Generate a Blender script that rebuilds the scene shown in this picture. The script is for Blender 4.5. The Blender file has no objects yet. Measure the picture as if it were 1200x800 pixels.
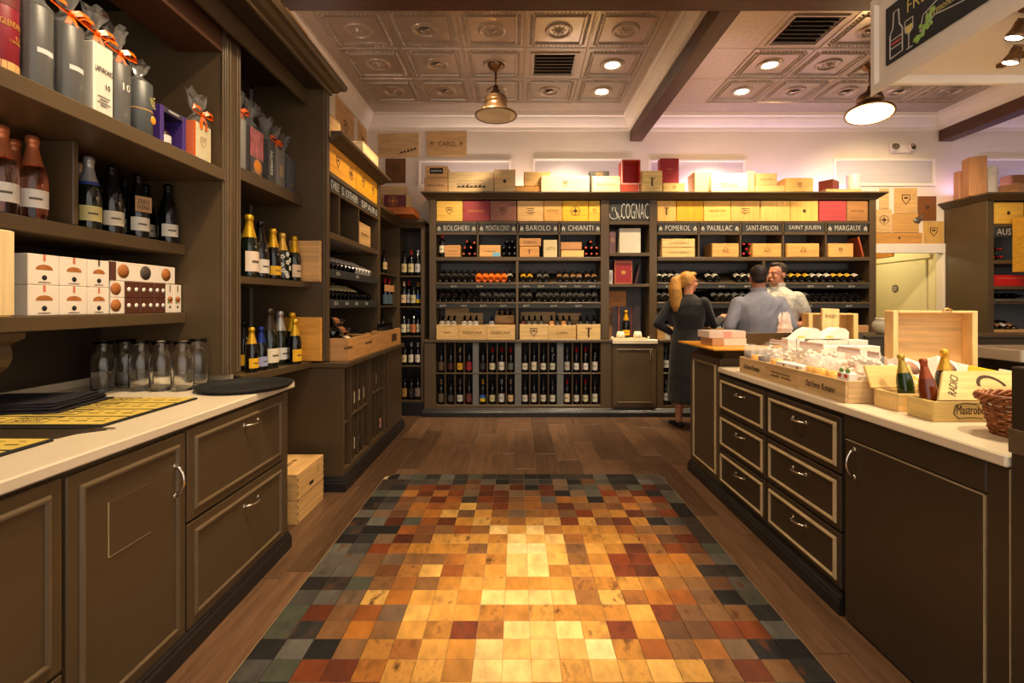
import bpy, bmesh, math, random
from mathutils import Vector, Matrix, noise as mnoise

random.seed(7)
SC = bpy.context.scene
COL = SC.collection
R = math.radians
PI = math.pi

# ------------------------------------------------------------------ camera
# 1200x800 frame: focal length in pixels, principal point, eye height
F, CX, CY, H = 552.0, 606.0, 357.0, 1.35
cam_d = bpy.data.cameras.new('camera')
cam_d.sensor_width = 36.0
cam_d.sensor_fit = 'HORIZONTAL'
cam_d.lens = F / 1200.0 * 36.0
cam_d.shift_x = -0.005
cam_d.shift_y = -0.0358
cam_d.clip_start = 0.02
cam = bpy.data.objects.new('camera', cam_d)
COL.objects.link(cam)
cam.location = (0, 0, H)
cam.rotation_euler = (R(90), 0, 0)
SC.camera = cam

# ------------------------------------------------------------------ world and light
SC.view_settings.view_transform = 'Standard'
SC.view_settings.look = 'None'
SC.view_settings.exposure = 0.55
SC.view_settings.gamma = 1.0
SC.view_settings.use_curve_mapping = False
SC.cycles.use_denoising = True
SC.cycles.max_bounces = 14
SC.cycles.transmission_bounces = 14
SC.cycles.diffuse_bounces = 5
SC.cycles.glossy_bounces = 5
SC.cycles.transparent_max_bounces = 24
SC.cycles.sample_clamp_indirect = 6.0
world = bpy.data.worlds.new('world')
SC.world = world
world.use_nodes = True
bg = world.node_tree.nodes['Background']
bg.inputs[0].default_value = (1.0, 0.90, 0.80, 1)
bg.inputs[1].default_value = 1.1


def lamp(name, kind, loc, energy, color=(1, .72, .42), target=None, size=.06, spot=60, blend=.6, size_y=None):
    d = bpy.data.lights.new(name, kind)
    d.energy = energy
    d.color = color
    if kind == 'SPOT':
        d.spot_size = R(spot)
        d.spot_blend = blend
        d.shadow_soft_size = size
    elif kind == 'AREA':
        d.size = size
        if size_y:
            d.shape = 'RECTANGLE'
            d.size_y = size_y
    else:
        d.shadow_soft_size = size
    o = bpy.data.objects.new(name, d)
    COL.objects.link(o)
    o.location = loc
    if target is not None:
        v = Vector(target) - Vector(loc)
        o.rotation_euler = v.to_track_quat('-Z', 'Y').to_euler()
    return o


WARM = (1.0, .76, .47)
WARM2 = (1.0, .85, .64)
VIOLET = (.66, .50, 1.0)
ROSE = (1.0, .80, .72)
# recessed spots of the shop's ceiling (the lit ones in view and those over the aisle)
lamp('rug_spot', 'SPOT', (.12, 2.25, 3.74), 420, WARM, (.12, 2.2, 0), .05, 24, 1.0)
lamp('aisle_spot', 'SPOT', (.1, 2.95, 3.74), 220, WARM, (.1, 3.0, 0), .08, 78, 1.0)
lamp('aisle_spot', 'SPOT', (.0, 1.0, 3.74), 90, WARM, (.0, 1.2, 0), .08, 75, .9)
lamp('counter_spot', 'SPOT', (-.7, 1.7, 3.74), 190, WARM, (-1.55, 1.7, .9), .08, 70, .8)
lamp('shelf_spot', 'SPOT', (-.6, 3.3, 3.74), 160, WARM, (-1.7, 3.3, 1.3), .08, 75, .8)
lamp('shelf_spot', 'SPOT', (-.48, 4.25, 3.74), 150, WARM, (-1.5, 4.3, 1.6), .08, 70, .8)
lamp('gift_spot', 'SPOT', (-.3, 2.1, 3.74), 120, WARM, (-1.7, 2.2, 2.1), .08, 60, .8)
lamp('display_spot', 'SPOT', (.97, 4.87, 3.80), 230, WARM, (.75, 5.75, 2.0), .05, 70, .7)
lamp('display_spot', 'SPOT', (.97, 5.47, 3.80), 150, WARM2, (.55, 5.85, 2.6), .05, 62, .7)
lamp('display_spot', 'SPOT', (2.43, 4.87, 3.80), 250, WARM, (2.6, 5.75, 2.0), .05, 75, .7)
lamp('display_spot', 'SPOT', (2.43, 5.47, 3.80), 160, WARM2, (2.5, 5.85, 2.6), .05, 62, .7)
lamp('display_spot', 'SPOT', (-.4, 4.3, 3.74), 190, WARM, (-.2, 5.75, 1.6), .06, 70, .8)
lamp('display_spot', 'SPOT', (4.1, 4.3, 3.74), 200, WARM, (4.6, 6.0, 2.0), .06, 80, .8)
lamp('bar_spot', 'SPOT', (2.6, 3.6, 3.74), 110, WARM2, (2.4, 4.6, 1.4), .08, 75, .8)
# track heads under the hanging sign, over the tasting counter
for q, (x, y) in enumerate(((1.95, 1.5), (2.0, 1.95), (2.05, 2.5), (2.1, 3.0))):
    lamp('track_lamp', 'SPOT', (x, y, 2.22), 42, (1, .80, .52), (x - .12, y + .12, .92), .03, 82, .7)
# LED strips behind the boxes on the back-wall cornices
lamp('cornice_uplight', 'AREA', (3.0, 6.00, 2.74), 9, VIOLET, (3.0, 5.85, 3.8), 2.6, size_y=.04)
lamp('cornice_uplight', 'AREA', (.3, 6.00, 2.74), 9, ROSE, (.3, 5.85, 3.8), 2.6, size_y=.04)
lamp('cornice_uplight', 'AREA', (6.2, 6.00, 2.74), 4, VIOLET, (6.2, 5.9, 3.8), 1.3, size_y=.03)
for x, y, z, sx, sy, e in ((-1.74, 4.15, 2.70, .05, 1.1, 5), (-2.05, 1.9, 3.06, .05, 2.2, 6)):  # added, unseen uplights on the left shelving that brighten ceiling and upper walls
    o_ = lamp('cornice_uplight', 'AREA', (x, y, z), e, ROSE, None, sx, size_y=sy)
    o_.rotation_euler = (PI, R(12), 0)
lamp('hall_lamp', 'POINT', (4.9, 7.0, 2.35), 16, (1, .86, .55), None, .1)


# ------------------------------------------------------------------ helpers
def s2l(c):
    c = c / 255.0
    return c / 12.92 if c <= .04045 else ((c + .055) / 1.055) ** 2.4


def rgb(r, g, b):
    return (s2l(r), s2l(g), s2l(b), 1.0)


def X(px, Y):
    return (px - CX) * Y / F


def Z(py, Y):
    return H - (py - CY) * Y / F


ORD = ('first second third fourth fifth sixth seventh eighth ninth tenth eleventh twelfth thirteenth fourteenth '
       'fifteenth sixteenth seventeenth eighteenth nineteenth twentieth').split()

# ---- materials
MATS = {}


def newmat(name):
    m = bpy.data.materials.new(name)
    m.use_nodes = True
    nt = m.node_tree
    b = nt.nodes['Principled BSDF']
    return m, nt, b


def L(nt, a, b):
    nt.links.new(a, b)


def mk_mat(name, color=None, rough=.5, metal=0., var=.0, scale=8., stretch=(1, 1, 1), bump=0., coat=0., obcol=False,
           rand=0., trans=0., alpha=1., emit=0., dark=None, sheen=0., detail=3., ior=1.45):
    """procedural material: colour (or the object's own colour) x noise, optional per-object variation and bump"""
    m, nt, b = newmat(name)
    N = nt.nodes
    b.inputs['Roughness'].default_value = rough
    b.inputs['Metallic'].default_value = metal
    b.inputs['IOR'].default_value = ior
    if coat:
        b.inputs['Coat Weight'].default_value = coat
        b.inputs['Coat Roughness'].default_value = .08
    if sheen:
        b.inputs['Sheen Weight'].default_value = sheen
    if trans:
        b.inputs['Transmission Weight'].default_value = trans
    if alpha < 1:
        b.inputs['Alpha'].default_value = alpha
    info = N.new('ShaderNodeObjectInfo')
    if obcol:
        src = info.outputs['Color']
    else:
        c = N.new('ShaderNodeRGB')
        c.outputs[0].default_value = color
        src = c.outputs[0]
    if var or bump:
        tc = N.new('ShaderNodeTexCoord')
        mp = N.new('ShaderNodeMapping')
        mp.inputs['Scale'].default_value = stretch
        L(nt, tc.outputs['Object'], mp.inputs['Vector'])
        # every object gets its own piece of the texture
        ad = N.new('ShaderNodeVectorMath')
        ad.operation = 'ADD'
        mul = N.new('ShaderNodeMath')
        mul.operation = 'MULTIPLY'
        mul.inputs[1].default_value = 37.0
        L(nt, info.outputs['Random'], mul.inputs[0])
        L(nt, mp.outputs[0], ad.inputs[0])
        L(nt, mul.outputs[0], ad.inputs[1])
        nz = N.new('ShaderNodeTexNoise')
        nz.inputs['Scale'].default_value = scale
        nz.inputs['Detail'].default_value = detail
        nz.inputs['Roughness'].default_value = .6
        L(nt, ad.outputs[0], nz.inputs['Vector'])
        if var:
            mr = N.new('ShaderNodeMapRange')
            mr.inputs[1].default_value = .28
            mr.inputs[2].default_value = .72
            mr.inputs[3].default_value = 1 - var
            mr.inputs[4].default_value = 1 + var * .45
            L(nt, nz.outputs[0], mr.inputs[0])
            mx = N.new('ShaderNodeVectorMath')
            mx.operation = 'SCALE'
            L(nt, src, mx.inputs[0])
            L(nt, mr.outputs[0], mx.inputs['Scale'])
            src = mx.outputs[0]
            if dark is not None:
                mm = N.new('ShaderNodeMix')
                mm.data_type = 'RGBA'
                mr2 = N.new('ShaderNodeMapRange')
                mr2.inputs[1].default_value = .54
                mr2.inputs[2].default_value = .70
                L(nt, nz.outputs[0], mr2.inputs[0])
                L(nt, mr2.outputs[0], mm.inputs[0])
                L(nt, src, mm.inputs[6])
                mm.inputs[7].default_value = dark
                src = mm.outputs[2]
        if bump:
            bp = N.new('ShaderNodeBump')
            bp.inputs['Strength'].default_value = bump
            bp.inputs['Distance'].default_value = .01
            L(nt, nz.outputs[0], bp.inputs['Height'])
            L(nt, bp.outputs[0], b.inputs['Normal'])
    if rand:
        mr = N.new('ShaderNodeMapRange')
        mr.inputs[3].default_value = 1 - rand
        mr.inputs[4].default_value = 1 + rand
        L(nt, info.outputs['Random'], mr.inputs[0])
        mx = N.new('ShaderNodeVectorMath')
        mx.operation = 'SCALE'
        L(nt, src, mx.inputs[0])
        L(nt, mr.outputs[0], mx.inputs['Scale'])
        src = mx.outputs[0]
    L(nt, src, b.inputs['Base Color'])
    if emit:
        L(nt, src, b.inputs['Emission Color'])
        b.inputs['Emission Strength'].default_value = emit
    MATS[name] = m
    return m


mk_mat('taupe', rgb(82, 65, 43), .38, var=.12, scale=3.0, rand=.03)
mk_mat('taupe_pale', rgb(176, 152, 112), .4, var=.2, scale=14)  # pale tan: worn edges, and bead highlights painted into the right counter's moldings
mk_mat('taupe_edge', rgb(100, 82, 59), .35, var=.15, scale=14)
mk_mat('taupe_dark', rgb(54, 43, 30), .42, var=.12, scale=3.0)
mk_mat('plinth', rgb(30, 29, 29), .35, var=.25, scale=9)
mk_mat('backpanel', rgb(104, 104, 104), .6, var=.12, scale=4)
mk_mat('wall_paint', rgb(222, 208, 190), .8, var=.05, scale=2)
mk_mat('trim_paint', rgb(232, 220, 204), .55, var=.04, scale=3)
mk_mat('transom', rgb(196, 186, 182), .35, var=.06, scale=2, stretch=(1, 1, 12))
mk_mat('hall_paint', rgb(216, 204, 160), .7, var=.04, scale=2)
mk_mat('beam_wood', rgb(84, 52, 34), .5, var=.35, scale=5, stretch=(.6, 8, 8), bump=.1)
mk_mat('beam_wood_y', rgb(84, 52, 34), .5, var=.35, scale=5, stretch=(8, .6, 8), bump=.1)
mk_mat('tin', rgb(176, 160, 142), .30, metal=.5, var=.1, scale=5)
mk_mat('tin_flat', rgb(182, 166, 148), .45, metal=.35, var=.12, scale=26, bump=.25)
mk_mat('stone', rgb(222, 205, 176), .28, var=.10, scale=5, stretch=(1, .5, 1), detail=6)
mk_mat('grout', rgb(112, 96, 80), .8, var=.1, scale=8)
mk_mat('plank', rgb(102, 74, 52), .34, var=.42, scale=3.4, stretch=(11, .9, 4), bump=.16, rand=.34, detail=6)
mk_mat('wood', None, .55, var=.30, scale=3.2, stretch=(1.0, 3, 13), bump=.05, obcol=True, detail=5)
mk_mat('wood_v', None, .55, var=.24, scale=3.2, stretch=(13, 3, 1.0), bump=.05, obcol=True, detail=5)
mk_mat('wood_y', None, .55, var=.28, scale=3.2, stretch=(3, 1.0, 13), bump=.05, obcol=True, detail=5)
mk_mat('hide_brindle', None, .5, var=.6, scale=13, stretch=(1.5, .8, 1), bump=.25, obcol=True, detail=8, dark=rgb(78, 42, 16))
mk_mat('hide', None, .48, var=.42, scale=9, stretch=(1.6, .8, 1), bump=.22, obcol=True, detail=7, rand=.06)
mk_mat('paper', None, .6, var=.05, scale=6, obcol=True)
mk_mat('card', None, .42, var=.04, scale=6, obcol=True)
mk_mat('gloss', None, .16, obcol=True, coat=.4)
mk_mat('foil', None, .32, metal=.55, obcol=True, var=.12, scale=60, bump=.2)
mk_mat('bottle', None, .07, obcol=True, coat=.5)
mk_mat('cloth', None, .9, var=.14, scale=18, obcol=True)
mk_mat('ink', rgb(70, 48, 30), .8)
mk_mat('ink_black', rgb(20, 18, 18), .7)
mk_mat('ink_white', rgb(232, 228, 214), .8)
mk_mat('ink_gold', rgb(206, 150, 74), .35, metal=.5)
mk_mat('chalk', rgb(214, 210, 198), .9, var=.25, scale=60)
mk_mat('chalkboard', rgb(46, 46, 46), .7, var=.2, scale=10)
mk_mat('chrome', rgb(214, 206, 190), .18, metal=1.)
mk_mat('bronze', rgb(128, 98, 70), .3, metal=.85, var=.2, scale=8)
mk_mat('black_matte', rgb(20, 19, 19), .6, var=.2, scale=20)
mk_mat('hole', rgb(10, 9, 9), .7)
mk_mat('vent_dark', rgb(26, 22, 20), .6)
mk_mat('frosted', rgb(238, 222, 186), .3, var=.05, scale=6)
mk_mat('lens_lit', (1, .84, .58, 1), .3, emit=14.)
mk_mat('pendant_lit', (1, .70, .34, 1), .3, emit=2.6)
mk_mat('lens_off', rgb(190, 180, 165), .08, metal=.9)
mk_mat('ribbon', rgb(236, 96, 6), .32, var=.12, scale=30)
mk_mat('wicker', rgb(146, 82, 40), .5, var=.4, scale=40, rand=.25)
mk_mat('honey', rgb(244, 176, 14), .12)
mk_mat('cream_ceramic', rgb(236, 226, 190), .25)
mk_mat('ribbed_steel', rgb(140, 136, 128), .3, metal=.8)


def mk_glass(name, color, rough=.02, alpha_mix=None):
    m, nt, b = newmat(name)
    N = nt.nodes
    out = N['Material Output']
    if alpha_mix is None:
        b.inputs['Base Color'].default_value = color
        b.inputs['Transmission Weight'].default_value = 1.
        b.inputs['Roughness'].default_value = rough
        b.inputs['IOR'].default_value = 1.45
    else:
        # thin film: mostly clear, with sharp reflections
        b.inputs['Base Color'].default_value = color
        b.inputs['Roughness'].default_value = rough
        b.inputs['Specular IOR Level'].default_value = 1.
        b.inputs['Alpha'].default_value = alpha_mix
    MATS[name] = m


mk_glass('clear_glass', (.985, .99, .985, 1))
MATS['clear_glass'].node_tree.nodes['Principled BSDF'].inputs['IOR'].default_value = 1.42
mk_glass('rose_glass', (.95, .42, .25, 1), .03)
mk_glass('green_glass', (.10, .30, .05, 1), .04)
mk_glass('cellophane', (.40, .39, .37, 1), .05, .18)
mk_glass('pouch_film', (.95, .93, .90, 1), .08, .13)
mk_glass('jar_glass', (.95, .94, .92, 1), .03, .12)


# ---- mesh builder
class MB:
    def __init__(self):
        self.v, self.f, self.s = [], [], []

    def add(self, vs, fs, smooth=False, M=None):
        n = len(self.v)
        if M is not None:
            vs = [tuple(M @ Vector(p)) for p in vs]
        self.v += [tuple(p) for p in vs]
        self.f += [tuple(i + n for i in f) for f in fs]
        self.s += [smooth] * len(fs)
        return self

    def box(self, x0, x1, y0, y1, z0, z1, M=None):
        v = [(x0, y0, z0), (x1, y0, z0), (x1, y1, z0), (x0, y1, z0), (x0, y0, z1), (x1, y0, z1), (x1, y1, z1), (x0, y1, z1)]
        f = [(0, 3, 2, 1), (4, 5, 6, 7), (0, 1, 5, 4), (1, 2, 6, 5), (2, 3, 7, 6), (3, 0, 4, 7)]
        return self.add(v, f, False, M)

    def cbox(self, x0, x1, y0, y1, z0, z1, c=.004, M=None):
        """box with chamfered edges"""
        c = min(c, (x1 - x0) * .45, (y1 - y0) * .45, (z1 - z0) * .45)
        v, idx = [], {}
        for i, x in enumerate((x0, x1)):
            for j, y in enumerate((y0, y1)):
                for k, z in enumerate((z0, z1)):
                    dx, dy, dz = (c if i == 0 else -c), (c if j == 0 else -c), (c if k == 0 else -c)
                    for a, p in enumerate(((x, y + dy, z + dz), (x + dx, y, z + dz), (x + dx, y + dy, z))):
                        idx[(i, j, k, a)] = len(v)
                        v.append(p)
        f = []
        q = lambda *t: f.append(tuple(idx[e] for e in t))
        for i in (0, 1):
            t = [(i, 0, 0, 0), (i, 1, 0, 0), (i, 1, 1, 0), (i, 0, 1, 0)]
            q(*(t if i else t[::-1]))
            t = [(0, i, 0, 1), (0, i, 1, 1), (1, i, 1, 1), (1, i, 0, 1)]
            q(*(t if i else t[::-1]))
            t = [(0, 0, i, 2), (1, 0, i, 2), (1, 1, i, 2), (0, 1, i, 2)]
            q(*(t if i else t[::-1]))
        for i in (0, 1):
            for j in (0, 1):
                s = (i == j)
                t = [(i, j, 0, 0), (i, j, 1, 0), (i, j, 1, 1), (i, j, 0, 1)]
                q(*(t[::-1] if s else t)[::-1])
                t = [(i, 0, j, 0), (i, 1, j, 0), (i, 1, j, 2), (i, 0, j, 2)]
                q(*(t if s else t[::-1])[::-1])
                t = [(0, i, j, 1), (1, i, j, 1), (1, i, j, 2), (0, i, j, 2)]
                q(*(t[::-1] if s else t)[::-1])
        for i in (0, 1):
            for j in (0, 1):
                for k in (0, 1):
                    t = [(i, j, k, 0), (i, j, k, 1), (i, j, k, 2)]
                    q(*(t if (i + j + k) % 2 else t[::-1]))
        return self.add(v, f, False, M)

    def lathe(self, prof, n=16, M=None, smooth=True, a0=0., a1=2 * PI, sx=1., sy=1.):
        full = abs(a1 - a0 - 2 * PI) < 1e-6
        m = n if full else n + 1
        v = []
        for (r, z) in prof:
            for i in range(m):
                a = a0 + (a1 - a0) * i / n
                v.append((r * math.cos(a) * sx, r * math.sin(a) * sy, z))
        f = []
        for j in range(len(prof) - 1):
            for i in range(n):
                a, b = j * m + i, j * m + (i + 1) % m
                f.append((a, b, b + m, a + m))
        return self.add(v, f, smooth, M)

    def tube(self, pts, r, n=6, M=None, closed=False, cap=True):
        pts = [Vector(p) for p in pts]
        k = len(pts)
        rs = r if isinstance(r, (list, tuple)) else [r] * k
        v, f = [], []
        prev = None
        for i, p in enumerate(pts):
            if closed:
                t = pts[(i + 1) % k] - pts[i - 1]
            else:
                t = pts[min(i + 1, k - 1)] - pts[max(i - 1, 0)]
            t.normalize()
            if prev is None:
                ref = Vector((0, 0, 1)) if abs(t.z) < .9 else Vector((1, 0, 0))
                u = t.cross(ref).normalized()
            else:
                u = (prev - t * prev.dot(t)).normalized()
            prev = u
            w = t.cross(u)
            for j in range(n):
                a = 2 * PI * j / n
                v.append(tuple(p + (u * math.cos(a) + w * math.sin(a)) * rs[i]))
        kk = k if closed else k - 1
        for i in range(kk):
            for j in range(n):
                a, b = i * n + j, i * n + (j + 1) % n
                c, d = ((i + 1) % k) * n + (j + 1) % n, ((i + 1) % k) * n + j
                f.append((a, b, c, d))
        if cap and not closed:
            f.append(tuple(range(n))[::-1])
            f.append(tuple((k - 1) * n + j for j in range(n)))
        return self.add(v, f, True, M)

    def prism(self, poly, y0, y1, M=None):
        """polygon in x,z pushed along y"""
        n = len(poly)
        v = [(x, y0, z) for x, z in poly] + [(x, y1, z) for x, z in poly]
        f = [tuple(range(n)), tuple(range(2 * n - 1, n - 1, -1))]
        for i in range(n):
            j = (i + 1) % n
            f.append((j, i, i + n, j + n))
        return self.add(v, f, False, M)

    def prism_z(self, poly, z0, z1, M=None):
        n = len(poly)
        v = [(x, y, z0) for x, y in poly] + [(x, y, z1) for x, y in poly]
        f = [tuple(range(n))[::-1], tuple(range(n, 2 * n))]
        for i in range(n):
            j = (i + 1) % n
            f.append((i, j, j + n, i + n))
        return self.add(v, f, False, M)

    def sweep(self, prof, path, closed=False, smooth=False, M=None):
        """profile (out, z) swept along an x,y path with mitred corners; out points to the right of the travel"""
        n, k = len(prof), len(path)
        v, f = [], []
        P = [Vector(p) for p in path]
        for i in range(k):
            if closed or 0 < i < k - 1:
                d0 = (P[i] - P[i - 1]).normalized()
                d1 = (P[(i + 1) % k] - P[i]).normalized()
            elif i == 0:
                d0 = d1 = (P[1] - P[0]).normalized()
            else:
                d0 = d1 = (P[-1] - P[-2]).normalized()
            n0, n1 = Vector((d0.y, -d0.x)), Vector((d1.y, -d1.x))
            m = (n0 + n1) / (1 + n0.dot(n1))
            for (o, z) in prof:
                v.append((P[i].x + m.x * o, P[i].y + m.y * o, z))
        for i in range(k if closed else k - 1):
            for j in range(n - 1):
                a, b = i * n + j, ((i + 1) % k) * n + j
                f.append((a, a + 1, b + 1, b))
        if not closed:
            f.append(tuple(range(n)))
            f.append(tuple((k - 1) * n + j for j in range(n))[::-1])
        return self.add(v, f, smooth, M)

    def ball(self, c, r, n=10, m=6, sc=(1, 1, 1), M=None):
        prof = [(r * math.sin(PI * i / m) if 0 < i < m else 1e-5, -r * math.cos(PI * i / m)) for i in range(m + 1)]
        T = Matrix.Translation(c) @ Matrix.Diagonal((sc[0], sc[1], sc[2], 1))
        if M is not None:
            T = M @ T
        return self.lathe(prof, n, T)

    def ribbon(self, pts, w, nrm=(0, 0, 1), M=None, th=.0006):
        """flat strip along pts, with the given face normal and a little thickness"""
        pts = [Vector(p) for p in pts]
        nv = Vector(nrm)
        v, f = [], []
        k = len(pts)
        for i, p in enumerate(pts):
            t = (pts[min(i + 1, k - 1)] - pts[max(i - 1, 0)]).normalized()
            s = t.cross(nv).normalized() * (w / 2)
            v += [tuple(p - s), tuple(p + s), tuple(p + s + nv * th), tuple(p - s + nv * th)]
        for i in range(k - 1):
            a, b = 4 * i, 4 * i + 4
            for j in range(4):
                f.append((a + j, a + (j + 1) % 4, b + (j + 1) % 4, b + j))
        f.append((3, 2, 1, 0))
        f.append((4 * k - 4, 4 * k - 3, 4 * k - 2, 4 * k - 1))
        return self.add(v, f, False, M)

    def mesh(self, name, mat=None):
        me = bpy.data.meshes.new(name)
        me.from_pydata(self.v, [], self.f)
        me.polygons.foreach_set('use_smooth', self.s)
        if mat:
            me.materials.append(MATS[mat])
        me.update()
        bm = bmesh.new()
        bm.from_mesh(me)
        bmesh.ops.recalc_face_normals(bm, faces=bm.faces)
        bm.to_mesh(me)
        bm.free()
        return me


def base(name):
    return name


def link(name, data, parent=None, loc=(0, 0, 0), rot=(0, 0, 0), color=None):
    o = bpy.data.objects.new(name, data)
    COL.objects.link(o)
    o.location = loc
    o.rotation_euler = rot
    if parent is not None:
        o.parent = parent
    if color is not None:
        o.color = color
    return o


def thing(name, label, cat, loc=(0, 0, 0), rz=0., group=None, rot=None):
    o = link(name, None, None, loc, rot if rot else (0, 0, rz))
    o.empty_display_size = .05
    return tag(o, label, cat, group)


def tag(o, label, cat, group=None):
    o['label'] = label
    o['category'] = cat
    if group:
        o['group'] = group
    return o


def struct(name, mb, mat, parent=None, loc=(0, 0, 0), rot=(0, 0, 0)):
    o = link(name, mb.mesh(name, mat), parent, loc, rot)
    if parent is None:
        o['kind'] = 'structure'
    return o


def part(name, mb, mat, parent, loc=(0, 0, 0), rot=(0, 0, 0), color=None, label=None, world=False):
    me = mb.mesh(name, mat)
    if world:
        p, l = parent, Vector((0, 0, 0))
        while p is not None:
            l += p.location
            p = p.parent
        me.transform(Matrix.Translation(-l))
    o = link(name, me, parent, loc, rot, color)
    if label:
        o['label'] = label
    return o


CACHE = {}


def cached(key, fn):
    if key not in CACHE:
        CACHE[key] = fn()
    return CACHE[key]


# ---- lettering: queued, turned to mesh in one go at the end
TEXTS = []


def text(parent, body, w, h, loc, rot=(R(90), 0, 0), mat='ink', shear=0., space=1., name='lettering', label=None, bend=None):
    """flat print: BODY fitted into w x h, centred on loc (parent space); rot (90,0,0) faces -y"""
    c = bpy.data.curves.new('lettering', 'FONT')
    c.body = body
    c.align_x = 'CENTER'
    c.align_y = 'CENTER'
    c.extrude = .002
    c.offset = -.016 if mat.startswith('chalk') else -.004
    c.shear = shear
    c.space_character = space
    c.resolution_u = 2
    o = bpy.data.objects.new('lettering_curve', c)
    COL.objects.link(o)
    TEXTS.append((o, parent, w, h, loc, rot, mat, name, label, bend))


def flush_texts(dg):
    for (o, parent, w, h, loc, rot, mat, name, label, bend) in TEXTS:
        me = bpy.data.meshes.new_from_object(o.evaluated_get(dg))
        if len(me.vertices):
            xs = [v.co.x for v in me.vertices]
            ys = [v.co.y for v in me.vertices]
            cx, cy = (min(xs) + max(xs)) / 2, (min(ys) + max(ys)) / 2
            sx, sy = w / max(1e-6, max(xs) - min(xs)), h / max(1e-6, max(ys) - min(ys))
            for v in me.vertices:
                v.co = ((v.co.x - cx) * sx, (v.co.y - cy) * sy, v.co.z * .3)
                if bend:
                    a = v.co.x / bend
                    v.co = (bend * math.sin(a), v.co.y, v.co.z - bend * (1 - math.cos(a)))
        me.materials.clear()
        me.materials.append(MATS[mat])
        n = link(name, me, parent, loc, rot)
        if label:
            n['label'] = label
    for t in TEXTS:
        bpy.data.objects.remove(t[0])
    TEXTS.clear()
# ================================================================== THE ROOM
CEIL = 3.83
YW = 6.15          # back wall
XL = -1.95         # left wall beyond the tall shelving
# floor: slab of grout with planks
fl = MB().box(-2.5, 7.1, -1.2, 6.2, -.06, -.004)
floor = struct('floor', fl, 'grout')
rng = random.Random(3)
PW = .19
x = -2.31
col_i = 0
while x < 7.0:
    y = -1.2 - rng.random() * 1.1
    while y < YW:
        ln = 1.2
        y0, y1 = max(y, -1.2), min(y + ln, YW)
        hid = (x + PW < -1.30 and y1 < 2.5) or (x > 1.62 and y1 < 3.0)
        if y1 - y0 > .05 and not hid:
            key = ('plank', round(y1 - y0, 3))
            me = cached(key, lambda: MB().cbox(.0018, PW - .0018, .0018, (y1 - y0) - .0018, -.012, 0, .0014).mesh('plank', 'plank'))
            link('plank', me, floor, (x, y0, 0))
        y += ln
    x += PW

# walls
wb = MB()
wb.box(-2.4, 4.62, YW, YW + .1, 0, 4.0)
wb.box(4.62, 5.56, YW, YW + .1, 2.04, 4.0)
wb.box(5.56, 7.1, YW, YW + .1, 0, 4.0)
struct('wall_back', wb, 'wall_paint')
wl = MB()
wl.box(XL - .1, XL, 3.50, YW, 0, 4.0)
wl.box(-2.4, -2.3, -1.2, 3.50, 0, 4.0)
wl.box(-2.3, XL - .1, 3.50, 3.6, 0, 4.0)
struct('wall_left', wl, 'wall_paint')
struct('wall_right', MB().box(7.0, 7.1, -1.2, YW, 0, 4.0), 'wall_paint')
# little hall behind the doorway
hl = MB()
hl.box(5.62, 5.7, YW + .1, 8.6, 0, 2.6)
hl.box(4.2, 5.62, 8.5, 8.6, 0, 2.6)
hl.box(4.1, 4.2, YW + .1, 8.6, 0, 2.6)
struct('wall_hall', hl, 'hall_paint')
struct('ceiling_hall', MB().box(4.1, 5.7, YW + .1, 8.6, 2.6, 2.66), 'hall_paint')
struct('floor_hall', MB().box(4.1, 5.7, YW - .02, 8.6, -.06, -.002), 'plank')
# doorway trim
tr = MB()
tr.cbox(4.50, 5.66, YW - .025, YW - .001, 2.02, 2.145, .006)
tr.cbox(5.545, 5.66, YW - .025, YW - .001, 0, 2.02, .006)
tr.cbox(4.50, 4.635, YW - .025, YW - .001, 0, 2.02, .006)
struct('trim_1', tr, 'trim_paint')
# closed door in the side of the hall: slab, head casing, round sign
d = MB().cbox(5.595, 5.618, 6.45, 7.75, 0, 1.97, .004)
door = struct('door_1', d, 'hall_paint')
struct('door_casing', MB().cbox(5.585, 5.618, 6.38, 7.85, 1.985, 2.06, .004), 'hall_paint', door)
rs = MB().lathe([(0, .008), (.055, .008), (.06, .004), (.06, 0), (0, 0)], 20)
sg = thing('door_sign', 'small round brown plaque on the pale yellow hall door', 'sign', (5.594, 6.97, 1.59), 0, None, (0, R(-90), 0))
part('plaque', rs, 'ink', sg)
part('rim', MB().lathe([(.046, .0085), (.046, .0105), (.05, .0105), (.05, .0085)], 20), 'trim_paint', sg)
for q in (-1, 1):
    part('lettering', MB().box(q * .014 - .006, q * .014 + .006, -.03, .03, .008, .0095), 'trim_paint', sg)

# ceiling: slab + coffers of pressed tin
cl = MB().box(-2.4, 7.1, -1.2, YW, CEIL + .012, 4.0)
ceiling = struct('ceiling', cl, 'trim_paint')
TS = .605


def tin_frame():
    m = MB()
    h = TS / 2
    m.box(-h + .001, h - .001, -h + .001, h - .001, 0, .012)     # sheet (z up = towards the slab)
    sq = lambda a: [(-a, -a), (a, -a), (a, a), (-a, a)]
    # raised border bands (negative z hangs down)
    for a, w, t in ((.286, .020, .010), (.205, .018, .016)):
        m.sweep([(0, 0), (.3 * w, -t), (.7 * w, -t), (w, 0)], sq(a), True)
    return m


def tin_beads():
    m = MB()
    for i in range(13):
        t = -.222 + .444 * i / 12
        for (x, y, sx, sy) in ((t, -.248, .011, .017), (t, .248, .011, .017), (-.248, t, .017, .011), (.248, t, .017, .011)):
            m.lathe([(1, 0), (.7, -.7), (.01, -1)], 6, Matrix.Translation((x, y, 0)) @ Matrix.Diagonal((sx, sy, .014, 1)))
    return m


def tin_ring(r0=.105):
    m = MB()
    m.lathe([(r0 + .022, 0), (r0 + .014, -.014), (r0, -.016), (r0 - .010, -.010), (r0 - .016, 0)], 28)
    return m


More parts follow.
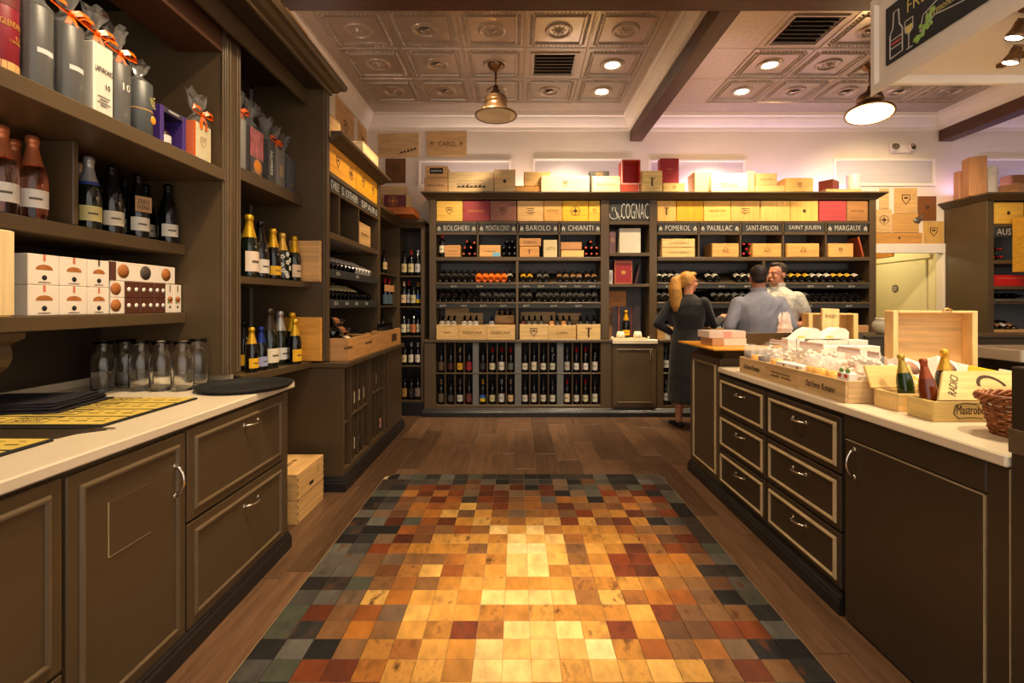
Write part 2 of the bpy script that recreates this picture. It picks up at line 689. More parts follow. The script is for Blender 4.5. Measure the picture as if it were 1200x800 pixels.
def tin_boss():
    m = MB().lathe([(.04, 0), (.036, -.008), (.018, -.010), (.012, -.022), (.001, -.024)], 14)
    for i in range(8):
        a = PI / 4 * i
        m.lathe([(1, 0), (.7, -.7), (.01, -1)], 6, Matrix.Translation((.055 * math.cos(a), .055 * math.sin(a), 0)) @ Matrix.Diagonal((.012, .012, .010, 1)))
    return m


ME_FRAME, ME_BEADS, ME_RING, ME_BOSS = (tin_frame().mesh('ceiling_tile', 'tin'), tin_beads().mesh('bead_border', 'tin'),
                                        tin_ring().mesh('medallion', 'tin'), tin_boss().mesh('rosette', 'tin'))
ME_FLAT = MB().cbox(-TS / 2 + .001, TS / 2 - .001, -TS / 2 + .001, TS / 2 - .001, 0, .012, .003).mesh('ceiling_tile', 'tin_flat')
ME_LTRIM = MB().lathe([(.098, 0), (.096, -.012), (.086, -.014), (.080, -.004), (.078, .0), (.070, .010)], 26).mesh('light_trim', 'tin')
ME_CUP = MB().lathe([(.080, -.003), (.0795, .03), (.001, .03)], 22).mesh('cup', 'bronze')
ME_LENS = MB().lathe([(.070, -.006), (.04, -.014), (.001, -.016)], 20).mesh('lit_lens', 'lens_lit')
ME_GIMBAL = MB().lathe([(.055, .002), (.052, -.010), (.038, -.008), (.03, .004), (.001, .006)], 20).mesh('lens', 'lens_off')


def tile(x, y, kind, where):
    """kind: m medallion, p plain, l lit spot, u unlit spot, v vent, o only frame"""
    if kind in 'pv':
        t = link('ceiling_tile', ME_FLAT, ceiling, (x, y, CEIL))
    else:
        t = link('ceiling_tile', ME_FRAME, ceiling, (x, y, CEIL))
        link('bead_border', ME_BEADS, t)
        link('medallion', ME_RING, t)
        if kind == 'm':
            link('rosette', ME_BOSS, t)
    if kind in 'lu':
        lab = ('lit' if kind == 'l' else 'unlit') + ' recessed ceiling spotlight ' + where
        o = thing('recessed_light', lab, 'ceiling light', (x, y, CEIL - .003), 0, 'recessed spotlights of the tin ceiling')
        link('light_trim', ME_LTRIM, o)
        link('cup', ME_CUP, o)
        if kind == 'l':
            link('lens', ME_LENS, o)['label'] = 'glowing white lens'
        else:
            link('lens', ME_GIMBAL, o, (0, 0, 0), (R(28), 0, R(-30)))
    if kind == 'v':
        o = thing('ceiling_vent', 'square louvred air vent ' + where, 'vent', (x, y, CEIL - .002))
        h = .215
        m = MB().sweep([(0, 0), (.004, -.012), (.018, -.012), (.03, -.002), (.03, 0)], [(-h, -h), (h, -h), (h, h), (-h, h)], True)
        part('frame', m, 'tin', o)
        part('backing', MB().box(-.2, .2, -.2, .2, -.0015, 0), 'vent_dark', o)
        sl = MB().box(-.195, .195, -.018, .014, -.002, .002).mesh('slat', 'tin')
        for i in range(6):
            link('slat', sl, o, (0, -.16 + .064 * i, -.012), (R(38), 0, 0))


X0 = -1.74
kinds_left = {(0, 0): 'm', (1, 0): 'u', (2, 0): 'm', (3, 0): 'm', (4, 0): 'm',
              (0, 1): 'm', (1, 1): 'u', (2, 1): 'o', (3, 1): 'v', (4, 1): 'l',
              (0, 2): 'm', (1, 2): 'u', (2, 2): 'u', (3, 2): 'u', (4, 2): 'l'}
wl_ = {(1, 0): 'in the tile row behind the cross beam, west bay', (1, 1): 'in the middle tile row near the tall shelving',
       (4, 1): 'in the middle tile row beside the long beam, west bay', (1, 2): 'in the last tile row nearest the corner of the shop',
       (2, 2): 'in the last tile row behind the unlit pendant', (3, 2): 'in the last tile row behind the west vent',
       (4, 2): 'in the last tile row beside the long beam, west bay', (3, 1): 'between the unlit pendant and a lit spotlight'}
Y0 = 3.955
for i in range(5):
    for j in range(3):
        tile(X0 + (i + .5) * TS, Y0 + (j + .5) * TS, kinds_left[(i, j)], wl_.get((i, j), ''))
kinds_right = {(0, 0): 'p', (1, 0): 'v', (2, 0): 'u', (3, 0): 'u', (4, 0): 'm', (5, 0): 'm',
               (0, 1): 'p', (1, 1): 'l', (2, 1): 'm', (3, 1): 'o', (4, 1): 'm', (5, 1): 'm',
               (0, 2): 'p', (1, 2): 'l', (2, 2): 'u', (3, 2): 'u', (4, 2): 'u', (5, 2): 'm'}
wr_ = {(1, 0): 'in a plain tile east of the long beam', (2, 0): 'in the first tile row beside the east vent', (3, 0): 'in the first tile row beside the hanging sign',
       (1, 1): 'in the middle tile row of the east bay', (1, 2): 'in the last tile row of the east bay', (2, 2): 'in the last tile row short of the lit pendant',
       (3, 2): 'in the last tile row behind the lit pendant', (4, 2): 'in the last tile row beyond the lit pendant'}
for i in range(6):
    for j in range(3):
        tile(1.70 + (i + .5) * TS, Y0 + (j + .5) * TS, kinds_right[(i, j)], wr_.get((i, j), ''))
# plain tin strips between the tiles and the crown
strip = MB()
strip.box(-1.95, X0, 3.4, 6.1, CEIL + .001, CEIL + .011)
strip.box(X0, 1.5, 5.772, 6.1, CEIL + .001, CEIL + .011)
strip.box(1.286, 1.5, 3.4, 5.772, CEIL + .001, CEIL + .011)
strip.box(1.5, 5.6, 5.772, 6.1, CEIL + .001, CEIL + .011)
strip.box(1.5, 1.7, 3.4, 5.772, CEIL + .001, CEIL + .011)
strip.box(5.33, 5.6, 3.4, 5.772, CEIL + .001, CEIL + .011)
strip.box(X0, 5.6, 3.4, 3.953, CEIL + .001, CEIL + .011)
part('border_strip', strip, 'tin_flat', ceiling)
# sprinkler head
sp = thing('sprinkler', 'tiny chrome sprinkler head in the plain tiles east of the long beam', 'sprinkler', (1.80, 4.86, CEIL))
part('plate', MB().lathe([(.035, 0), (.03, -.01), (.012, -.012), (.010, -.03), (.001, -.03)], 14), 'chrome', sp)
part('deflector', MB().lathe([(.001, -.036), (.02, -.036), (.02, -.034), (.001, -.034)], 10), 'chrome', sp)

# crown mouldings of the two coffers
crown = [(0, 3.62), (.012, 3.62), (.014, 3.66), (.03, 3.675), (.05, 3.70), (.075, 3.745), (.082, 3.775), (.10, 3.785), (.10, CEIL), (0, CEIL)]
c1 = MB().sweep(crown, [(XL, 3.42), (XL, YW), (1.47, YW), (1.47, 3.42)])
struct('trim_2', c1, 'trim_paint')
c2 = MB().sweep(crown, [(1.63, 3.42), (1.63, YW), (5.50, YW), (5.50, 3.42)])
struct('trim_3', c2, 'trim_paint')
c3 = MB().sweep(crown, [(5.68, 3.42), (5.68, YW), (7.0, YW)])
struct('trim_4', c3, 'trim_paint')
# beams: cased in paint above, wood below
struct('beam_1', MB().box(1.47, 1.63, 3.42, YW, 3.62, CEIL + .01), 'trim_paint')
struct('beam_2', MB().cbox(1.472, 1.628, 3.42, YW, 3.48, 3.62, .004), 'beam_wood_y')
struct('beam_3', MB().box(5.50, 5.68, 3.42, YW, 3.62, CEIL + .01), 'trim_paint')
struct('beam_4', MB().cbox(5.502, 5.678, 3.42, YW, 3.48, 3.62, .004), 'beam_wood_y')
struct('beam_5', MB().cbox(-2.3, 7.0, 3.22, 3.42, 3.48, 3.66, .004), 'beam_wood')
struct('beam_6', MB().box(-2.3, 7.0, 3.22, 3.42, 3.66, CEIL + .01), 'trim_paint')

# transom panels in the back wall: white frame, greyish pane
for k, (px0, px1, py0, py1) in enumerate(((493, 596, 190, 216), (627, 736, 188, 216), (763, 870, 190, 216), (979, 1092, 189, 215), (1148, 1262, 188, 216))):
    x0, x1, z0, z1 = X(px0, YW), X(px1, YW), Z(py1, YW), Z(py0, YW)
    m = MB().sweep([(0, -.0), (0, -.02), (.012, -.024), (.035, -.02), (.035, 0)], [(x0, -z0), (x1, -z0), (x1, -z1), (x0, -z1)][::-1], True)
    # the sweep runs in x,-z; stand it up against the wall
    me = m.mesh('window_frame', 'trim_paint')
    me.transform(Matrix(((1, 0, 0, 0), (0, 0, 1, YW), (0, -1, 0, 0), (0, 0, 0, 1))))
    w = link('window_%d' % (k + 1), me)
    w['kind'] = 'structure'
    pn = MB().box(x0 + .0, x1 - .0, YW - .006, YW - .001, z0, z1)
    part('pane', pn, 'transom', w)

# twin-headed emergency light
em = thing('emergency_light', 'white twin-headed emergency light high on the back wall', 'light', (X(1053, YW), YW - .02, Z(175, YW)))
part('housing', MB().cbox(-.13, .13, -.03, .018, -.055, .055, .01), 'trim_paint', em)
for s in (-1, 1):
    hd = part('lamp_head', MB().lathe([(.001, .0), (.04, .0), (.052, .05), (.055, .055), (.05, .05), (.001, .046)], 18), 'trim_paint', em, (s * .10, -.03, 0), (R(80), 0, R(s * 14)))
    part('lens', MB().lathe([(.046, .05), (.02, .054), (.001, .055)], 16), 'lens_off', hd)


# ------------------------------------------------------------------ pendants
def pendant(x, y, label, lit, tilt):
    t = thing('pendant_lamp', label, 'pendant lamp', (x, y, CEIL))
    part('canopy', MB().lathe([(.001, 0), (.085, 0), (.082, -.012), (.06, -.045), (.022, -.062), (.018, -.075), (.001, -.075)], 22), 'bronze', t)
    part('rod', MB().tube([(0, 0, -.07), (0, 0, -.25)], .011, 8), 'bronze', t)
    sh = thing_part('shade', t, (0, 0, -.27), (R(tilt[0]), R(tilt[1]), 0))
    body = MB().lathe([(.001, .05), (.026, .05), (.03, .01), (.048, -.01), (.058, -.05), (.104, -.062), (.112, -.072), (.112, -.105), (.120, -.108), (.120, -.122), (.112, -.125), (.112, -.165), (.122, -.172),
                       (.124, -.188), (.150, -.205), (.205, -.236), (.218, -.246), (.218, -.262), (.205, -.262), (.19, -.248), (.1, -.19)], 30)
    sh.data = body.mesh('shade', 'bronze')
    part('diffuser', MB().lathe([(.203, -.258), (.16, -.274), (.155, -.272), (.12, -.282), (.115, -.28), (.07, -.288), (.065, -.286), (.02, -.291), (.001, -.292)], 30), 'pendant_lit' if lit else 'frosted', sh,
         label='glowing amber glass disc' if lit else 'ringed frosted glass disc')
    fin = MB()
    for a in range(3):
        fin.ball((.212 * math.cos(a * 2.094), .212 * math.sin(a * 2.094), -.256), .012, 8, 5)
    part('clip', fin, 'bronze', sh)
    return t


def thing_part(name, parent, loc, rot):
    me = bpy.data.meshes.new(name)
    return link(name, me, parent, loc, rot)


pendant(-.22, 4.87, 'unlit bronze pendant lamp with ringed frosted glass', False, (0, 0))
pendant(3.65, 4.87, 'lit bronze pendant lamp glowing amber and tilted', True, (-8, 8))
lamp('pendant_bulb', 'POINT', (3.67, 4.85, 3.20), 22, (1, .66, .32), None, .15)

# ------------------------------------------------------------------ hide rug
RX0, RX1, RY0, RY1 = -1.03, 1.135, .70, 3.73
NC = 20
SW = (RX1 - RX0) / NC
NR = int(round((RY1 - RY0) / SW))
SH = (RY1 - RY0) / NR
rug = thing('rug', 'patchwork cowhide rug of small squares, dark edged with a golden middle', 'rug', (0, 0, 0))
bb = MB()
bb.prism_z([(RX0 - .004, RY0), (RX1 + .004, RY0), (RX1 + .004, RY1 - .03), (RX1 - .04, RY1 + .003), (RX0 + .06, RY1 + .003), (RX0 - .004, RY1 - .05)], .0005, .006)
part('backing', bb, 'taupe_pale', rug)
DARK = [rgb(30, 28, 28), rgb(44, 42, 40), rgb(66, 62, 58), rgb(86, 80, 72), rgb(52, 42, 36), rgb(24, 22, 22), rgb(96, 92, 84), rgb(70, 72, 60)]
MID = [rgb(104, 62, 32), rgb(92, 40, 16), rgb(112, 76, 46), rgb(90, 58, 36), rgb(120, 82, 48), rgb(80, 32, 12), rgb(108, 84, 62), rgb(112, 52, 20)]
RUST = [rgb(136, 74, 26), rgb(150, 92, 38), rgb(112, 46, 14), rgb(158, 104, 46), rgb(134, 88, 42), rgb(162, 98, 32), rgb(124, 84, 46)]
GOLD = [rgb(190, 134, 56), rgb(200, 146, 66), rgb(180, 122, 46), rgb(206, 158, 80), rgb(172, 116, 46), rgb(194, 140, 62)]
PALE = [rgb(210, 170, 100), rgb(218, 182, 116), rgb(204, 158, 84), rgb(224, 194, 134)]
rr = random.Random(21)
PATCH = MB().cbox(.0007, SW - .0007, .0007, SH - .0007, .006, .0105, .0014).mesh('hide_patch', 'hide')
PATCH2 = PATCH.copy()
PATCH2.materials.clear()
PATCH2.materials.append(MATS['hide_brindle'])
NEAR = 15          # rows counted from the near end that show largest
far = {}
first_seen = int((1.60 - RY0) / SH)
for j in range(NR):
    y = RY0 + j * SH
    for i in range(NC):
        x = RX0 + i * SW
        u = abs((i + .5) / NC - .5 - .015) * 2
        ye = min((NR - j - .5) / 8.5, 1.0)
        v = abs((y - 2.1) / 1.75)
        e = max(u, 1.02 - ye * .62 if ye < 1 else 0) + rr.gauss(0, .065)
        e = max(e, 0)
        if (NR - 1 - j) == 0 or i == 0 or i == NC - 1:
            pal = DARK
        elif e > .86:
            pal = DARK if rr.random() < .9 else MID
        elif e > .72:
            pal = MID if rr.random() < .82 else DARK
        elif e > .52:
            pal = RUST if rr.random() < .7 else MID
        elif e > .17 or abs(y - 2.2) > .75:
            pal = GOLD if rr.random() < .78 else RUST
        else:
            pal = PALE if rr.random() < .66 else GOLD
        c = pal[rr.randrange(len(pal))]
        if first_seen <= j < first_seen + NEAR:
            o = link('hide_patch', PATCH2 if rr.random() < (.5 if pal in (GOLD, RUST) else .3) and pal is not PALE else PATCH, rug, (x, y, 0))
            o.color = c
        else:
            far.setdefault(c, []).append((x, y))
k = 0
for c, l in far.items():
    m = MB()
    for x, y in l:
        if x < RX0 + .01 and y > RY1 - SH - .01:
            m.prism_z([(x + .03, y), (x + SW, y), (x + SW, y + SH - .001), (x + .07, y + SH - .001), (x + .03, y + SH * .6)], .006, .0105)
        else:
            m.cbox(x + .0007, x + SW - .0007, y + .0007, y + SH - .0007, .006, .0105, .0014)
    o = part('hide_patches', m, 'hide', rug, color=c)
    o['kind'] = 'stuff'
# ================================================================== CABINETRY
RZ_L, RZ_B, RZ_R = R(90), 0.0, R(-90)      # fronts that face +x, -y, -x


def local(parent, p):
    l = Vector((0, 0, 0))
    q = parent
    while q is not None:
        l += q.location
        q = q.parent
    return tuple(Vector(p) - l)


def mold_mesh(x0, x1, z0, z1, y, wd=.016, th=.010):
    m = MB().sweep([(0, 0), (.2 * wd, -th), (.6 * wd, -th), (wd, -.3 * th), (wd, 0)], [(x0, z0), (x1, z0), (x1, z1), (x0, z1)], True)
    T = Matrix(((1, 0, 0, 0), (0, 0, 1, y), (0, 1, 0, 0), (0, 0, 0, 1)))
    m.v = [tuple(T @ Vector(p)) for p in m.v]
    return m


def bow_handle(L_, out=.032, r=.0048, vertical=False):
    pts = []
    for i in range(9):
        t = i / 8
        s = (t - .5) * L_
        o = -out * (math.sin(PI * t) ** .6 if 0 < t < 1 else 0)
        pts.append((0, o, s) if vertical else (s, o, 0))
    m = MB().tube(pts, [r * 1.7 if i in (0, 8) else r for i in range(9)], 8)
    for e in (pts[0], pts[-1]):
        m.lathe([(.001, .004), (.008, .003), (.010, 0)], 10, Matrix.Translation(e) @ Matrix.Rotation(R(90), 4, 'X'))
    return m


def front(parent, kind, loc, rz, w, h, inset=.055, mold='taupe_edge', handle=None, mat='taupe', flap=None):
    """door or drawer front: slab, bead moulding, handle. loc = world position of its lower corner on the carcass face"""
    d = part(kind, MB().cbox(0, w, -.022, 0, 0, h, .003), mat, parent, local(parent, loc), (0, 0, rz))
    if inset is not None:
        part('panel_molding', mold_mesh(inset, w - inset, inset, h - inset, -.022), mold, d)
    if handle:
        hx, hz, ln, vert = handle
        part('handle', bow_handle(ln, vertical=vert), 'chrome', d, (hx, -.022, hz), label='polished metal bow handle')
    if flap:
        x0, x1, z0, z1 = flap
        part('access_flap', MB().cbox(x0, x1, -.0245, -.0215, z0, z1, .001), mat, d)
        part('worn_edge', MB().box(x0 - .003, x0 - .0005, -.0245, -.0215, z0, z1).box(x0, x1, -.0243, -.0218, z0 - .0022, z0 - .0004), 'taupe_pale', d)
    return d


def plinth_profile(h=.11):
    return [(0, 0), (.028, 0), (.028, h * .55), (.022, h * .62), (.022, h * .72), (.014, h * .80), (.012, h * .93), (.004, h), (0, h)]


# ---------------------------------------------------------------- left counter
CF = -1.285          # carcass face
YA, YB_, YC, YD = .55, 1.315, 1.80, 2.60


def left_base(label, y0, y1):
    t = thing('base_cabinet', label, 'cabinet', (-1.75, (y0 + y1) / 2, 0))
    part('carcass', MB().box(-2.28, CF, y0 + .001, y1 - .001, .0, .885), 'taupe', t, world=True)
    return t


t = left_base('brown base cabinet at the near end of the pale counter, two drawer fronts', YA, YB_)
front(t, 'drawer', (CF, YA + .012, .335), RZ_L, YB_ - YA - .018, .535, .05)
front(t, 'drawer', (CF, YA + .012, .10), RZ_L, YB_ - YA - .018, .225, .05)
t = left_base('brown base cabinet with one tall door and a small square access flap', YB_, YC)
w = YC - YB_ - .012
front(t, 'door', (CF, YB_ + .006, .10), RZ_L, w, .765, .052, handle=(w - .052, .60, .11, True), flap=(.135, .30, .47, .64))
t = left_base('brown base cabinet with two deep drawers at the far end of the counter', YC, YD)
w = YD - YC - .075
front(t, 'drawer', (CF, YC + .006, .515), RZ_L, w + .02, .355, .05, handle=(w * .60, .275, .115, False))
front(t, 'drawer', (CF, YC + .006, .10), RZ_L, w + .02, .405, .05, handle=(w * .60, .315, .115, False))
part('end_post', MB().cbox(CF, CF + .02, YD - .045, YD - .002, .1, .875, .004), 'taupe', t, world=True)
struct('baseboard_left', MB().sweep(plinth_profile(.115), [(-2.28, YD), (CF, YD), (CF, YA)][::-1]), 'plinth')
t = thing('countertop', 'pale cream stone worktop along the brown base cabinets by the carafes', 'worktop', (-1.75, 1.6, .885))
part('slab', MB().cbox(-2.285, -1.252, YA, 2.655, .886, .922, .005), 'stone', t, world=True)
part('backsplash', MB().cbox(-2.285, -1.60, 2.645, 2.658, .9225, .962, .002).cbox(-2.285, -2.268, YA, 2.644, .9225, .962, .002), 'stone', t, world=True)

# ---------------------------------------------------------------- left tall shelving
SF = -1.585
t = thing('tall_shelving', 'tall dark taupe shelving with a deep cornice above the pale counter', 'shelving', (-2.0, 2.2, 0))
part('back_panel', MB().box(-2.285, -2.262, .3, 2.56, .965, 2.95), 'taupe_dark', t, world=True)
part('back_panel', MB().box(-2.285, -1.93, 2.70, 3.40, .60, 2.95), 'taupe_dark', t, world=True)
pil = MB().cbox(-2.262, SF, 2.562, 2.70, .965, 2.95, .004)
part('pilaster', pil, 'taupe', t, world=True)
pm = MB()
for y in (2.575, 2.60, 2.665, 2.688):
    pm.cbox(SF - .001, SF + .006, y - .005, y + .005, .97, 2.80, .002)
part('reeding', pm, 'taupe_edge', t, world=True)
part('reeding', MB().cbox(SF - .018, SF - .010, 2.556, 2.563, .97, 2.80, .002), 'taupe_edge', t, world=True)
part('end_panel', MB().cbox(-1.93, -1.39, 3.44, 3.498, .935, 2.95, .004), 'taupe', t, world=True)
part('end_panel_bead', MB().cbox(-1.415, -1.407, 3.434, 3.441, .935, 2.92, .002), 'taupe_edge', t, world=True)
part('shelf', MB().cbox(-2.262, SF, .3, 2.56, 2.02, 2.085, .004), 'taupe', t, world=True)
part('shelf', MB().cbox(-2.262, -1.80, .3, 2.56, 1.618, 1.675, .004), 'taupe', t, world=True)
part('shelf', MB().cbox(-2.262, -1.80, .3, 2.56, 1.252, 1.308, .004), 'taupe', t, world=True)
part('divider', MB().cbox(-2.262, -1.805, 1.915, 1.94, 1.676, 2.019, .003), 'taupe', t, world=True)
part('shelf', MB().prism_z([(-1.93, 2.701), (SF, 2.701), (SF + .02, 3.439), (-1.93, 3.439)], 2.07, 2.14), 'taupe', t, world=True)
part('shelf', MB().prism_z([(-1.93, 2.701), (SF, 2.701), (-1.50, 3.439), (-1.93, 3.439)], 1.475, 1.515), 'taupe', t, world=True)
part('shelf', MB().prism_z([(-1.93, 2.701), (SF + .01, 2.701), (-1.483, 3.402), (-1.93, 3.402)], .900, .940), 'taupe', t, world=True)
# frieze over the openings, roof with overhang, crown
part('frieze', MB().cbox(-1.545, -1.53, .3, 3.44, 2.80, 2.925, .003).cbox(-1.532, -1.52, .3, 3.44, 2.80, 2.812, .003), 'taupe', t, world=True)
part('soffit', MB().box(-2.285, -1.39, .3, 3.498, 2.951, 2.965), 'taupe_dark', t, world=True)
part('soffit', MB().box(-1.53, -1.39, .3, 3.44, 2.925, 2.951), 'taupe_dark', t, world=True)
cr = [(0, 2.90), (.012, 2.905), (.014, 2.925), (.04, 2.935), (.06, 2.96), (.085, 2.968), (.095, 2.985), (.095, 3.01), (0, 3.01)]
part('crown_molding', MB().sweep(cr, [(-1.93, 3.5), (-1.39, 3.5), (-1.39, .3)][::-1]), 'taupe', t, world=True)
part('header_board', MB().cbox(-1.84, -1.60, 1.9, 2.555, 2.72, 2.95, .003), 'beam_wood_y', t, world=True)
# scrolled corbel under the lowest shelf
cb = [(-2.262, 1.251), (-1.84, 1.251), (-1.84, 1.22), (-1.86, 1.212), (-1.885, 1.20), (-1.875, 1.175), (-1.875, 1.15), (-1.89, 1.12), (-1.92, 1.095), (-1.98, 1.075), (-2.04, 1.05), (-2.07, 1.02),
      (-2.09, .985), (-2.10, .965), (-2.262, .965)]
for y in (1.62, .75):
    part('corbel', MB().prism(cb, y, y + .13), 'taupe', t, world=True)
    part('corbel_cap', MB().cbox(-2.262, -1.83, y - .008, y + .138, 1.225, 1.2515, .004), 'taupe', t, world=True)

# ---------------------------------------------------------------- wine shelving in the left corner of the shop
UF = -1.39
t = thing('wine_shelving', 'open taupe wine shelving with amber crate fronts under its cornice', 'shelving', (-1.65, 4.1, .93))
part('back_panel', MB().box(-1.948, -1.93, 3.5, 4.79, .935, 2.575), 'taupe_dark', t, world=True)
part('end_post', MB().cbox(-1.93, UF, 4.72, 4.79, .935, 2.575, .004), 'taupe', t, world=True)
part('top_board', MB().box(-1.948, UF, 3.5, 4.79, 2.575, 2.60), 'taupe', t, world=True)
cr = [(0, 2.565), (.012, 2.57), (.03, 2.585), (.05, 2.60), (.075, 2.615), (.085, 2.63), (.085, 2.645), (0, 2.645)]
part('crown_molding', MB().sweep(cr, [(-1.93, 4.79), (UF, 4.79), (UF, 3.505)][::-1]), 'taupe', t, world=True)
part('rail', MB().cbox(-1.41, UF + .004, 3.5, 4.72, 2.305, 2.343, .003), 'taupe', t, world=True)
part('rail', MB().cbox(-1.41, UF + .004, 3.5, 4.72, 2.195, 2.212, .003), 'taupe', t, world=True)
part('shelf', MB().cbox(-1.93, UF, 3.5, 4.72, 1.845, 1.895, .004), 'taupe', t, world=True)
for y in (3.70, 4.155):
    part('divider', MB().cbox(-1.93, UF - .004, y - .009, y + .009, 1.895, 2.30, .003), 'taupe', t, world=True)
for k, zf in enumerate((1.575, 1.345)):
    d = part('slanted_shelf', MB().prism([(UF - .012, zf), (-1.90, zf + .17), (-1.90, zf + .155), (UF - .012, zf - .015)], 3.505, 4.715), 'taupe_dark', t, world=True)
    part('price_rail', MB().cbox(UF - .014, UF, 3.505, 4.715, zf - .02, zf + .045, .003), 'chalkboard', t, world=True)
wus = t
# chalk labels of the cubbies
for (y0, y1, s) in ((3.505, 3.69, 'CHILE'), (3.71, 4.145, 'S. OTHER'), (4.165, 4.715, 'SPAIN')):
    b = part('chalk_label', MB().cbox(UF - .012, UF - .002, y0 + .01, y1 - .01, 2.214, 2.303, .002), 'chalkboard', t, world=True)
    text(b, s, (y1 - y0) * .82, .062, local(b, (UF - .002, (y0 + y1) / 2, 2.258)), (R(90), 0, R(90)), 'chalk')

t = thing('wine_cabinet', 'low taupe wine cabinet with open bottle bays, wine crates on its top', 'cabinet', (-1.6, 4.3, 0))
LF = -1.262
part('side_panel', MB().cbox(-1.948, LF, 3.42, 3.452, .0, .892, .004), 'taupe', t, world=True)
part('side_panel', MB().cbox(-1.948, LF, 4.60, 5.15, .0, .892, .004), 'taupe', t, world=True)
part('back_panel', MB().box(-1.948, -1.60, 3.452, 4.60, .0, .892), 'taupe_dark', t, world=True)
part('bottom_board', MB().box(-1.60, LF, 3.452, 4.60, .0, .145), 'taupe', t, world=True)
part('top', MB().cbox(-1.948, -1.235, 3.405, 5.165, .893, .930, .005), 'taupe', t, world=True)
for y in (3.588, 3.70, 3.81, 3.93, 4.06, 4.17, 4.28, 4.39, 4.51):
    big = y in (3.588, 4.06, 4.51)
    part('divider', MB().cbox(-1.60, LF - (.002 if big else .02), y - (.011 if big else .005), y + (.011 if big else .005), .146, .892, .002), 'taupe', t, world=True)
for (y0, y1, z) in ((3.453, 3.577, .47), (3.60, 4.048, .50), (4.072, 4.498, .56)):
    part('shelf', MB().cbox(-1.60, LF - .018, y0, y1, z - .008, z + .008, .002), 'taupe', t, world=True)
struct('baseboard_2', MB().sweep(plinth_profile(.11), [(-1.93, 5.15), (LF, 5.15), (LF, 3.42), (-1.93, 3.42)][::-1]), 'plinth')

# corner shelf: a run along the left wall and a narrow bay facing the shop
t = thing('corner_shelving', 'lower L-shaped taupe corner shelving with rows of standing wine bottles', 'shelving', (-1.6, 5.4, 0))
part('back_panel', MB().box(-1.948, -1.93, 4.792, 5.156, .932, 2.32).box(-1.948, -1.93, 5.168, 6.118, 0, 2.32).box(-1.948, -1.128, 6.12, 6.148, 0, 2.32), 'taupe_dark', t, world=True)
part('corner_post', MB().cbox(-1.948, -1.435, 5.742, 5.762, .0, 2.29, .003), 'taupe', t, world=True)
part('corner_post', MB().cbox(-1.475, -1.435, 5.763, 6.118, .0, 2.29, .003), 'taupe', t, world=True)
part('side_post', MB().cbox(-1.175, -1.13, 5.742, 6.118, .0, 2.29, .003), 'taupe', t, world=True)
part('side_post', MB().cbox(-1.929, -1.45, 4.793, 4.815, .932, 2.29, .003), 'taupe', t, world=True)
pg = MB()
for k in range(26):
    for y in (4.98, 5.60):
        pg.box(-1.9295, -1.927, y - .003, y + .003, 1.0 + .048 * k, 1.007 + .048 * k)
part('peg_holes', pg, 'taupe_pale', t, world=True)
part('top_board', MB().box(-1.948, -1.45, 4.793, 6.118, 2.29, 2.32).box(-1.45, -1.13, 5.75, 6.118, 2.29, 2.32), 'taupe', t, world=True)
cr = [(0, 2.285), (.01, 2.29), (.02, 2.31), (.045, 2.335), (.06, 2.35), (.06, 2.385), (0, 2.385)]
part('crown_molding', MB().sweep(cr, [(-1.45, 4.793), (-1.45, 5.742), (-1.13, 5.742)]), 'taupe', t, world=True)
part('cornice_top', MB().box(-1.948, -1.44, 4.793, 6.118, 2.36, 2.384).box(-1.44, -1.13, 5.745, 6.118, 2.36, 2.384), 'taupe', t, world=True)
for z in (1.70, 1.34, .98, .62):
    part('shelf', MB().cbox(-1.929, -1.46, 4.816 if z > .9 else 5.17, 5.741, z - .018, z, .003), 'taupe', t, world=True)
CSZ = [1.706, 1.333, .972, .61, .185]
for z in CSZ:
    part('shelf', MB().cbox(-1.434, -1.176, 5.745, 6.118, z - .02, z, .003), 'taupe', t, world=True)
part('plinth', MB().cbox(-1.46, -1.14, 5.735, 6.118, .0, .164, .004), 'plinth', t, world=True)

# ---------------------------------------------------------------- the long back unit
YF = 5.72
zz = lambda py: Z(py, YF)
xx = lambda px: X(px, YF)
t = thing('display_shelving', 'long dark taupe back wall display with chalk region signs and wine boxes', 'shelving', (1.6, 5.9, .93))
dsp = t
part('back_panel', MB().box(xx(503), xx(1027), 6.10, 6.148, .935, 2.63), 'backpanel', t, world=True)
for (a, b) in ((503, 511), (1019, 1027)):
    part('end_post', MB().cbox(xx(a), xx(b), YF, 6.10, .935, 2.64, .004), 'taupe', t, world=True)
for (a, b) in ((704, 714), (761, 770)):
    part('post', MB().cbox(xx(a), xx(b), YF, 6.10, .935, zz(234), .004), 'taupe', t, world=True)
part('top_board', MB().box(xx(503), xx(1027), YF, 6.148, 2.63, 2.66), 'taupe', t, world=True)
cr = [(0, 2.625), (.012, 2.63), (.02, 2.645), (.045, 2.66), (.075, 2.685), (.085, 2.69), (.085, 2.705), (0, 2.705)]
part('crown_molding', MB().sweep(cr, [(xx(503), 6.148), (xx(503), YF), (xx(1027), YF), (xx(1027), 6.148)]), 'taupe', t, world=True)
part('cornice_top', MB().box(xx(503), xx(1027), YF, 6.148, 2.685, 2.704), 'taupe', t, world=True)
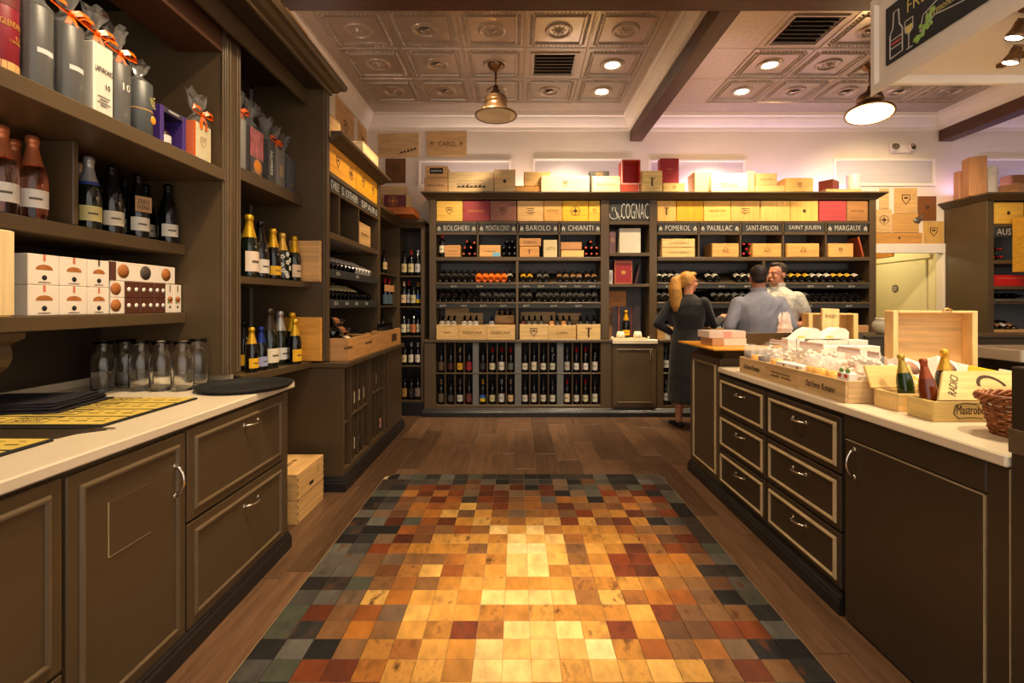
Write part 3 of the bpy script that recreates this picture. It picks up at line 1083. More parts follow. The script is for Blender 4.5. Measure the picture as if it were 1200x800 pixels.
for (a, b) in ((511, 704), (770, 1019)):
    part('rail', MB().cbox(xx(a), xx(b), YF, YF + .03, zz(262), zz(259), .003), 'taupe', t, world=True)
    part('rail', MB().cbox(xx(a), xx(b), YF, YF + .03, zz(275), zz(272), .003), 'taupe', t, world=True)
    part('shelf', MB().cbox(xx(a), xx(b), YF - .004, 6.10, zz(305.5), zz(301), .004), 'taupe', t, world=True)
    for zf in (zz(332), zz(355)):
        part('slanted_shelf', MB().box(xx(a), xx(b), 0, .36, -.014, 0, Matrix.Translation((0, YF + .012, zf)) @ Matrix.Rotation(R(24), 4, 'X')), 'taupe_dark', t, world=True)
        part('shelf_edge', MB().cbox(xx(a), xx(b), YF - .004, YF + .012, zf - .006, zf + .010, .003), 'taupe_edge', t, world=True)
        part('price_rail', MB().cbox(xx(a), xx(b), YF, YF + .010, zf - .062, zf - .006, .003), 'chalkboard', t, world=True)
        part('back_board', MB().box(xx(a), xx(b), YF + .34, YF + .352, zf - .06, zf + .20), 'taupe_dark', t, world=True)
LCELLS = [(511, 558.5), (561, 605), (608, 654), (657, 704)]
RCELLS = [(771, 818), (820.5, 867), (869.5, 917), (919.5, 967), (969.5, 1018)]
for px in (559.7, 606.5, 655.5, 819, 868, 918, 968):
    part('divider', MB().cbox(xx(px - 1), xx(px + 1), YF, 6.10, zz(301), zz(259), .003), 'taupe', t, world=True)
for px in (606, 895):
    part('divider', MB().cbox(xx(px - 1.6), xx(px + 1.6), YF - .003, 6.10, .935, zz(305.5), .004), 'taupe', t, world=True)
for (cells, names) in ((LCELLS, ('BOLGHERI', 'MONTALCINO', 'BAROLO', 'CHIANTI')), (RCELLS, ('POMEROL', 'PAUILLAC', 'SAINT-EMILION', 'SAINT JULIEN', 'MARGAUX'))):
    for (a, b), s in zip(cells, names):
        bd = part('chalk_label', MB().cbox(xx(a) + .005, xx(b) - .005, YF + .004, YF + .014, zz(272), zz(262), .002), 'chalkboard', t, world=True, label='chalkboard strip lettered ' + s)
        k = .62 if len(s) < 11 else .78
        text(bd, s, (xx(b) - xx(a)) * k, .062, local(bd, ((xx(a) + xx(b)) / 2, YF + .003, zz(267))), mat='chalk', space=1.05)
        dm = MB()
        for sx in (-1, 1):
            cxp = (xx(a) + xx(b)) / 2 + sx * (xx(b) - xx(a)) * .43
            if len(s) < 11:
                for q in range(3):
                    dm.ball((cxp + (q - 1) * .012, YF + .004, zz(267) + (.010 if q == 1 else -.008)), .010, 7, 4, (1, .2, 1))
                dm.ribbon([(cxp - .02, YF + .003, zz(270.2)), (cxp, YF + .003, zz(269)), (cxp + .02, YF + .003, zz(270.5))], .006, (0, -1, 0))
        if dm.v:
            part('chalk_drawing', dm, 'chalk', bd, world=True)
# prices chalked on the rails
prng = random.Random(5)
for (pxs, py) in (((532, 562), 335.6), ((519, 544, 566, 590), 358.3), ((617, 634, 660, 677, 694), 335.6), ((617, 649, 678), 358.3),
                  ((784, 846, 876), 335.6), ((800,), 358.3), ((950, 973, 998), 335.6), ((995, 948), 358.3)):
    for px in pxs:
        text(t, '$%d.99' % prng.choice((18, 22, 29, 34, 49, 65, 89, 120)), .072, .026, local(t, (xx(px), YF - .001, zz(py))), mat='chalk')
# centre column
x0, x1 = xx(714), xx(761)
part('shelf', MB().cbox(x0, x1, YF - .002, 6.10, zz(263), zz(259), .003), 'taupe', t, world=True)
part('shelf', MB().cbox(x0, x1, YF - .002, 6.10, zz(300), zz(296), .003), 'taupe', t, world=True)
part('shelf', MB().cbox(x0, x1, YF - .002, 6.10, zz(336), zz(332.5), .003), 'taupe', t, world=True)
bd = part('chalk_sign', MB().cbox(x0 + .004, x1 - .004, YF + .002, YF + .014, zz(259), zz(234), .002), 'chalkboard', t, world=True, label='chalkboard sign reading COGNAC with a drawn decanter')
text(bd, 'COGNAC', .33, .19, local(bd, (xx(744), YF + .001, zz(247))), mat='chalk')
dm = MB()
zc = zz(252)
cxp = xx(719.5)
dm.ribbon([(cxp + .052 * math.cos(a), YF + .001, zc + .045 * math.sin(a)) for a in [R(-200 + 20 * i) for i in range(12)]] + [(cxp + .018, YF + .001, zc + .05), (cxp + .018, YF + .001, zc + .09), (cxp - .018, YF + .001, zc + .09), (cxp - .018, YF + .001, zc + .05)], .006, (0, -1, 0))
cxp = xx(725.5)
dm.ribbon([(cxp - .03, YF + .001, zc + .03), (cxp - .028, YF + .001, zc - .01), (cxp, YF + .001, zc - .025), (cxp + .028, YF + .001, zc - .01), (cxp + .03, YF + .001, zc + .03)], .006, (0, -1, 0))
dm.ribbon([(cxp, YF + .001, zc - .02), (cxp, YF + .001, zc - .05), (cxp + .02, YF + .001, zc - .053)], .006, (0, -1, 0))
part('chalk_drawing', dm, 'chalk', bd, world=True)

# lower wine rack
YR = 5.68
t = thing('wine_rack', 'low taupe wine rack with two tiers of single bottle slots', 'wine rack', (.02, 5.9, 0))
rx = lambda px: X(px, YR)
rz_ = lambda py: Z(py, YR)
part('side_panel', MB().cbox(rx(497), rx(510.5), YR, 6.12, .0, .895, .004), 'taupe', t, world=True)
part('side_panel', MB().cbox(rx(703.8), rx(717), YR, 6.12, .0, .895, .004), 'taupe', t, world=True)
part('top', MB().cbox(rx(497), rx(717), YR - .012, 6.12, .896, .930, .004), 'taupe', t, world=True)
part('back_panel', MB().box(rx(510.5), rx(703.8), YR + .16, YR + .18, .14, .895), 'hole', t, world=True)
part('bottom_board', MB().cbox(rx(510.5), rx(703.8), YR - .004, 6.12, .03, .142, .003), 'taupe', t, world=True)
RACK = [(511, 521), (522.2, 532.5), (533.6, 543.2), (544.4, 553.8), (560.8, 570.3), (571.6, 582), (583.1, 592.6), (593.8, 603.2),
        (611, 620.2), (621.4, 631), (632.4, 642), (643.2, 652.8), (660.4, 670.2), (671.5, 681), (682.2, 692), (693.3, 703)]
zmid = rz_(437.5)
part('shelf', MB().cbox(rx(510.5), rx(703.8), YR + .004, YR + .16, zmid - .008, zmid + .006, .002), 'taupe', t, world=True)
for k in range(15):
    a, b = RACK[k][1], RACK[k + 1][0]
    wide = b - a > 4
    part('filler_panel' if wide else 'divider', MB().cbox(rx(a), rx(b), YR + (.006 if wide else .002), YR + .16, .143, .895, .002), 'backpanel' if wide else 'taupe', t, world=True)
struct('baseboard_back', MB().sweep(plinth_profile(.10), [(rx(497), 6.12), (rx(497), YR), (4.38, YR)]), 'plinth')

# base cabinet with stone top, right of the rack
t = thing('base_cabinet', 'taupe one-door base cabinet with a white stone top beside the wine rack', 'cabinet', (rx(743), 5.9, 0))
part('carcass', MB().box(rx(717.3), rx(769.5), YR + .0, 6.12, .0, .88), 'taupe', t, world=True)
w = rx(768.5) - rx(718)
front(t, 'door', (rx(718), YR, .13), RZ_B, w, .73, .055, handle=(w - .075, .62, .11, True))
part('stone_top', MB().cbox(rx(717.2), rx(769.8), YR - .04, 6.10, .882, .932, .005), 'stone', t, world=True)

t = thing('wine_cabinet', 'low taupe cabinet under the Bordeaux bays, mostly hidden by the woman and bar', 'cabinet', (3.0, 5.9, 0))
part('carcass', MB().box(rx(788), 4.36, YR + .01, 6.12, .0, .895).box(rx(770), rx(777.5), YR, 6.12, 0, .895).box(rx(777.5), rx(788), YR + .16, 6.12, 0, .895), 'taupe', t, world=True)
part('shelf', MB().cbox(rx(777.5), rx(788), YR + .004, YR + .159, zmid - .008, zmid + .006, .002), 'taupe', t, world=True)
part('bottom_board', MB().box(rx(777.5), rx(788), YR + .004, YR + .159, .0, .13), 'taupe', t, world=True)
part('top', MB().cbox(rx(771.8), 4.37, YR - .012, 6.12, .896, .930, .004), 'taupe', t, world=True)

# unit on the right-hand part of the back wall
YU = 5.58
ux = lambda px: X(px, YU)
uz = lambda py: Z(py, YU)
t = thing('display_shelving', 'second taupe display shelving beyond the doorway, red box on a shelf', 'shelving', (6.2, 5.8, 0))
part('side_panel', MB().cbox(ux(1157), ux(1165), YU, 6.148, 0, 2.60, .004), 'taupe', t, world=True)
part('back_panel', MB().box(ux(1165), 6.98, 6.12, 6.148, 0, 2.60), 'backpanel', t, world=True)
part('side_panel', MB().cbox(6.92, 6.98, YU, 6.118, 0, 2.60, .004), 'taupe', t, world=True)
part('top_board', MB().box(ux(1157), 6.98, YU, 6.148, 2.60, 2.63), 'taupe', t, world=True)
cr = [(0, 2.585), (.012, 2.59), (.03, 2.61), (.06, 2.635), (.08, 2.645), (.08, 2.665), (0, 2.665)]
part('crown_molding', MB().sweep(cr, [(ux(1157), 6.148), (ux(1157), YU), (6.98, YU)]), 'taupe', t, world=True)
part('cornice_top', MB().box(ux(1157), 6.98, YU, 6.148, 2.64, 2.663), 'taupe', t, world=True)
for (a, b) in ((309, 304.5), (339, 335), (356, 350), (402, 391.5)):
    part('shelf', MB().cbox(ux(1165.3), 6.918, YU, 6.118, uz(a), uz(b), .003), 'taupe', t, world=True)
part('rail', MB().cbox(ux(1165.3), 6.918, YU, YU + .03, uz(265.5), uz(262), .003), 'taupe', t, world=True)
bd = part('chalk_label', MB().cbox(ux(1165.5), ux(1230), YU + .004, YU + .014, uz(277.5), uz(265.5), .002), 'chalkboard', t, world=True)
text(bd, 'AUSTRIA', .37, .072, local(bd, (ux(1187), YU + .003, uz(271.3))), mat='chalk')
part('steel_rail', MB().cbox(ux(1165.3), 6.918, YU - .012, YU - .001, uz(352.5), uz(350), .002), 'ribbed_steel', t, world=True)

# ---------------------------------------------------------------- tasting counter on the right
RF = 1.425
t = thing('end_cabinet', 'tall taupe end cabinet with one long panel, amber top and moulded cornice', 'cabinet', (1.7, 3.55, 0))
part('carcass', MB().box(RF, 1.95, 3.28, 3.84, 0, .975), 'taupe_dark', t, world=True)
part('side_face', MB().cbox(RF - .012, RF, 3.28, 3.84, .1, .97, .003), 'taupe', t, world=True)
pmd = part('panel_molding', mold_mesh(.075, .475, .04, .79, 0, .014, .012), 'taupe_pale', t, local(t, (RF - .012, 3.83, .12)), (0, 0, RZ_R))
cr = [(0, .94), (.014, .945), (.016, .965), (.03, .975), (.05, 1.0), (.055, 1.015), (.075, 1.02), (.075, 1.036), (0, 1.036)]
part('cornice', MB().sweep(cr, [(1.95, 3.84), (RF - .012, 3.84), (RF - .012, 3.28), (1.95, 3.28)][::-1]), 'taupe', t, world=True)
o = part('wooden_top', MB().cbox(RF - .088, 1.95, 3.205, 3.915, 1.037, 1.052, .004), 'wood', t, world=True, color=rgb(226, 150, 40))
struct('baseboard_right', MB().sweep(plinth_profile(.10), [(1.95, 3.84), (RF, 3.84), (RF, 2.045)]), 'plinth')


def right_base(label, y0, y1):
    t = thing('base_cabinet', label, 'cabinet', (1.8, (y0 + y1) / 2, 0))
    part('carcass', MB().box(RF, 2.55, y0 + .001, y1 - .001, .0, .882), 'taupe_dark', t, world=True)
    return t


for (y0, y1, lab) in ((2.655, 3.279, 'dark base cabinet with three drawers next to the amber-topped end cabinet'),
                      (2.035, 2.655, 'dark base cabinet with three drawers beside the plain wide cabinet door')):
    t = right_base(lab, y0, y1)
    for (z, h) in ((.615, .245), (.365, .240), (.115, .240)):
        w = y1 - y0 - .014
        front(t, 'drawer', (RF, y1 - .007, z), RZ_R, w, h, .042, 'taupe_pale', (w * .5, h * .66, .105, False), 'taupe_dark')
t = right_base('dark base cabinet with one plain wide door and a curved handle', 1.345, 2.035)
part('door', MB().cbox(RF - .02, RF - .001, 1.42, 2.02, .01, .775, .003), 'taupe_dark', t, world=True)
part('handle', bow_handle(.115, vertical=True), 'chrome', t, local(t, (RF - .02, 1.965, .69)), (0, 0, RZ_R))
part('worn_edge', MB().box(RF - .0205, RF - .0012, 1.4175, 1.4195, .02, .775).box(RF - .0203, RF - .0012, 1.42, 2.02, .7755, .7772), 'taupe_pale', t, world=True)
part('stile', MB().cbox(RF - .018, RF - .001, 1.346, 1.412, 0, .88, .003).cbox(RF - .018, RF - .001, 1.413, 2.03, .785, .88, .003), 'taupe_dark', t, world=True)
part('worn_edge', MB().box(RF - .0185, RF - .001, 1.3435, 1.3458, .0, .88), 'taupe_pale', t, world=True)
t = thing('countertop', 'cream stone worktop of the tasting counter, loaded with crates and hampers', 'worktop', (1.8, 2.3, .885))
part('slab', MB().cbox(1.395, 2.60, 1.345, 3.278, .884, .920, .005), 'stone', t, world=True)
t = thing('counter_screen', 'dark upright end panel closing the near end of the tasting counter', 'panel', (1.8, 1.3, 0))
part('board', MB().cbox(1.405, 2.60, 1.30, 1.342, 0, 1.175, .004), 'taupe_dark', t, world=True)
part('cap', MB().cbox(1.400, 1.43, 1.295, 1.3455, .93, 1.0, .003), 'taupe_edge', t, world=True)
# raised bar behind
t = thing('bar_counter', 'brown upright bar panel with a pale ledge behind the tasting counter', 'bar', (3.0, 3.6, 0))
part('panel', MB().cbox(2.12, 5.2, 3.50, 3.56, 0, 1.105, .004), 'taupe', t, world=True)
part('panel', MB().cbox(1.66, 2.55, 3.47, 3.495, 1.053, 1.145, .004), 'taupe', t, world=True)
part('ledge', MB().cbox(2.56, 5.2, 3.46, 3.85, 1.106, 1.125, .004), 'taupe', t, world=True)
t = thing('stone_slab', 'thick grey-white stone slab end of a further counter', 'worktop', (3.4, 2.95, 0))
part('slab', MB().cbox(3.05, 4.3, 2.85, 3.25, 1.00, 1.075, .006), 'stone', t, world=True)
part('pedestal', MB().cbox(3.15, 4.2, 2.92, 3.20, 0, .999, .006), 'taupe_dark', t, world=True)

# ---------------------------------------------------------------- hanging sign over the tasting counter
SX, SY0, SY1, SZ0, SZ1 = 1.62, .85, 2.12, 2.335, 2.70
t = thing('hanging_sign', 'cream boxed ceiling sign with a framed chalkboard of wine drawings', 'sign', (2.6, 1.5, 2.3))
part('side_panel', MB().cbox(SX, SX + .03, SY0, SY1, SZ0, SZ1, .004), 'trim_paint', t, world=True)
part('end_panel', MB().cbox(SX + .03, 3.9, SY1 - .03, SY1, SZ0, SZ1, .004), 'trim_paint', t, world=True)
part('underside', MB().box(SX + .03, 3.9, SY0, SY1 - .03, SZ0 + .035, SZ0 + .05), 'wall_paint', t, world=True)
fr = mold_mesh(.012, SY1 - SY0 - .012, .012, SZ1 - SZ0 - .012, 0, .045, .016)
part('frame', fr, 'trim_paint', t, local(t, (SX, SY1, SZ0)), (0, 0, RZ_R))
bd = part('chalkboard', MB().box(.06, SY1 - SY0 - .06, -.008, 0, .06, SZ1 - SZ0 - .06), 'chalkboard', t, local(t, (SX, SY1, SZ0)), (0, 0, RZ_R))
Yc = -.0085
n_ = (0, -1, 0)
dm = MB()
dm.ribbon([(.085, Yc, .075), (.085, Yc, .175), (.10, Yc, .20), (.105, Yc, .265), (.13, Yc, .265), (.135, Yc, .20), (.15, Yc, .175), (.15, Yc, .08), (.085, Yc, .075)], .006, n_)
dm.ribbon([(.09, Yc, .15), (.147, Yc, .15)], .004, n_)
dm.ribbon([(.09, Yc, .115), (.147, Yc, .115)], .004, n_)
dm.ribbon([(.163, Yc, .19), (.163, Yc, .145), (.182, Yc, .128), (.202, Yc, .145), (.202, Yc, .19), (.163, Yc, .19)], .004, n_)
dm.ribbon([(.182, Yc, .128), (.182, Yc, .075), (.168, Yc, .071), (.200, Yc, .071)], .004, n_)
dm.ribbon([(.235 + (x - .34) * .76, Yc, z - .07) for x, z in ((.34, .175), (.36, .235), (.44, .255), (.56, .235), (.61, .255), (.58, .215), (.61, .18), (.53, .19), (.43, .205), (.34, .175))], .004, n_)
dm.ribbon([(.515 + .05 * math.cos(R(a)), Yc, .13 + .05 * math.sin(R(a))) for a in range(0, 361, 24)], .007, n_)
part('chalk_drawing', dm, 'chalk', bd)
MATS['grape_green'] = mk_mat('grape_green', rgb(150, 190, 96), .7)
MATS['chalk_yellow'] = mk_mat('chalk_yellow', rgb(226, 208, 120), .8, var=.15, scale=40)
MATS['chalk_red'] = mk_mat('chalk_red', rgb(190, 80, 80), .8)
gm = MB()
grr = random.Random(4)
for k in range(30):
    u = grr.random()
    gm.ball((.215 + .075 * u + grr.uniform(-.016, .016), Yc, .078 + .075 * u + grr.uniform(-.018, .018) * (.4 + u)), .0095, 6, 4, (1, .15, 1))
part('chalk_grapes', gm, 'grape_green', bd)
part('chalk_wine', MB().prism([(.166, .147), (.182, .132), (.199, .147), (.199, .166), (.166, .166)], Yc - .001, Yc), 'chalk_yellow', bd)
part('chalk_mark', MB().box(.095, .14, Yc - .001, Yc, .128, .138), 'chalk_red', bd)
text(bd, 'FREE WINE', .30, .05, (.325, Yc, .245), mat='chalk_yellow')
text(bd, 'Vermentino', .145, .030, (.338, Yc, .152), mat='chalk_yellow', shear=.2)
# suspension rods up to the ceiling
rd = MB()
for (x, y) in ((1.8, 1.2), (1.8, 2.0), (3.6, 1.2), (3.6, 2.0)):
    rd.tube([(x, y, SZ0 + .05), (x, y, CEIL + .012)], .012, 6)
part('hanger_rod', rd, 'trim_paint', t, world=True)
# track with spot heads
tr = thing('light_track', 'bronze track rail under the boxed sign', 'light track', (2.05, 1.6, 2.37))
part('rail', MB().cbox(2.03, 2.06, .9, 2.0, 2.352, 2.369, .003).cbox(1.72, 2.03, 1.60, 1.62, 2.352, 2.369, .003), 'bronze', tr, world=True)
for q, (x, y, lab) in enumerate(((1.93, 1.83, 'lit bronze track spotlight hanging lower, nearer the end of the boxed sign'), (1.765, 1.66, 'lit bronze track spotlight beside the chalkboard side of the boxed sign'))):
    s = thing('track_spotlight', lab, 'track light', (x, y, 2.352))
    s.scale = (.52, .52, .52)
    part('stem', MB().tube([(0, 0, .0), (0, 0, -.05)], .011, 8), 'bronze', s)
    part('arm', MB().tube([(0, 0, .008), ((2.028 - x) / .52, 0, .008)], .008, 6), 'bronze', s)
    hd = part('head', MB().lathe([(.001, .05), (.030, .05), (.034, .045), (.036, .0), (.05, -.035), (.053, -.06), (.050, -.062), (.046, -.05), (.001, -.045)], 18), 'bronze', s, (0, 0, -.06), (R(12), R(16), 0))
    part('lens', MB().lathe([(.047, -.054), (.03, -.06), (.001, -.062)], 16), 'lens_lit', hd)
# ================================================================== KIT OF WARES
BOT = {
    'bordeaux': ([(.001, .012), (.030, .004), (.036, 0), (.038, .004), (.038, .190), (.0355, .206), (.028, .222), (.019, .236), (.0148, .248), (.0142, .262)],
                 [(.0148, .236), (.0152, .250), (.0148, .292), (.0162, .293), (.0162, .300), (.0145, .302), (.001, .302)], (.060, .150), .0386),
    'burgundy': ([(.001, .012), (.034, .004), (.040, 0), (.0415, .004), (.0415, .150), (.040, .172), (.034, .200), (.024, .230), (.0165, .255), (.015, .268)],
                 [(.0165, .246), (.0155, .262), (.0150, .290), (.0165, .291), (.0165, .298), (.0145, .300), (.001, .300)], (.045, .125), .0421),
    'champagne': ([(.001, .014), (.037, .004), (.043, 0), (.0445, .005), (.0445, .135), (.0435, .155), (.039, .182), (.030, .215), (.023, .240)],
                  [(.0345, .200), (.0305, .216), (.0235, .242), (.0185, .268), (.0180, .288), (.0205, .290), (.0210, .300), (.0195, .312), (.012, .317), (.001, .318)], (.042, .110), .0451),
}


def lathe_mesh(name, prof, mat, n=16):
    return MB().lathe(prof, n).mesh(name, mat)


def label_mesh(z0, z1, r, half, mat='paper'):
    m = MB()
    n = 8
    v, f = [], []
    for i in range(n + 1):
        a = -PI / 2 - R(half) + 2 * R(half) * i / n
        for (rr_, z) in ((r, z0), (r, z1)):
            v.append((rr_ * math.cos(a), rr_ * math.sin(a), z))
    for i in range(n):
        f.append((2 * i, 2 * i + 2, 2 * i + 3, 2 * i + 1))
    m.add(v, f, True)
    return m.mesh('paper_label', mat)


GREEN_DK, BLACKG, BROWNG, DARKG = rgb(18, 24, 14), rgb(9, 9, 10), rgb(26, 16, 10), rgb(14, 16, 14)
CREAM, WHITE, GOLD_L, YEL, TAN = rgb(226, 214, 184), rgb(232, 228, 218), rgb(196, 158, 70), rgb(232, 176, 22), rgb(196, 160, 110)
REDC, BLACKC, GOLDC, SILV, BLUEC, WAX = rgb(196, 24, 30), rgb(20, 18, 18), rgb(224, 172, 40), rgb(186, 184, 182), rgb(34, 52, 130), rgb(120, 30, 24)


def bottle(label, loc, kind='bordeaux', glass=BLACKG, cap=BLACKC, lab=CREAM, rot=(0, 0, 0), group=None, sc=1., name='wine_bottle', lab_z=None, half=62, mat='bottle',
           lab2=None, parts=True, cat='bottle'):
    bp, cp, (lz0, lz1), lr = BOT[kind]
    o = link(name, cached(('bot', kind, mat), lambda: lathe_mesh(name, bp, mat)), None, loc, rot, glass)
    o.scale = (sc, sc, sc)
    tag(o, label, cat, group)
    if cap is not None:
        link('capsule', cached(('cap', kind), lambda: lathe_mesh('capsule', cp, 'foil', 14)), o, color=cap)
    if lab is not None and parts:
        z0, z1 = lab_z if lab_z else (lz0, lz1)
        link('paper_label', cached(('lab', z0, z1, lr, half), lambda: label_mesh(z0, z1, lr, half)), o, color=lab)
        if lab2 is not None:
            link('label_band', cached(('lab', z0, (z0 + z1) / 2, lr + .0004, half), lambda: label_mesh(z0, (z0 + z1) / 2, lr + .0004, half)), o, color=lab2)
        else:
            # a small printed mark on the label
            zm, zr = (z0 + z1) / 2, (z1 - z0)
            link('label_print', cached(('lab', zm - zr * .07, zm + zr * .05, lr + .0005, 24), lambda: label_mesh(zm - zr * .07, zm + zr * .05, lr + .0005, 24)), o, color=rgb(96, 84, 70))
    return o


# wooden boxes
PINE, PINE2, AMBER, OCHRE, OAK, ROSEW, REDW = rgb(214, 172, 112), rgb(200, 156, 98), rgb(232, 168, 58), rgb(226, 160, 24), rgb(150, 100, 54), rgb(150, 96, 78), rgb(150, 44, 48)
PALEW = rgb(226, 196, 144)


def wood_box(label, loc, w, d, h, color=PINE, rz=0., txt=None, group=None, cat='wine box', name='wine_box', lid='top', mat='wood', tw=.6, th=.28, tmat='ink', rot=None, tz=0., mark=None, shear=0.):
    """closed crate: body and lid board with a seam; loc = middle of its base front-to-back; the face towards -y carries the print"""
    o = thing(name, label, cat, loc, rz, group, rot)
    if lid == 'top':
        part('box_body', MB().cbox(-w / 2, w / 2, -d / 2, d / 2, 0, h - .0135, .003), mat, o, color=color)
        part('lid', MB().cbox(-w / 2, w / 2, -d / 2, d / 2, h - .012, h, .002), mat, o, color=color)
    elif lid == 'front':
        part('box_body', MB().cbox(-w / 2, w / 2, -d / 2 + .012, d / 2, 0, h, .003), mat, o, color=color)
        part('lid', MB().cbox(-w / 2 + .004, w / 2 - .004, -d / 2, -d / 2 + .0105, .004, h - .004, .002), mat, o, color=color)
    else:
        part('box_body', MB().cbox(-w / 2, w / 2, -d / 2, d / 2, 0, h, .003), mat, o, color=color)
    if txt:
        text(o, txt, w * tw, h * th, (0, -d / 2 - .0008, h / 2 + tz), mat=tmat, shear=shear)
    if mark:
        part('stamp', star_mark(mark, 0, h * .5 + (h * .18 if txt else 0), -d / 2 - .0012, min(w, h) * .22), tmat, o)
    return o


def star_mark(kind, x, z, y, r):
    m = MB()
    n_ = (0, -1, 0)
    if kind == 'compass':
        m.ribbon([(x + r * math.cos(a), y, z + r * math.sin(a)) for a in [2 * PI * i / 20 for i in range(21)]], r * .12, n_)
        for i in range(8):
            a = PI / 4 * i
            l = r * (.85 if i % 2 == 0 else .55)
            m.ribbon([(x, y, z), (x + l * math.cos(a), y, z + l * math.sin(a))], r * .16, n_)
    elif kind == 'house':
        m.ribbon([(x - r, y, z - r * .5), (x - r, y, z + r * .1), (x - r * .5, y, z + r * .1), (x - r * .5, y, z + r * .6), (x, y, z + r * .9), (x + r * .5, y, z + r * .6), (x + r * .5, y, z + r * .1), (x + r, y, z + r * .1),
                  (x + r, y, z - r * .5), (x - r, y, z - r * .5)], r * .14, n_)
        for q in (-.5, 0, .5):
            m.box(x + q * r - r * .09, x + q * r + r * .09, y - .0004, y, z - r * .35, z - r * .02)
    elif kind == 'crest':
        m.ribbon([(x - r * .6, y, z + r * .7), (x + r * .6, y, z + r * .7), (x + r * .6, y, z), (x, y, z - r * .8), (x - r * .6, y, z), (x - r * .6, y, z + r * .7)], r * .16, n_)
        m.box(x - r * .3, x + r * .3, y - .0004, y, z + r * .1, z + r * .4)
    elif kind == 'figure':
        m.ribbon([(x, y, z - r), (x - r * .1, y, z - r * .3), (x, y, z + r * .5)], r * .34, n_)
        m.ribbon([(x - r * .6, y, z + r * .9), (x - r * .25, y, z + r * .5), (x, y, z + r * .4), (x + r * .3, y, z + r * .55), (x + r * .6, y, z + r * .85)], r * .14, n_)
        m.ball((x, y, z + r * .75), r * .2, 8, 5, (1, .1, 1))
    elif kind == 'dot':
        m.ball((x, y, z), r * .4, 9, 5, (1, .08, 1))
    elif kind == 'lines':
        for q, l in ((.5, .9), (.1, .6), (-.3, 1.), (-.65, .5)):
            m.box(x - r * l, x + r * l, y - .0004, y, z + q * r - r * .06, z + q * r + r * .06)
    return m


def open_crate(label, loc, w, d, h, color=PINE, rz=0., txt=None, group=None, cat='wine crate', name='wine_crate', tw=.6, th=.3, mark=None, tmat='ink', shear=0., t=.010, rot=None, front_h=None, back_h=None, end_txt=None):
    o = thing(name, label, cat, loc, rz, group, rot)
    fh, bh = front_h or h, back_h or h
    part('bottom_board', MB().cbox(-w / 2 + t, w / 2 - t, -d / 2 + t, d / 2 - t, 0, .008, .001), 'wood', o, color=color)
    part('front_board', MB().cbox(-w / 2, w / 2, -d / 2, -d / 2 + t, 0, fh, .002), 'wood', o, color=color)
    part('back_board', MB().cbox(-w / 2, w / 2, d / 2 - t, d / 2, 0, bh, .002), 'wood', o, color=color)
    for s in (-1, 1):
        part('side_board', MB().cbox(min(s * w / 2, s * (w / 2 - t)), max(s * w / 2, s * (w / 2 - t)), -d / 2 + t + .0005, d / 2 - t - .0005, 0, h, .002), 'wood_y', o, color=color)
    if txt:
        text(o, txt, w * tw, h * th, (0, -d / 2 - .0008, fh * .48), mat=tmat, shear=shear)
    if mark:
        part('stamp', star_mark(mark, 0, fh * .5, -d / 2 - .0012, fh * .34), tmat, o)
    if end_txt:
        text(o, end_txt, d * tw, h * th, (-w / 2 - .0008, 0, h * .48), (R(90), 0, R(-90)), mat=tmat, shear=shear)
    return o


def board(label, x0, x1, z0, z1, y, color, txt=None, mark=None, mat='wood', cat='wooden panel', tw=.5, th=.2, th_=.012, tz=0., group=None, tmat='ink'):
    """flat crate panel fixed on the back wall; y = its back"""
    o = thing('wooden_plaque', label, cat, ((x0 + x1) / 2, y, z0), 0, group)
    w, h = x1 - x0, z1 - z0
    part('panel', MB().cbox(-w / 2, w / 2, -th_, -.0005, 0, h, .002), mat, o, color=color)
    if txt:
        text(o, txt, w * tw, h * th, (0, -th_ - .0008, h / 2 + tz), mat=tmat)
    if mark:
        part('stamp', star_mark(mark, 0, h * .55, -th_ - .0012, min(w, h) * .28), tmat, o)
    return o


def card_box(label, loc, w, d, h, color, rz=0., name='gift_box', cat='box', group=None, rot=None):
    o = thing(name, label, cat, loc, rz, group, rot)
    part('carton', MB().cbox(-w / 2, w / 2, -d / 2, d / 2, 0, h, .0025), 'card', o, color=color)
    return o


def bow(parent, loc, size, rz=0., tails=True):
    """ribbon bow facing -y"""
    m = MB()
    for s in (-1, 1):
        pts = [(0, 0, 0), (s * .35 * size, -.18 * size, .22 * size), (s * .8 * size, -.12 * size, .26 * size), (s * .9 * size, -.02 * size, .06 * size), (s * .5 * size, -.04 * size, -.02 * size), (0, -.02 * size, 0)]
        m.ribbon(pts, .26 * size, (.0, -.85, .5))
        if tails:
            m.ribbon([(0, 0, 0), (s * .12 * size, -.1 * size, -.3 * size), (s * .26 * size, -.12 * size, -.6 * size), (s * .22 * size, -.14 * size, -.95 * size)], .22 * size, (.2 * s, -1, .1))
    m.ball((0, -.05 * size, 0), .13 * size, 8, 5)
    return part('ribbon_bow', m, 'ribbon', parent, loc, (0, 0, rz))


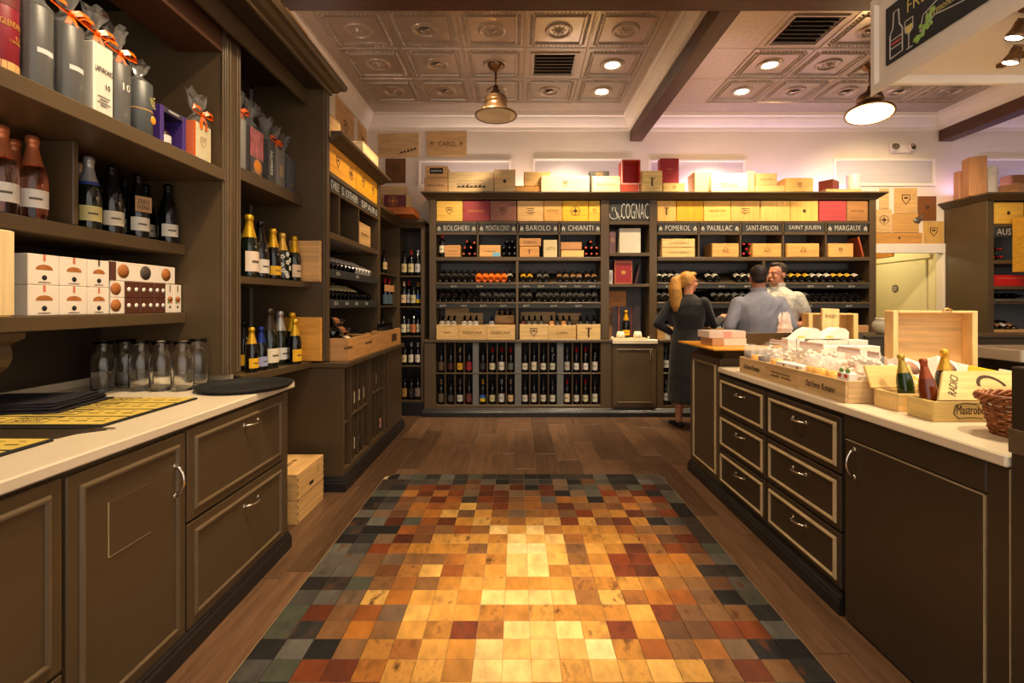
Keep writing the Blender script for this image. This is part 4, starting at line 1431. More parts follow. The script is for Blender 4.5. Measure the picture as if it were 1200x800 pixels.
def cello_top(parent, loc, r, h, seed=1, fan=1.5):
    """gathered cellophane: tied neck opening into a crumpled fan"""
    rn = random.Random(seed)
    m = MB()
    n, v, f = 16, [], []
    prof = [(1.0, 0), (.6, .18), (.28, .34), (.34, .44), (.75 * fan * .7, .72), (fan * .75, 1.0)]
    for j, (k, z) in enumerate(prof):
        for i in range(n):
            a = 2 * PI * i / n
            q = (1 + (rn.uniform(-.32, .32) if j > 0 else 0))
            v.append((r * k * q * math.cos(a), r * k * q * math.sin(a) * (.7 if j > 3 else 1), h * (z + (rn.uniform(-.12, .12) if j > 3 else 0))))
    for j in range(len(prof) - 1):
        for i in range(n):
            a, b = j * n + i, j * n + (i + 1) % n
            f.append((a, b, b + n, a + n))
    m.add(v, f, False)
    return part('cellophane_top', m, 'cellophane', parent, loc)


def cello_sleeve(parent, w, d, h, seed=2, rnd=False):
    rn = random.Random(seed)
    m = MB()
    n, v, f = 20, [], []
    lv = 6
    for j in range(lv):
        z = h * j / (lv - 1)
        for i in range(n):
            a = 2 * PI * i / n
            c, s = math.cos(a), math.sin(a)
            if rnd:
                x, y = c * w / 2, s * w / 2
            else:
                k = 1 / max(abs(c), abs(s))
                x, y = c * k * w / 2, s * k * d / 2
            q = 1.03 + rn.uniform(0, .05)
            v.append((x * q, y * q, z))
    for j in range(lv - 1):
        for i in range(n):
            a, b = j * n + i, j * n + (i + 1) % n
            f.append((a, b, b + n, a + n))
    m.add(v, f, False)
    return part('cellophane_sleeve', m, 'cellophane', parent)


def mark_on(parent, mb, mat, label=None, name='print', color=None):
    return part(name, mb, mat, parent, label=label, color=color)
# ================================================================== LEFT SHELVING
# ---- gift tubes and boxes on the top shelf (they face the aisle: -y turned to +x)
AX = R(90)
TZ = 2.0855
g = 'gift tubes and boxes on the tall shelving'


def gift(label, ycen, w, d, h, color, kind='box', sleeve=True, bowed=True, seed=1, x=-1.64, mat='card', name='gift_box', z=TZ):
    o = thing(name, label, 'gift box', (x - d / 2, ycen, z), AX, None)
    if kind == 'tube':
        part('tube', MB().lathe([(.001, 0), (w / 2 - .002, 0), (w / 2, .003), (w / 2, h - .004), (w / 2 - .003, h), (.001, h)], 24), mat, o, color=color)
        part('tube_rim', MB().lathe([(w / 2 + .0006, 0), (w / 2 + .0012, .003), (w / 2 + .0012, .012), (w / 2 + .0002, .014)], 24), mat, o, color=tuple(c * .7 for c in color[:3]) + (1,))
    else:
        part('carton', MB().cbox(-w / 2, w / 2, -d / 2, d / 2, 0, h, .003), mat, o, color=color)
    if sleeve:
        cello_sleeve(o, w, d, h + .005, seed, kind == 'tube')
        cello_top(o, (0, 0, h + .004), w * .5, .15, seed)
    if bowed:
        bow(o, (0, -w * .18, h + .052), .085)
    return o


def ring_print(parent, w, z0, z1, half, color, mat='paper', r_add=.0008):
    me = label_mesh(z0, z1, w / 2 + r_add, half, mat)
    return link('printed_band', me, parent, color=color)


t = gift('dark red whisky tube with gold lettering, first on the top shelf', 1.53, .105, .105, .34, rgb(120, 16, 34), 'tube', False, False)
ring_print(t, .105, .018, .05, 88, rgb(196, 150, 90))
text(t, 'GLENDRONACH', .11, .020, (.0225, -.0483, .175), (R(90), 0, R(25)), mat='ink_gold', bend=.053)
text(t, '12', .02, .014, (.0225, -.0483, .135), (R(90), 0, R(25)), mat='ink_gold', bend=.053)
text(t, 'ORIGINAL', .06, .008, (.0225, -.0483, .120), (R(90), 0, R(25)), mat='ink_gold', bend=.053)
ring_print(t, .105, .23, .34, 40, rgb(96, 24, 26))
for k, (y, lab) in enumerate(((1.645, 'clear-wrapped charcoal tube with a white band beside the dark red tube'), (1.762, 'clear-wrapped charcoal tube with a white band and orange bow beside the white carton'))):
    t = gift(lab, y, .098, .098, .30, rgb(28, 28, 31), 'tube', True, k == 1, 3 + k)
    ring_print(t, .098, .135, .152, 34, rgb(206, 204, 200))
t = gift('white lettered whisky carton in clear wrap with an orange bow', 1.868, .088, .088, .29, rgb(222, 212, 194), 'box', True, True, 8)
text(t, 'LAPHROAIG', .078, .022, (0, -.0468, .19), mat='ink_black')
text(t, '10', .02, .022, (.018, -.0468, .13), mat='ink_black')
mark_on(t, star_mark('lines', 0, .07, -.0466, .03), 'ink_black')
t = gift('dark tube marked 10 in shiny wrap, orange bow hanging down', 1.98, .095, .095, .27, rgb(36, 36, 33), 'tube', True, True, 12)
text(t, '10', .035, .03, (0, -.0484, .175), mat='ink_white', bend=.048)
t = gift('slate grey tube with yellow script and an orange dot', 2.105, .105, .105, .255, rgb(64, 66, 68), 'tube', False, False, 4)
ring_print(t, .105, .128, .131, 88, rgb(200, 150, 60))
text(t, 'Talisker', .05, .03, (.018, -.0536, .17), (R(90), R(70), 0), 'chalk_yellow', shear=.3)
mk_mat('orange_print', rgb(226, 140, 30), .5)
mark_on(t, MB().ball((.020, -.0505, .095), .016, 10, 6, (1, .25, 1.2)), 'orange_print')
cello_top(t, (0, 0, .255), .05, .09, 23, 1.2)
# purple window box with a little bottle inside
o = thing('gift_box', 'purple window box showing a squat bottle of spirit', 'gift box', (-1.72, 2.275, TZ), AX)
pc = rgb(64, 40, 110)
part('back', MB().cbox(-.085, .085, .055, .062, 0, .20, .002), 'card', o, color=pc)
for s in (-1, 1):
    part('side', MB().cbox(min(s * .085, s * .062), max(s * .085, s * .062), -.062, .0545, 0, .20, .002), 'card', o, color=pc)
part('top', MB().cbox(-.0615, .0615, -.062, .0545, .172, .20, .002), 'card', o, color=rgb(50, 44, 62))
part('bottom', MB().cbox(-.0615, .0615, -.062, .0545, 0, .03, .002), 'card', o, color=pc)
text(o, 'CHAMBORD', .07, .008, (0, -.0628, .187), mat='ink_white')
text(o, 'LIQUEUR', .05, .008, (0, -.0628, .015), mat='ink_white')
sb = part('flask', MB().lathe([(.001, 0), (.03, .0), (.036, .01), (.036, .055), (.030, .07), (.012, .08), (.012, .10), (.016, .102), (.016, .116), (.001, .116)], 14), 'bottle', o, (0, -.005, .031), color=rgb(40, 20, 30))
link('printed_band', label_mesh(.014, .05, .0366, 55), sb, color=rgb(196, 190, 184))
t = gift('cream gift carton with an orange bow at the end of the shelf', 2.462, .125, .06, .205, rgb(222, 204, 160), 'box', True, True, 31)
mark_on(t, star_mark('crest', 0, .11, -.0315, .035), 'taupe_pale')
part('carton_edge', MB().box(-.063, -.060, -.0315, .0315, .0, .205), 'ribbon', t)

# ---- sparkling wine on the shelf below
S2 = 1.6755
for k, (px, kind_, lab) in enumerate(((2, 'a', 'rose sparkling bottle with copper foil at the near end of the middle shelf'), (17, 'c', 'rose sparkling bottle half hidden behind the two front ones'), (38, 'a', 'rose sparkling bottle with copper foil next to the shelf divider'))):
    back = .0 if kind_ == 'a' else .105
    xx_ = -1.862 - back
    y = 552 * (-xx_) / (606 - px)
    bottle(lab, (xx_, y, S2), 'champagne', rgb(214, 92, 60), rgb(206, 122, 78), rgb(232, 222, 206), (0, 0, R(58)), mat='rose_glass', sc=1.02, half=66)
for (px, back, glass, cap, lab_, txt) in ((104, 0, GREEN_DK, SILV, rgb(216, 200, 130), 'dark sparkling bottle with silver foil and yellow-blue label next to the divider'),
                                          (93, .11, GREEN_DK, rgb(210, 180, 160), None, 'sparkling bottle with pale pink foil hidden behind the silver-foil one'),
                                          (131, .0, BLACKG, BLACKC, rgb(222, 210, 182), 'black-foil sparkling bottle with cream label beside the silver-foil one'),
                                          (146, .11, BLACKG, BLACKC, rgb(220, 208, 180), 'black-foil sparkling bottle set back behind the kraft-tagged one'),
                                          (162, .0, BLACKG, BLACKC, rgb(228, 218, 196), 'black-foil sparkling bottle wearing a square kraft neck tag'),
                                          (181, .12, BLACKG, BLACKC, rgb(214, 200, 170), 'black-foil sparkling bottle set back in the shadow'),
                                          (197, .0, BLACKG, BLACKC, rgb(230, 222, 200), 'black-foil sparkling bottle last before the pilaster')):
    xx_ = -1.862 - back
    y = min(552 * (-xx_) / (606 - px), 2.512)
    b = bottle(txt, (xx_, y, S2), 'champagne', glass, cap, lab_, (0, 0, R(62)), sc=1.0, lab_z=(.035, .10))
    if 'kraft-tagged' not in txt and 'kraft' in txt:
        part('neck_tag', MB().box(-.034, .034, -.052, -.049, .125, .20), 'paper', b, color=rgb(176, 138, 94))
        text(b, 'ZERO', .05, .02, (0, -.0526, .175), mat='ink_black')
        text(b, 'DOSAGE', .05, .02, (0, -.0526, .148), mat='ink_black')
    if 'silver foil and' in txt:
        link('neck_band', cached(('lab', .19, .205, .0362, 88), lambda: label_mesh(.19, .205, .0362, 88)), b, color=BLUEC)
card_box('kraft carton standing in the shadow behind the black-foil bottles', (-2.09, 2.22, S2), .12, .10, .24, rgb(150, 118, 78), AX)
card_box('narrow kraft carton standing deeper in the shadow of the shelf', (-2.09, 2.40, S2), .05, .09, .22, rgb(140, 110, 74), AX)

# ---- cookie cartons on the lowest shelf
S3 = 1.3085
WB = rgb(228, 214, 196)
mk_mat('crust', rgb(170, 102, 44), .7, var=.35, scale=60)
mk_mat('choc_print', rgb(86, 50, 36), .6)
mk_mat('tab_red', rgb(206, 112, 84), .6)
mk_mat('tab_dark', rgb(74, 62, 54), .6)
mk_mat('leaf_print', rgb(94, 140, 60), .6)
mk_mat('tomato_print', rgb(206, 74, 40), .6)


def tart_box(label, ycen, z, w, tabm, h=.117):
    o = card_box(label, (-1.822 - .11, ycen, z), w, .22, h, WB, AX, 'tart_box', 'box', 'white tart cartons on the low shelf')
    y = -.1108
    part('pie_picture', MB().prism([(-w * .28, h * .50), (w * .28, h * .50), (w * .25, h * .58), (w * .16, h * .64), (0, h * .67), (-w * .16, h * .64), (-w * .25, h * .58)], y - .0004, y), 'crust', o)
    part('hang_tab', MB().box(-w * .04, w * .04, y - .0004, y, h * .78, h * .995), tabm, o)
    part('seal_mark', MB().lathe([(.010, 0), (.010, .0006), (.001, .0006)], 14, Matrix.Translation((0, y, h * .24)) @ Matrix.Rotation(R(90), 4, 'X')), 'ink_black', o)
    part('print', MB().box(-w * .2, w * .2, y - .0004, y, h * .07, h * .095), 'tab_dark', o)
    return o


for r_, z in ((0, S3), (1, S3 + .118)):
    for c_, (y, w) in enumerate(((1.815, .120), (1.937, .120), (2.052, .105))):
        tab = 'tab_dark' if (r_ == 1 and c_ == 2) else 'tab_red'
        tart_box('white tart carton with a pie picture, %s layer, %s from the leaning pine box' % ('upper' if r_ else 'lower', ORD[c_]), y, z, w, tab)


def cookie_box(label, ycen, z, w, h, brown, x=-1.822):
    o = card_box(label, (x - .06, ycen, z), w, .12, h, rgb(84, 46, 32) if brown else WB, AX, 'cookie_box', 'box', 'cookie cartons on the low shelf')
    y = -.0608
    disc = lambda cx_, r_, m, n: part(n, MB().lathe([(r_, 0), (r_, .0006), (.001, .0006)], 18, Matrix.Translation((cx_, y, h * .52)) @ Matrix.Rotation(R(90), 4, 'X')), m, o)
    if brown:
        for q in (-.25, .25):
            disc(w * q, h * .14, 'ink_white', 'seal_mark')
    return o, disc


for r_, z in ((0, S3), (1, S3 + .0755)):
    o, disc = cookie_box('white end of a cookie carton with one biscuit, %s layer' % ('upper' if r_ else 'lower'), 2.150, z, .075, .0745, False)
    disc(-.012, .028, 'crust', 'cookie_picture')
    for c_, (y, w) in enumerate(((2.232, .086), (2.320, .086), (2.404, .078))):
        cookie_box('brown cookie carton with two white seals, %s layer, %s from the white end' % ('upper' if r_ else 'lower', ORD[c_]), y, z, w, .0745, True)
o, disc = cookie_box('long cookie carton lying on top, three biscuits on its white side', 2.309, S3 + .1512, .40, .088, False)
disc(-.13, .032, 'crust', 'cookie_picture')
disc(.0, .034, 'tab_dark', 'seal_mark')
disc(.135, .032, 'crust', 'cookie_picture')
part('brown_end', MB().box(-.2012, -.17, -.0612, -.0598, .002, .086).box(-.2012, -.1998, -.0598, .0598, .002, .086), 'choc_print', o)
for c_, y in enumerate((2.472, 2.528)):
    o = card_box('slim white carton with a filled biscuit picture, %s from the pilaster' % ('second', 'first')[c_], (-1.822 - .05, y, S3), .055, .10, .148, WB, AX, 'cracker_box', 'box', 'slim white cartons by the pilaster')
    y_ = -.0508
    part('cookie_picture', MB().lathe([(.019, 0), (.019, .0006), (.001, .0006)], 16, Matrix.Translation((0, y_, .072)) @ Matrix.Rotation(R(90), 4, 'X') @ Matrix.Diagonal((1, .7, 1, 1))), 'crust', o)
    part('leaf_picture', MB().ball((-.010, y_, .055), .008, 8, 5, (1, .08, 1)), 'leaf_print', o)
    part('tomato_picture', MB().ball((.008, y_, .057), .008, 8, 5, (1, .08, 1)), 'tomato_print', o)
    part('hang_tab', MB().box(-.003, .003, y_ - .0004, y_, .11, .145), 'tab_dark', o)
    part('seal_mark', MB().lathe([(.006, 0), (.006, .0006), (.001, .0006)], 12, Matrix.Translation((0, y_, .03)) @ Matrix.Rotation(R(90), 4, 'X')), 'ink_black', o)
wood_box('upright pine box leaning before the tart cartons', (-1.772, 1.522, S3 + .001), .24, .05, .298, PALEW, AX, None, lid='front', mat='wood_v')

# ---- carafes on the counter
CT = .9222


def carafe(x, y, label):
    prof = [(.001, .004), (.050, .004), (.053, .012), (.053, .150), (.050, .172), (.034, .195), (.031, .205), (.036, .225), (.047, .246), (.0455, .246), (.0345, .226),
            (.0295, .206), (.0325, .195), (.047, .172), (.0500, .150), (.0500, .018), (.044, .012), (.001, .012)]
    prof = [(.001, 0), (.047, 0)] + prof[1:]
    o = link('carafe', cached('carafe', lambda: MB().lathe(prof, 28).mesh('carafe', 'clear_glass')), None, (x, y, CT))
    o.scale = (.94, .94, 1)
    tag(o, label, 'carafe', 'clear glass carafes on the counter')


for k, (px, py, lab) in enumerate(((121, 460, 'clear glass carafe nearest the black napkins'), (147, 455, 'clear glass carafe set back behind the two nearest the napkins'), (165, 459.5, 'clear glass carafe second in the front row from the napkins'),
                                   (189, 459.5, 'clear glass carafe in the middle of the front row'), (214, 459.5, 'clear glass carafe at the tray end of the front row'), (232, 453.5, 'clear glass carafe last of the group, beside the pilaster'))):
    Y = F * (H - CT) / (py - CY) + .055
    carafe(X(px, Y), Y, lab)

# ---- napkins
nk = thing('napkin_stack', 'stack of folded black cloth napkins lying on the yellow menu mat', 'napkins', (-2.0, 1.93, CT + .0095))
nrn = random.Random(2)
for k in range(5):
    m = MB()
    nx, ny = 8, 8
    v, f = [], []
    a, b = .20 - .006 * k, .155 - .006 * k
    ox, oy, rt = nrn.uniform(-.008, .012), nrn.uniform(-.008, .008), nrn.uniform(-.05, .05)
    for j in range(ny + 1):
        for i in range(nx + 1):
            u, w = i / nx * 2 - 1, j / ny * 2 - 1
            x_, y_ = u * a + ox, w * b + oy
            zt = .0075 * k + .0015 * math.sin(3 * u + k) + .002 * math.cos(4 * w + k)
            v.append((x_ * math.cos(rt) - y_ * math.sin(rt), x_ * math.sin(rt) + y_ * math.cos(rt), max(zt, 0) + .006))
    n1 = len(v)
    v += [(p[0], p[1], max(p[2] - .006, .0)) for p in v]
    for j in range(ny):
        for i in range(nx):
            q = j * (nx + 1) + i
            f.append((q, q + 1, q + nx + 2, q + nx + 1))
            f.append((q + n1, q + nx + 1 + n1, q + nx + 2 + n1, q + 1 + n1))
    rim = [i for i in range(nx + 1)] + [(j + 1) * (nx + 1) - 1 for j in range(1, ny + 1)] + [ny * (nx + 1) + i for i in range(nx - 1, -1, -1)] + [j * (nx + 1) for j in range(ny - 1, 0, -1)]
    for q in range(len(rim)):
        p0, p1 = rim[q], rim[(q + 1) % len(rim)]
        f.append((p0, p0 + n1, p1 + n1, p1))
    m.add(v, f, True)
    part('napkin', m, 'cloth', nk, color=rgb(28, 22, 28), rot=(0, 0, R(10)))

# ---- menu mats, dark tray, round tray
mk_mat('mat_yellow', rgb(206, 176, 80), .6, var=.06, scale=8)


def menu_mat(label, x1, y0, y1, x0, bands):
    o = thing('menu_mat', label, 'mat', ((x0 + x1) / 2, (y0 + y1) / 2, CT))
    w, d = x1 - x0, y1 - y0
    part('board', MB().cbox(-w / 2, w / 2, -d / 2, d / 2, 0, .008, .002), 'black_matte', o)
    bh = d / bands
    for k in range(bands):
        ya = -d / 2 + bh * k + .010
        st = part('menu_strip', MB().box(-w / 2 + .012, w / 2 - .012, ya, ya + bh - .014, .008, .0092), 'mat_yellow', o)
        m = MB()
        for q in range(6):
            xq = w / 2 - .06 - q * .065 - (.19 if q > 2 else 0)
            if xq < -w / 2 + .05:
                continue
            m.box(xq - .020, xq + .020, ya + bh * .33, ya + bh * .40, .0092, .0097)
            m.box(xq - .012, xq + .008, ya + bh * .62, ya + bh * .66, .0092, .0097)
        part('print', m, 'ink_black', st)
        cxm = w / 2 - .06 - 2 * .065 - .13
        fm = MB().sweep([(0, .0092), (0, .0098), (.006, .0098), (.006, .0092)], [(cxm - .075, ya + bh * .18), (cxm + .075, ya + bh * .18), (cxm + .075, ya + bh * .80), (cxm - .075, ya + bh * .80)], True)
        part('print_frame', fm, 'ink_black', st)
        text(st, 'WINE TASTING', .12, bh * .16, (cxm, ya + bh * .60, .0094), (0, 0, 0), 'ink_black')
        text(st, 'FLIGHTS', .10, bh * .16, (cxm, ya + bh * .36, .0094), (0, 0, 0), 'ink_black')
    return o


menu_mat('large yellow tasting menu mat with black borders under the napkins', -1.447, 1.645, 2.135, -2.15, 4)
menu_mat('small yellow tasting menu mat with a black edge at the near end of the counter', -1.452, .98, 1.478, -2.15, 4)
o = thing('bar_tray', 'flat dark brown tray between the two yellow menu mats', 'tray', (-1.80, 1.56, CT))
part('board', MB().prism_z([(-.35, -.058), (.33, -.058), (.345, .0), (.40, .045), (-.35, .045)], 0, .004), 'taupe_dark', o)
part('steel_edge', MB().cbox(-.35, .42, .047, .062, 0, .006, .001), 'chrome', o)
o = thing('round_tray', 'round black serving tray resting on the end of the pale counter', 'tray', (-1.40, 2.43, CT))
part('tray', MB().lathe([(.001, .0), (.19, .0), (.20, .004), (.222, .022), (.226, .022), (.224, .017), (.205, .0), (.001, .0015)][::-1], 40), 'black_matte', o)
part('ribbing', MB().lathe([(.15, .002), (.152, .004), (.155, .004), (.157, .002)], 40), 'black_matte', o)

# ================================================================== SECOND BAY
# gifts
GZ = 2.1405


def gift2(label, px, depth, w, h, color, kind='box', seed=1, bowed=False, x=-1.62, d=None):
    y = 552 * (-x) / (606 - px)
    return gift(label, y, w, d or w, h, color, kind, True, bowed, seed, x, z=GZ)


t = gift2('clear-wrapped silver tube with an orange bow behind the reeded pilaster', 287, 0, .085, .31, rgb(150, 146, 140), 'tube', 41, True)
t = gift2('pink and black patterned carton in clear wrap', 301, 0, .15, .30, rgb(40, 28, 30), 'box', 42, d=.10)
mk_mat('pink_print', rgb(196, 92, 98), .6, var=.6, scale=30)
mark_on(t, MB().box(-.072, .072, -.0512, -.0503, .12, .295), 'pink_print')
mark_on(t, MB().ball((.01, -.051, .07), .045, 14, 8, (1, .06, 1)), 'orange_print', name='emblem')
text(t, 'CUVEE', .09, .02, (0, -.0515, .03), mat='ink_gold')
t = gift2('black lettered carton in crumpled clear wrap', 318, 0, .09, .29, rgb(26, 26, 28), 'box', 43)
text(t, 'NUMBER', .16, .03, (0, -.0465, .14), (R(90), R(90), 0), 'ink_white')
t = gift2('grey carton with a small tan label in clear wrap and an orange bow', 329.5, 0, .115, .27, rgb(120, 112, 102), 'box', 44, True)
mark_on(t, MB().box(-.02, .03, -.0592, -.0583, .09, .17), 'taupe_pale')
t = gift2('slate grey carton marked XO in clear wrap beside the end panel', 341, 0, .125, .25, rgb(70, 70, 74), 'box', 45)
text(t, 'XO', .04, .03, (.01, -.064, .07), mat='ink_gold')

# champagne on the middle shelf
MZ, LZ = 1.5155, .9405


def champ(label, px, z, glass, cap, lab, x=-1.65, sc=1.0, rz=70, **k):
    y = 552 * (-x) / (606 - px)
    return bottle(label, (x, y, z), 'champagne', glass, cap, lab, (0, 0, R(rz)), sc=sc, **k)


champ('gold-foil champagne with a big pale round label on the middle shelf', 292, MZ, GREEN_DK, GOLDC, rgb(228, 206, 182), -1.64, 1.22, lab_z=(.03, .13))
champ('black-foil champagne with a white label on the middle shelf', 305, MZ, BLACKG, BLACKC, rgb(224, 212, 196), -1.64, 1.16, lab_z=(.03, .105))
champ('gold-foil champagne with a small yellow label on the middle shelf', 320, MZ, BLACKG, GOLDC, YEL, -1.63, 1.08, lab_z=(.03, .085))
champ('gold-foil champagne set back behind its neighbours on the middle shelf', 318, MZ, BLACKG, GOLDC, None, -1.75, 1.05)
b = champ('champagne painted with white flowers on the middle shelf', 331, MZ, GREEN_DK, rgb(222, 178, 80), None, -1.62, 1.04)
fl = MB()
frn = random.Random(9)
for k in range(9):
    a = -PI / 2 + frn.uniform(-.9, .9)
    z = .03 + .018 * k
    for q in range(5):
        aa = 2 * PI * q / 5
        fl.ball(((.0452 - max(0, z - .13) * .12) * math.cos(a + .22 * math.cos(aa)), (.0452 - max(0, z - .13) * .12) * math.sin(a + .22 * math.cos(aa)), z + .010 * math.sin(aa)), .0065, 6, 4, (1, 1, 1))
part('painted_flowers', fl, 'ink_white', b)
champ('gold-foil champagne with a pale oval label beside the pine box', 345, MZ, GREEN_DK, GOLDC, rgb(226, 196, 158), -1.585, 1.02, lab_z=(.03, .115))
card_box('grey patterned carton behind the middle shelf champagne', (-1.84, 2.97, MZ), .20, .10, .30, rgb(122, 118, 112), AX)
wood_box('pine box leaning upright against the end panel, middle shelf', (X(358, 3.42), 3.415, MZ), .23, .028, .30, rgb(218, 168, 104), 0, None, lid='front', mark=None)
# lower shelf
champ('yellow-label champagne first on the lowest shelf, next to the pilaster', 285, LZ, BLACKG, BLACKC, YEL, -1.73, .98, lab_z=(.03, .10))
champ('gold-foil champagne with a yellow label, second on the lowest shelf', 295, LZ, BLACKG, GOLDC, YEL, -1.62, .86, lab_z=(.03, .10))
champ('blue-foil sparkling wine with a lavender label on the lowest shelf', 306, LZ, BLACKG, BLUEC, rgb(150, 152, 186), -1.61, .86, lab_z=(.03, .10))
champ('tall dark-foil champagne with a cream label on the lowest shelf', 316, LZ, GREEN_DK, rgb(60, 50, 40), CREAM, -1.61, 1.22, lab_z=(.03, .105))
champ('tall silver-foil champagne with a white label on the lowest shelf', 328, LZ, GREEN_DK, SILV, WHITE, -1.64, 1.16, lab_z=(.03, .10))
champ('small gold-foil champagne with a yellow label on the lowest shelf', 345.5, LZ, BLACKG, GOLDC, YEL, -1.545, .98, lab_z=(.02, .105))
champ('gold-foil champagne with a yellow label last on the lowest shelf', 342.5, LZ, BLACKG, GOLDC, YEL, -1.60, 1.12, lab_z=(.02, .09))
card_box('large pale grey carton standing behind the lowest shelf champagne', (-1.83, 2.87, LZ), .24, .12, .37, rgb(150, 148, 140), AX)
wood_box('amber pine box leaning upright against the end panel, lowest shelf', (X(353, 3.42), 3.415, LZ), .30, .028, .32, rgb(226, 160, 66), 0, None, lid='front')
o = wood_box('amber upright board beside the reeded pilaster on the lowest shelf', (-1.70, 2.712, LZ), .10, .018, .30, rgb(226, 160, 66), 0, None, lid='none', mat='wood_v')

# crate on the floor
o = wood_box('large closed pine wine crate on the floor at the end of the counter cabinets', (-1.525, 3.08, .001), .39, .36, .31, rgb(216, 170, 106), R(90), None, cat='wine crate', name='wine_crate')
part('seam', MB().box(-.1955, .1955, -.1815, .1815, .148, .1505), 'ink', o)
for s in (-1, 1):
    fj = MB()
    for k in range(7):
        fj.box(s * .195 - .010 * (s > 0), s * .195 + .010 * (s < 0), -.1808, -.1801, .012 + .042 * k, .030 + .042 * k)
    part('finger_joint', fj, 'ink', o)
part('slot', MB().box(-.03, .03, -.181, -.1795, .18, .20).box(.10, .105, -.181, -.1795, .225, .27), 'ink_black', o)
text(o, 'CHATEAU', .2, .05, (0, 0.04, .3105), (0, 0, 0), 'ink')
text(o, 'GRAND VIN', .16, .03, (0, -.04, .3105), (0, 0, 0), 'ink')
# ================================================================== WINE SHELVING IN THE CORNER
# amber crate fronts under the cornice
for k, (y0, y1, lab, mk_) in enumerate(((3.505, 4.098, 'long amber crate front with a compass stamp under the corner cornice', 'compass'), (4.102, 4.715, 'long amber crate front with faded print under the corner cornice', 'crest'))):
    o = wood_box(lab, (UF - .15, (y0 + y1) / 2, 2.3435), y1 - y0, .28, .228, OCHRE if k else rgb(232, 160, 40), AX, None, lid='front')
    part('stamp', star_mark('crest', -.12, .12, -.1412, .055), 'ink', o)
    part('stamp', star_mark(mk_, .17, .11, -.1412, .05), 'ink', o)
wood_box('slim pine box with dark print in the last cubby of the corner shelving', (UF - .13, 4.36, 1.8955), .34, .22, .20, PINE, AX, 'RESERVA', mark=None, th=.12)
# sloping bottles, bases towards the aisle
ang = R(-64)
yy = 3.555
for k in range(13):
    y = 3.56 + .089 * k
    wh = k > 7
    bottle('bottle lying on the upper corner rack, %s from the end panel%s' % (ORD[k], ', wrapped in white' if wh else ''), (UF - .062, y, 1.598 + .045), 'bordeaux',
           rgb(214, 206, 196) if wh else BLACKG, rgb(216, 210, 200), rgb(218, 210, 200) if not wh else None, (ang, 0, AX), 'bottles on the upper sloping rack', mat='paper' if wh else 'bottle', half=80, lab_z=(.05, .19))
for k in range(13):
    y = 3.56 + .089 * k
    cr_ = k < 10
    bottle('bottle lying on the lower corner rack, %s from the end panel' % ORD[k], (UF - .062, y, 1.368 + .045), 'bordeaux',
           BLACKG, rgb(206, 190, 140) if cr_ else BLACKC, rgb(212, 196, 146) if cr_ else None, (ang, 0, AX), 'bottles on the lower sloping rack', half=80, lab_z=(.05, .18))
for (y, z) in ((3.66, 1.59), (4.1, 1.59), (3.62, 1.36), (3.85, 1.36), (4.08, 1.36), (4.35, 1.36)):
    text(wus, '$%d' % (30 + int(y * 7) % 40), .07, .028, local(wus, (UF + .001, y, z)), (R(90), 0, AX), 'chalk')
# crates on the low cabinet
CB = .9305
crs = []
for (yc, w, h, lab, t_) in ((3.78, .54, .17, 'pine crate of stacked bottles at the near end of the low wine cabinet', None), (4.265, .42, .155, 'pine crate of small dark bottles in the middle of the low wine cabinet', None), (4.785, .60, .17, 'pine crate with a dark brand mark at the far end of the low wine cabinet', 'RIOJA')):
    dp = .13 if t_ else .32
    o = open_crate(lab, (-1.258 - dp / 2, yc, CB), w, dp, h, rgb(206, 150, 88), AX, None)
    if t_:
        bm = part('brand_plate', MB().box(-.06, .13, -.0662, -.0652, .05, .125), 'ink', o)
    else:
        text(o, 'VIN DE BORDEAUX', .18, .02, (-.27 + .27 * 0 - (w / 2 - w / 2), -.1608, .10), mat='ink')
# bottles piled in the near crate, lying along the crate (bases towards us)
pile = [(-1.54, .017), (-1.46, .017), (-1.38, .017), (-1.50, .088), (-1.42, .088), (-1.335, .088), (-1.54, .160), (-1.46, .160), (-1.378, .160), (-1.50, .231), (-1.42, .231)]
for k, (x, dz) in enumerate(pile):
    bottle('dark bottle with brown and white label lying in the pine crate pile, %s laid' % ORD[k], (x, 3.545 + .012 * (k % 3), CB + dz + .052), 'bordeaux', BLACKG, BLACKC, rgb(214, 196, 166) if k % 2 else rgb(150, 90, 52),
           (R(-90), 0, 0), 'bottles piled in the near crate', lab_z=(.03, .12), half=100)
for k in range(6):
    bottle('dark bottle leaning in the middle pine crate, %s from its near end' % ORD[k], (-1.34, 4.10 + .064 * k, CB + .035), 'bordeaux', BLACKG, BLACKC, None, (R(-46), 0, AX), 'bottles leaning in the middle crate', sc=.72)
for k in range(7):
    bottle('dark bottle leaning in the branded pine crate, %s from its near end' % ORD[k], (-1.31, 4.54 + .078 * k, CB + .02), 'bordeaux', BLACKG, BLACKC, None, (R(-8), 0, AX), 'bottles leaning in the branded crate', sc=.72)

# standing bottles in the low cabinet
def std(label, x, y, z, cap, lab, kind='bordeaux', sc=1., rz=60, glass=BLACKG, **k):
    return bottle(label, (x, y, z), kind, glass, cap, lab, (0, 0, R(rz)), sc=sc, **k)


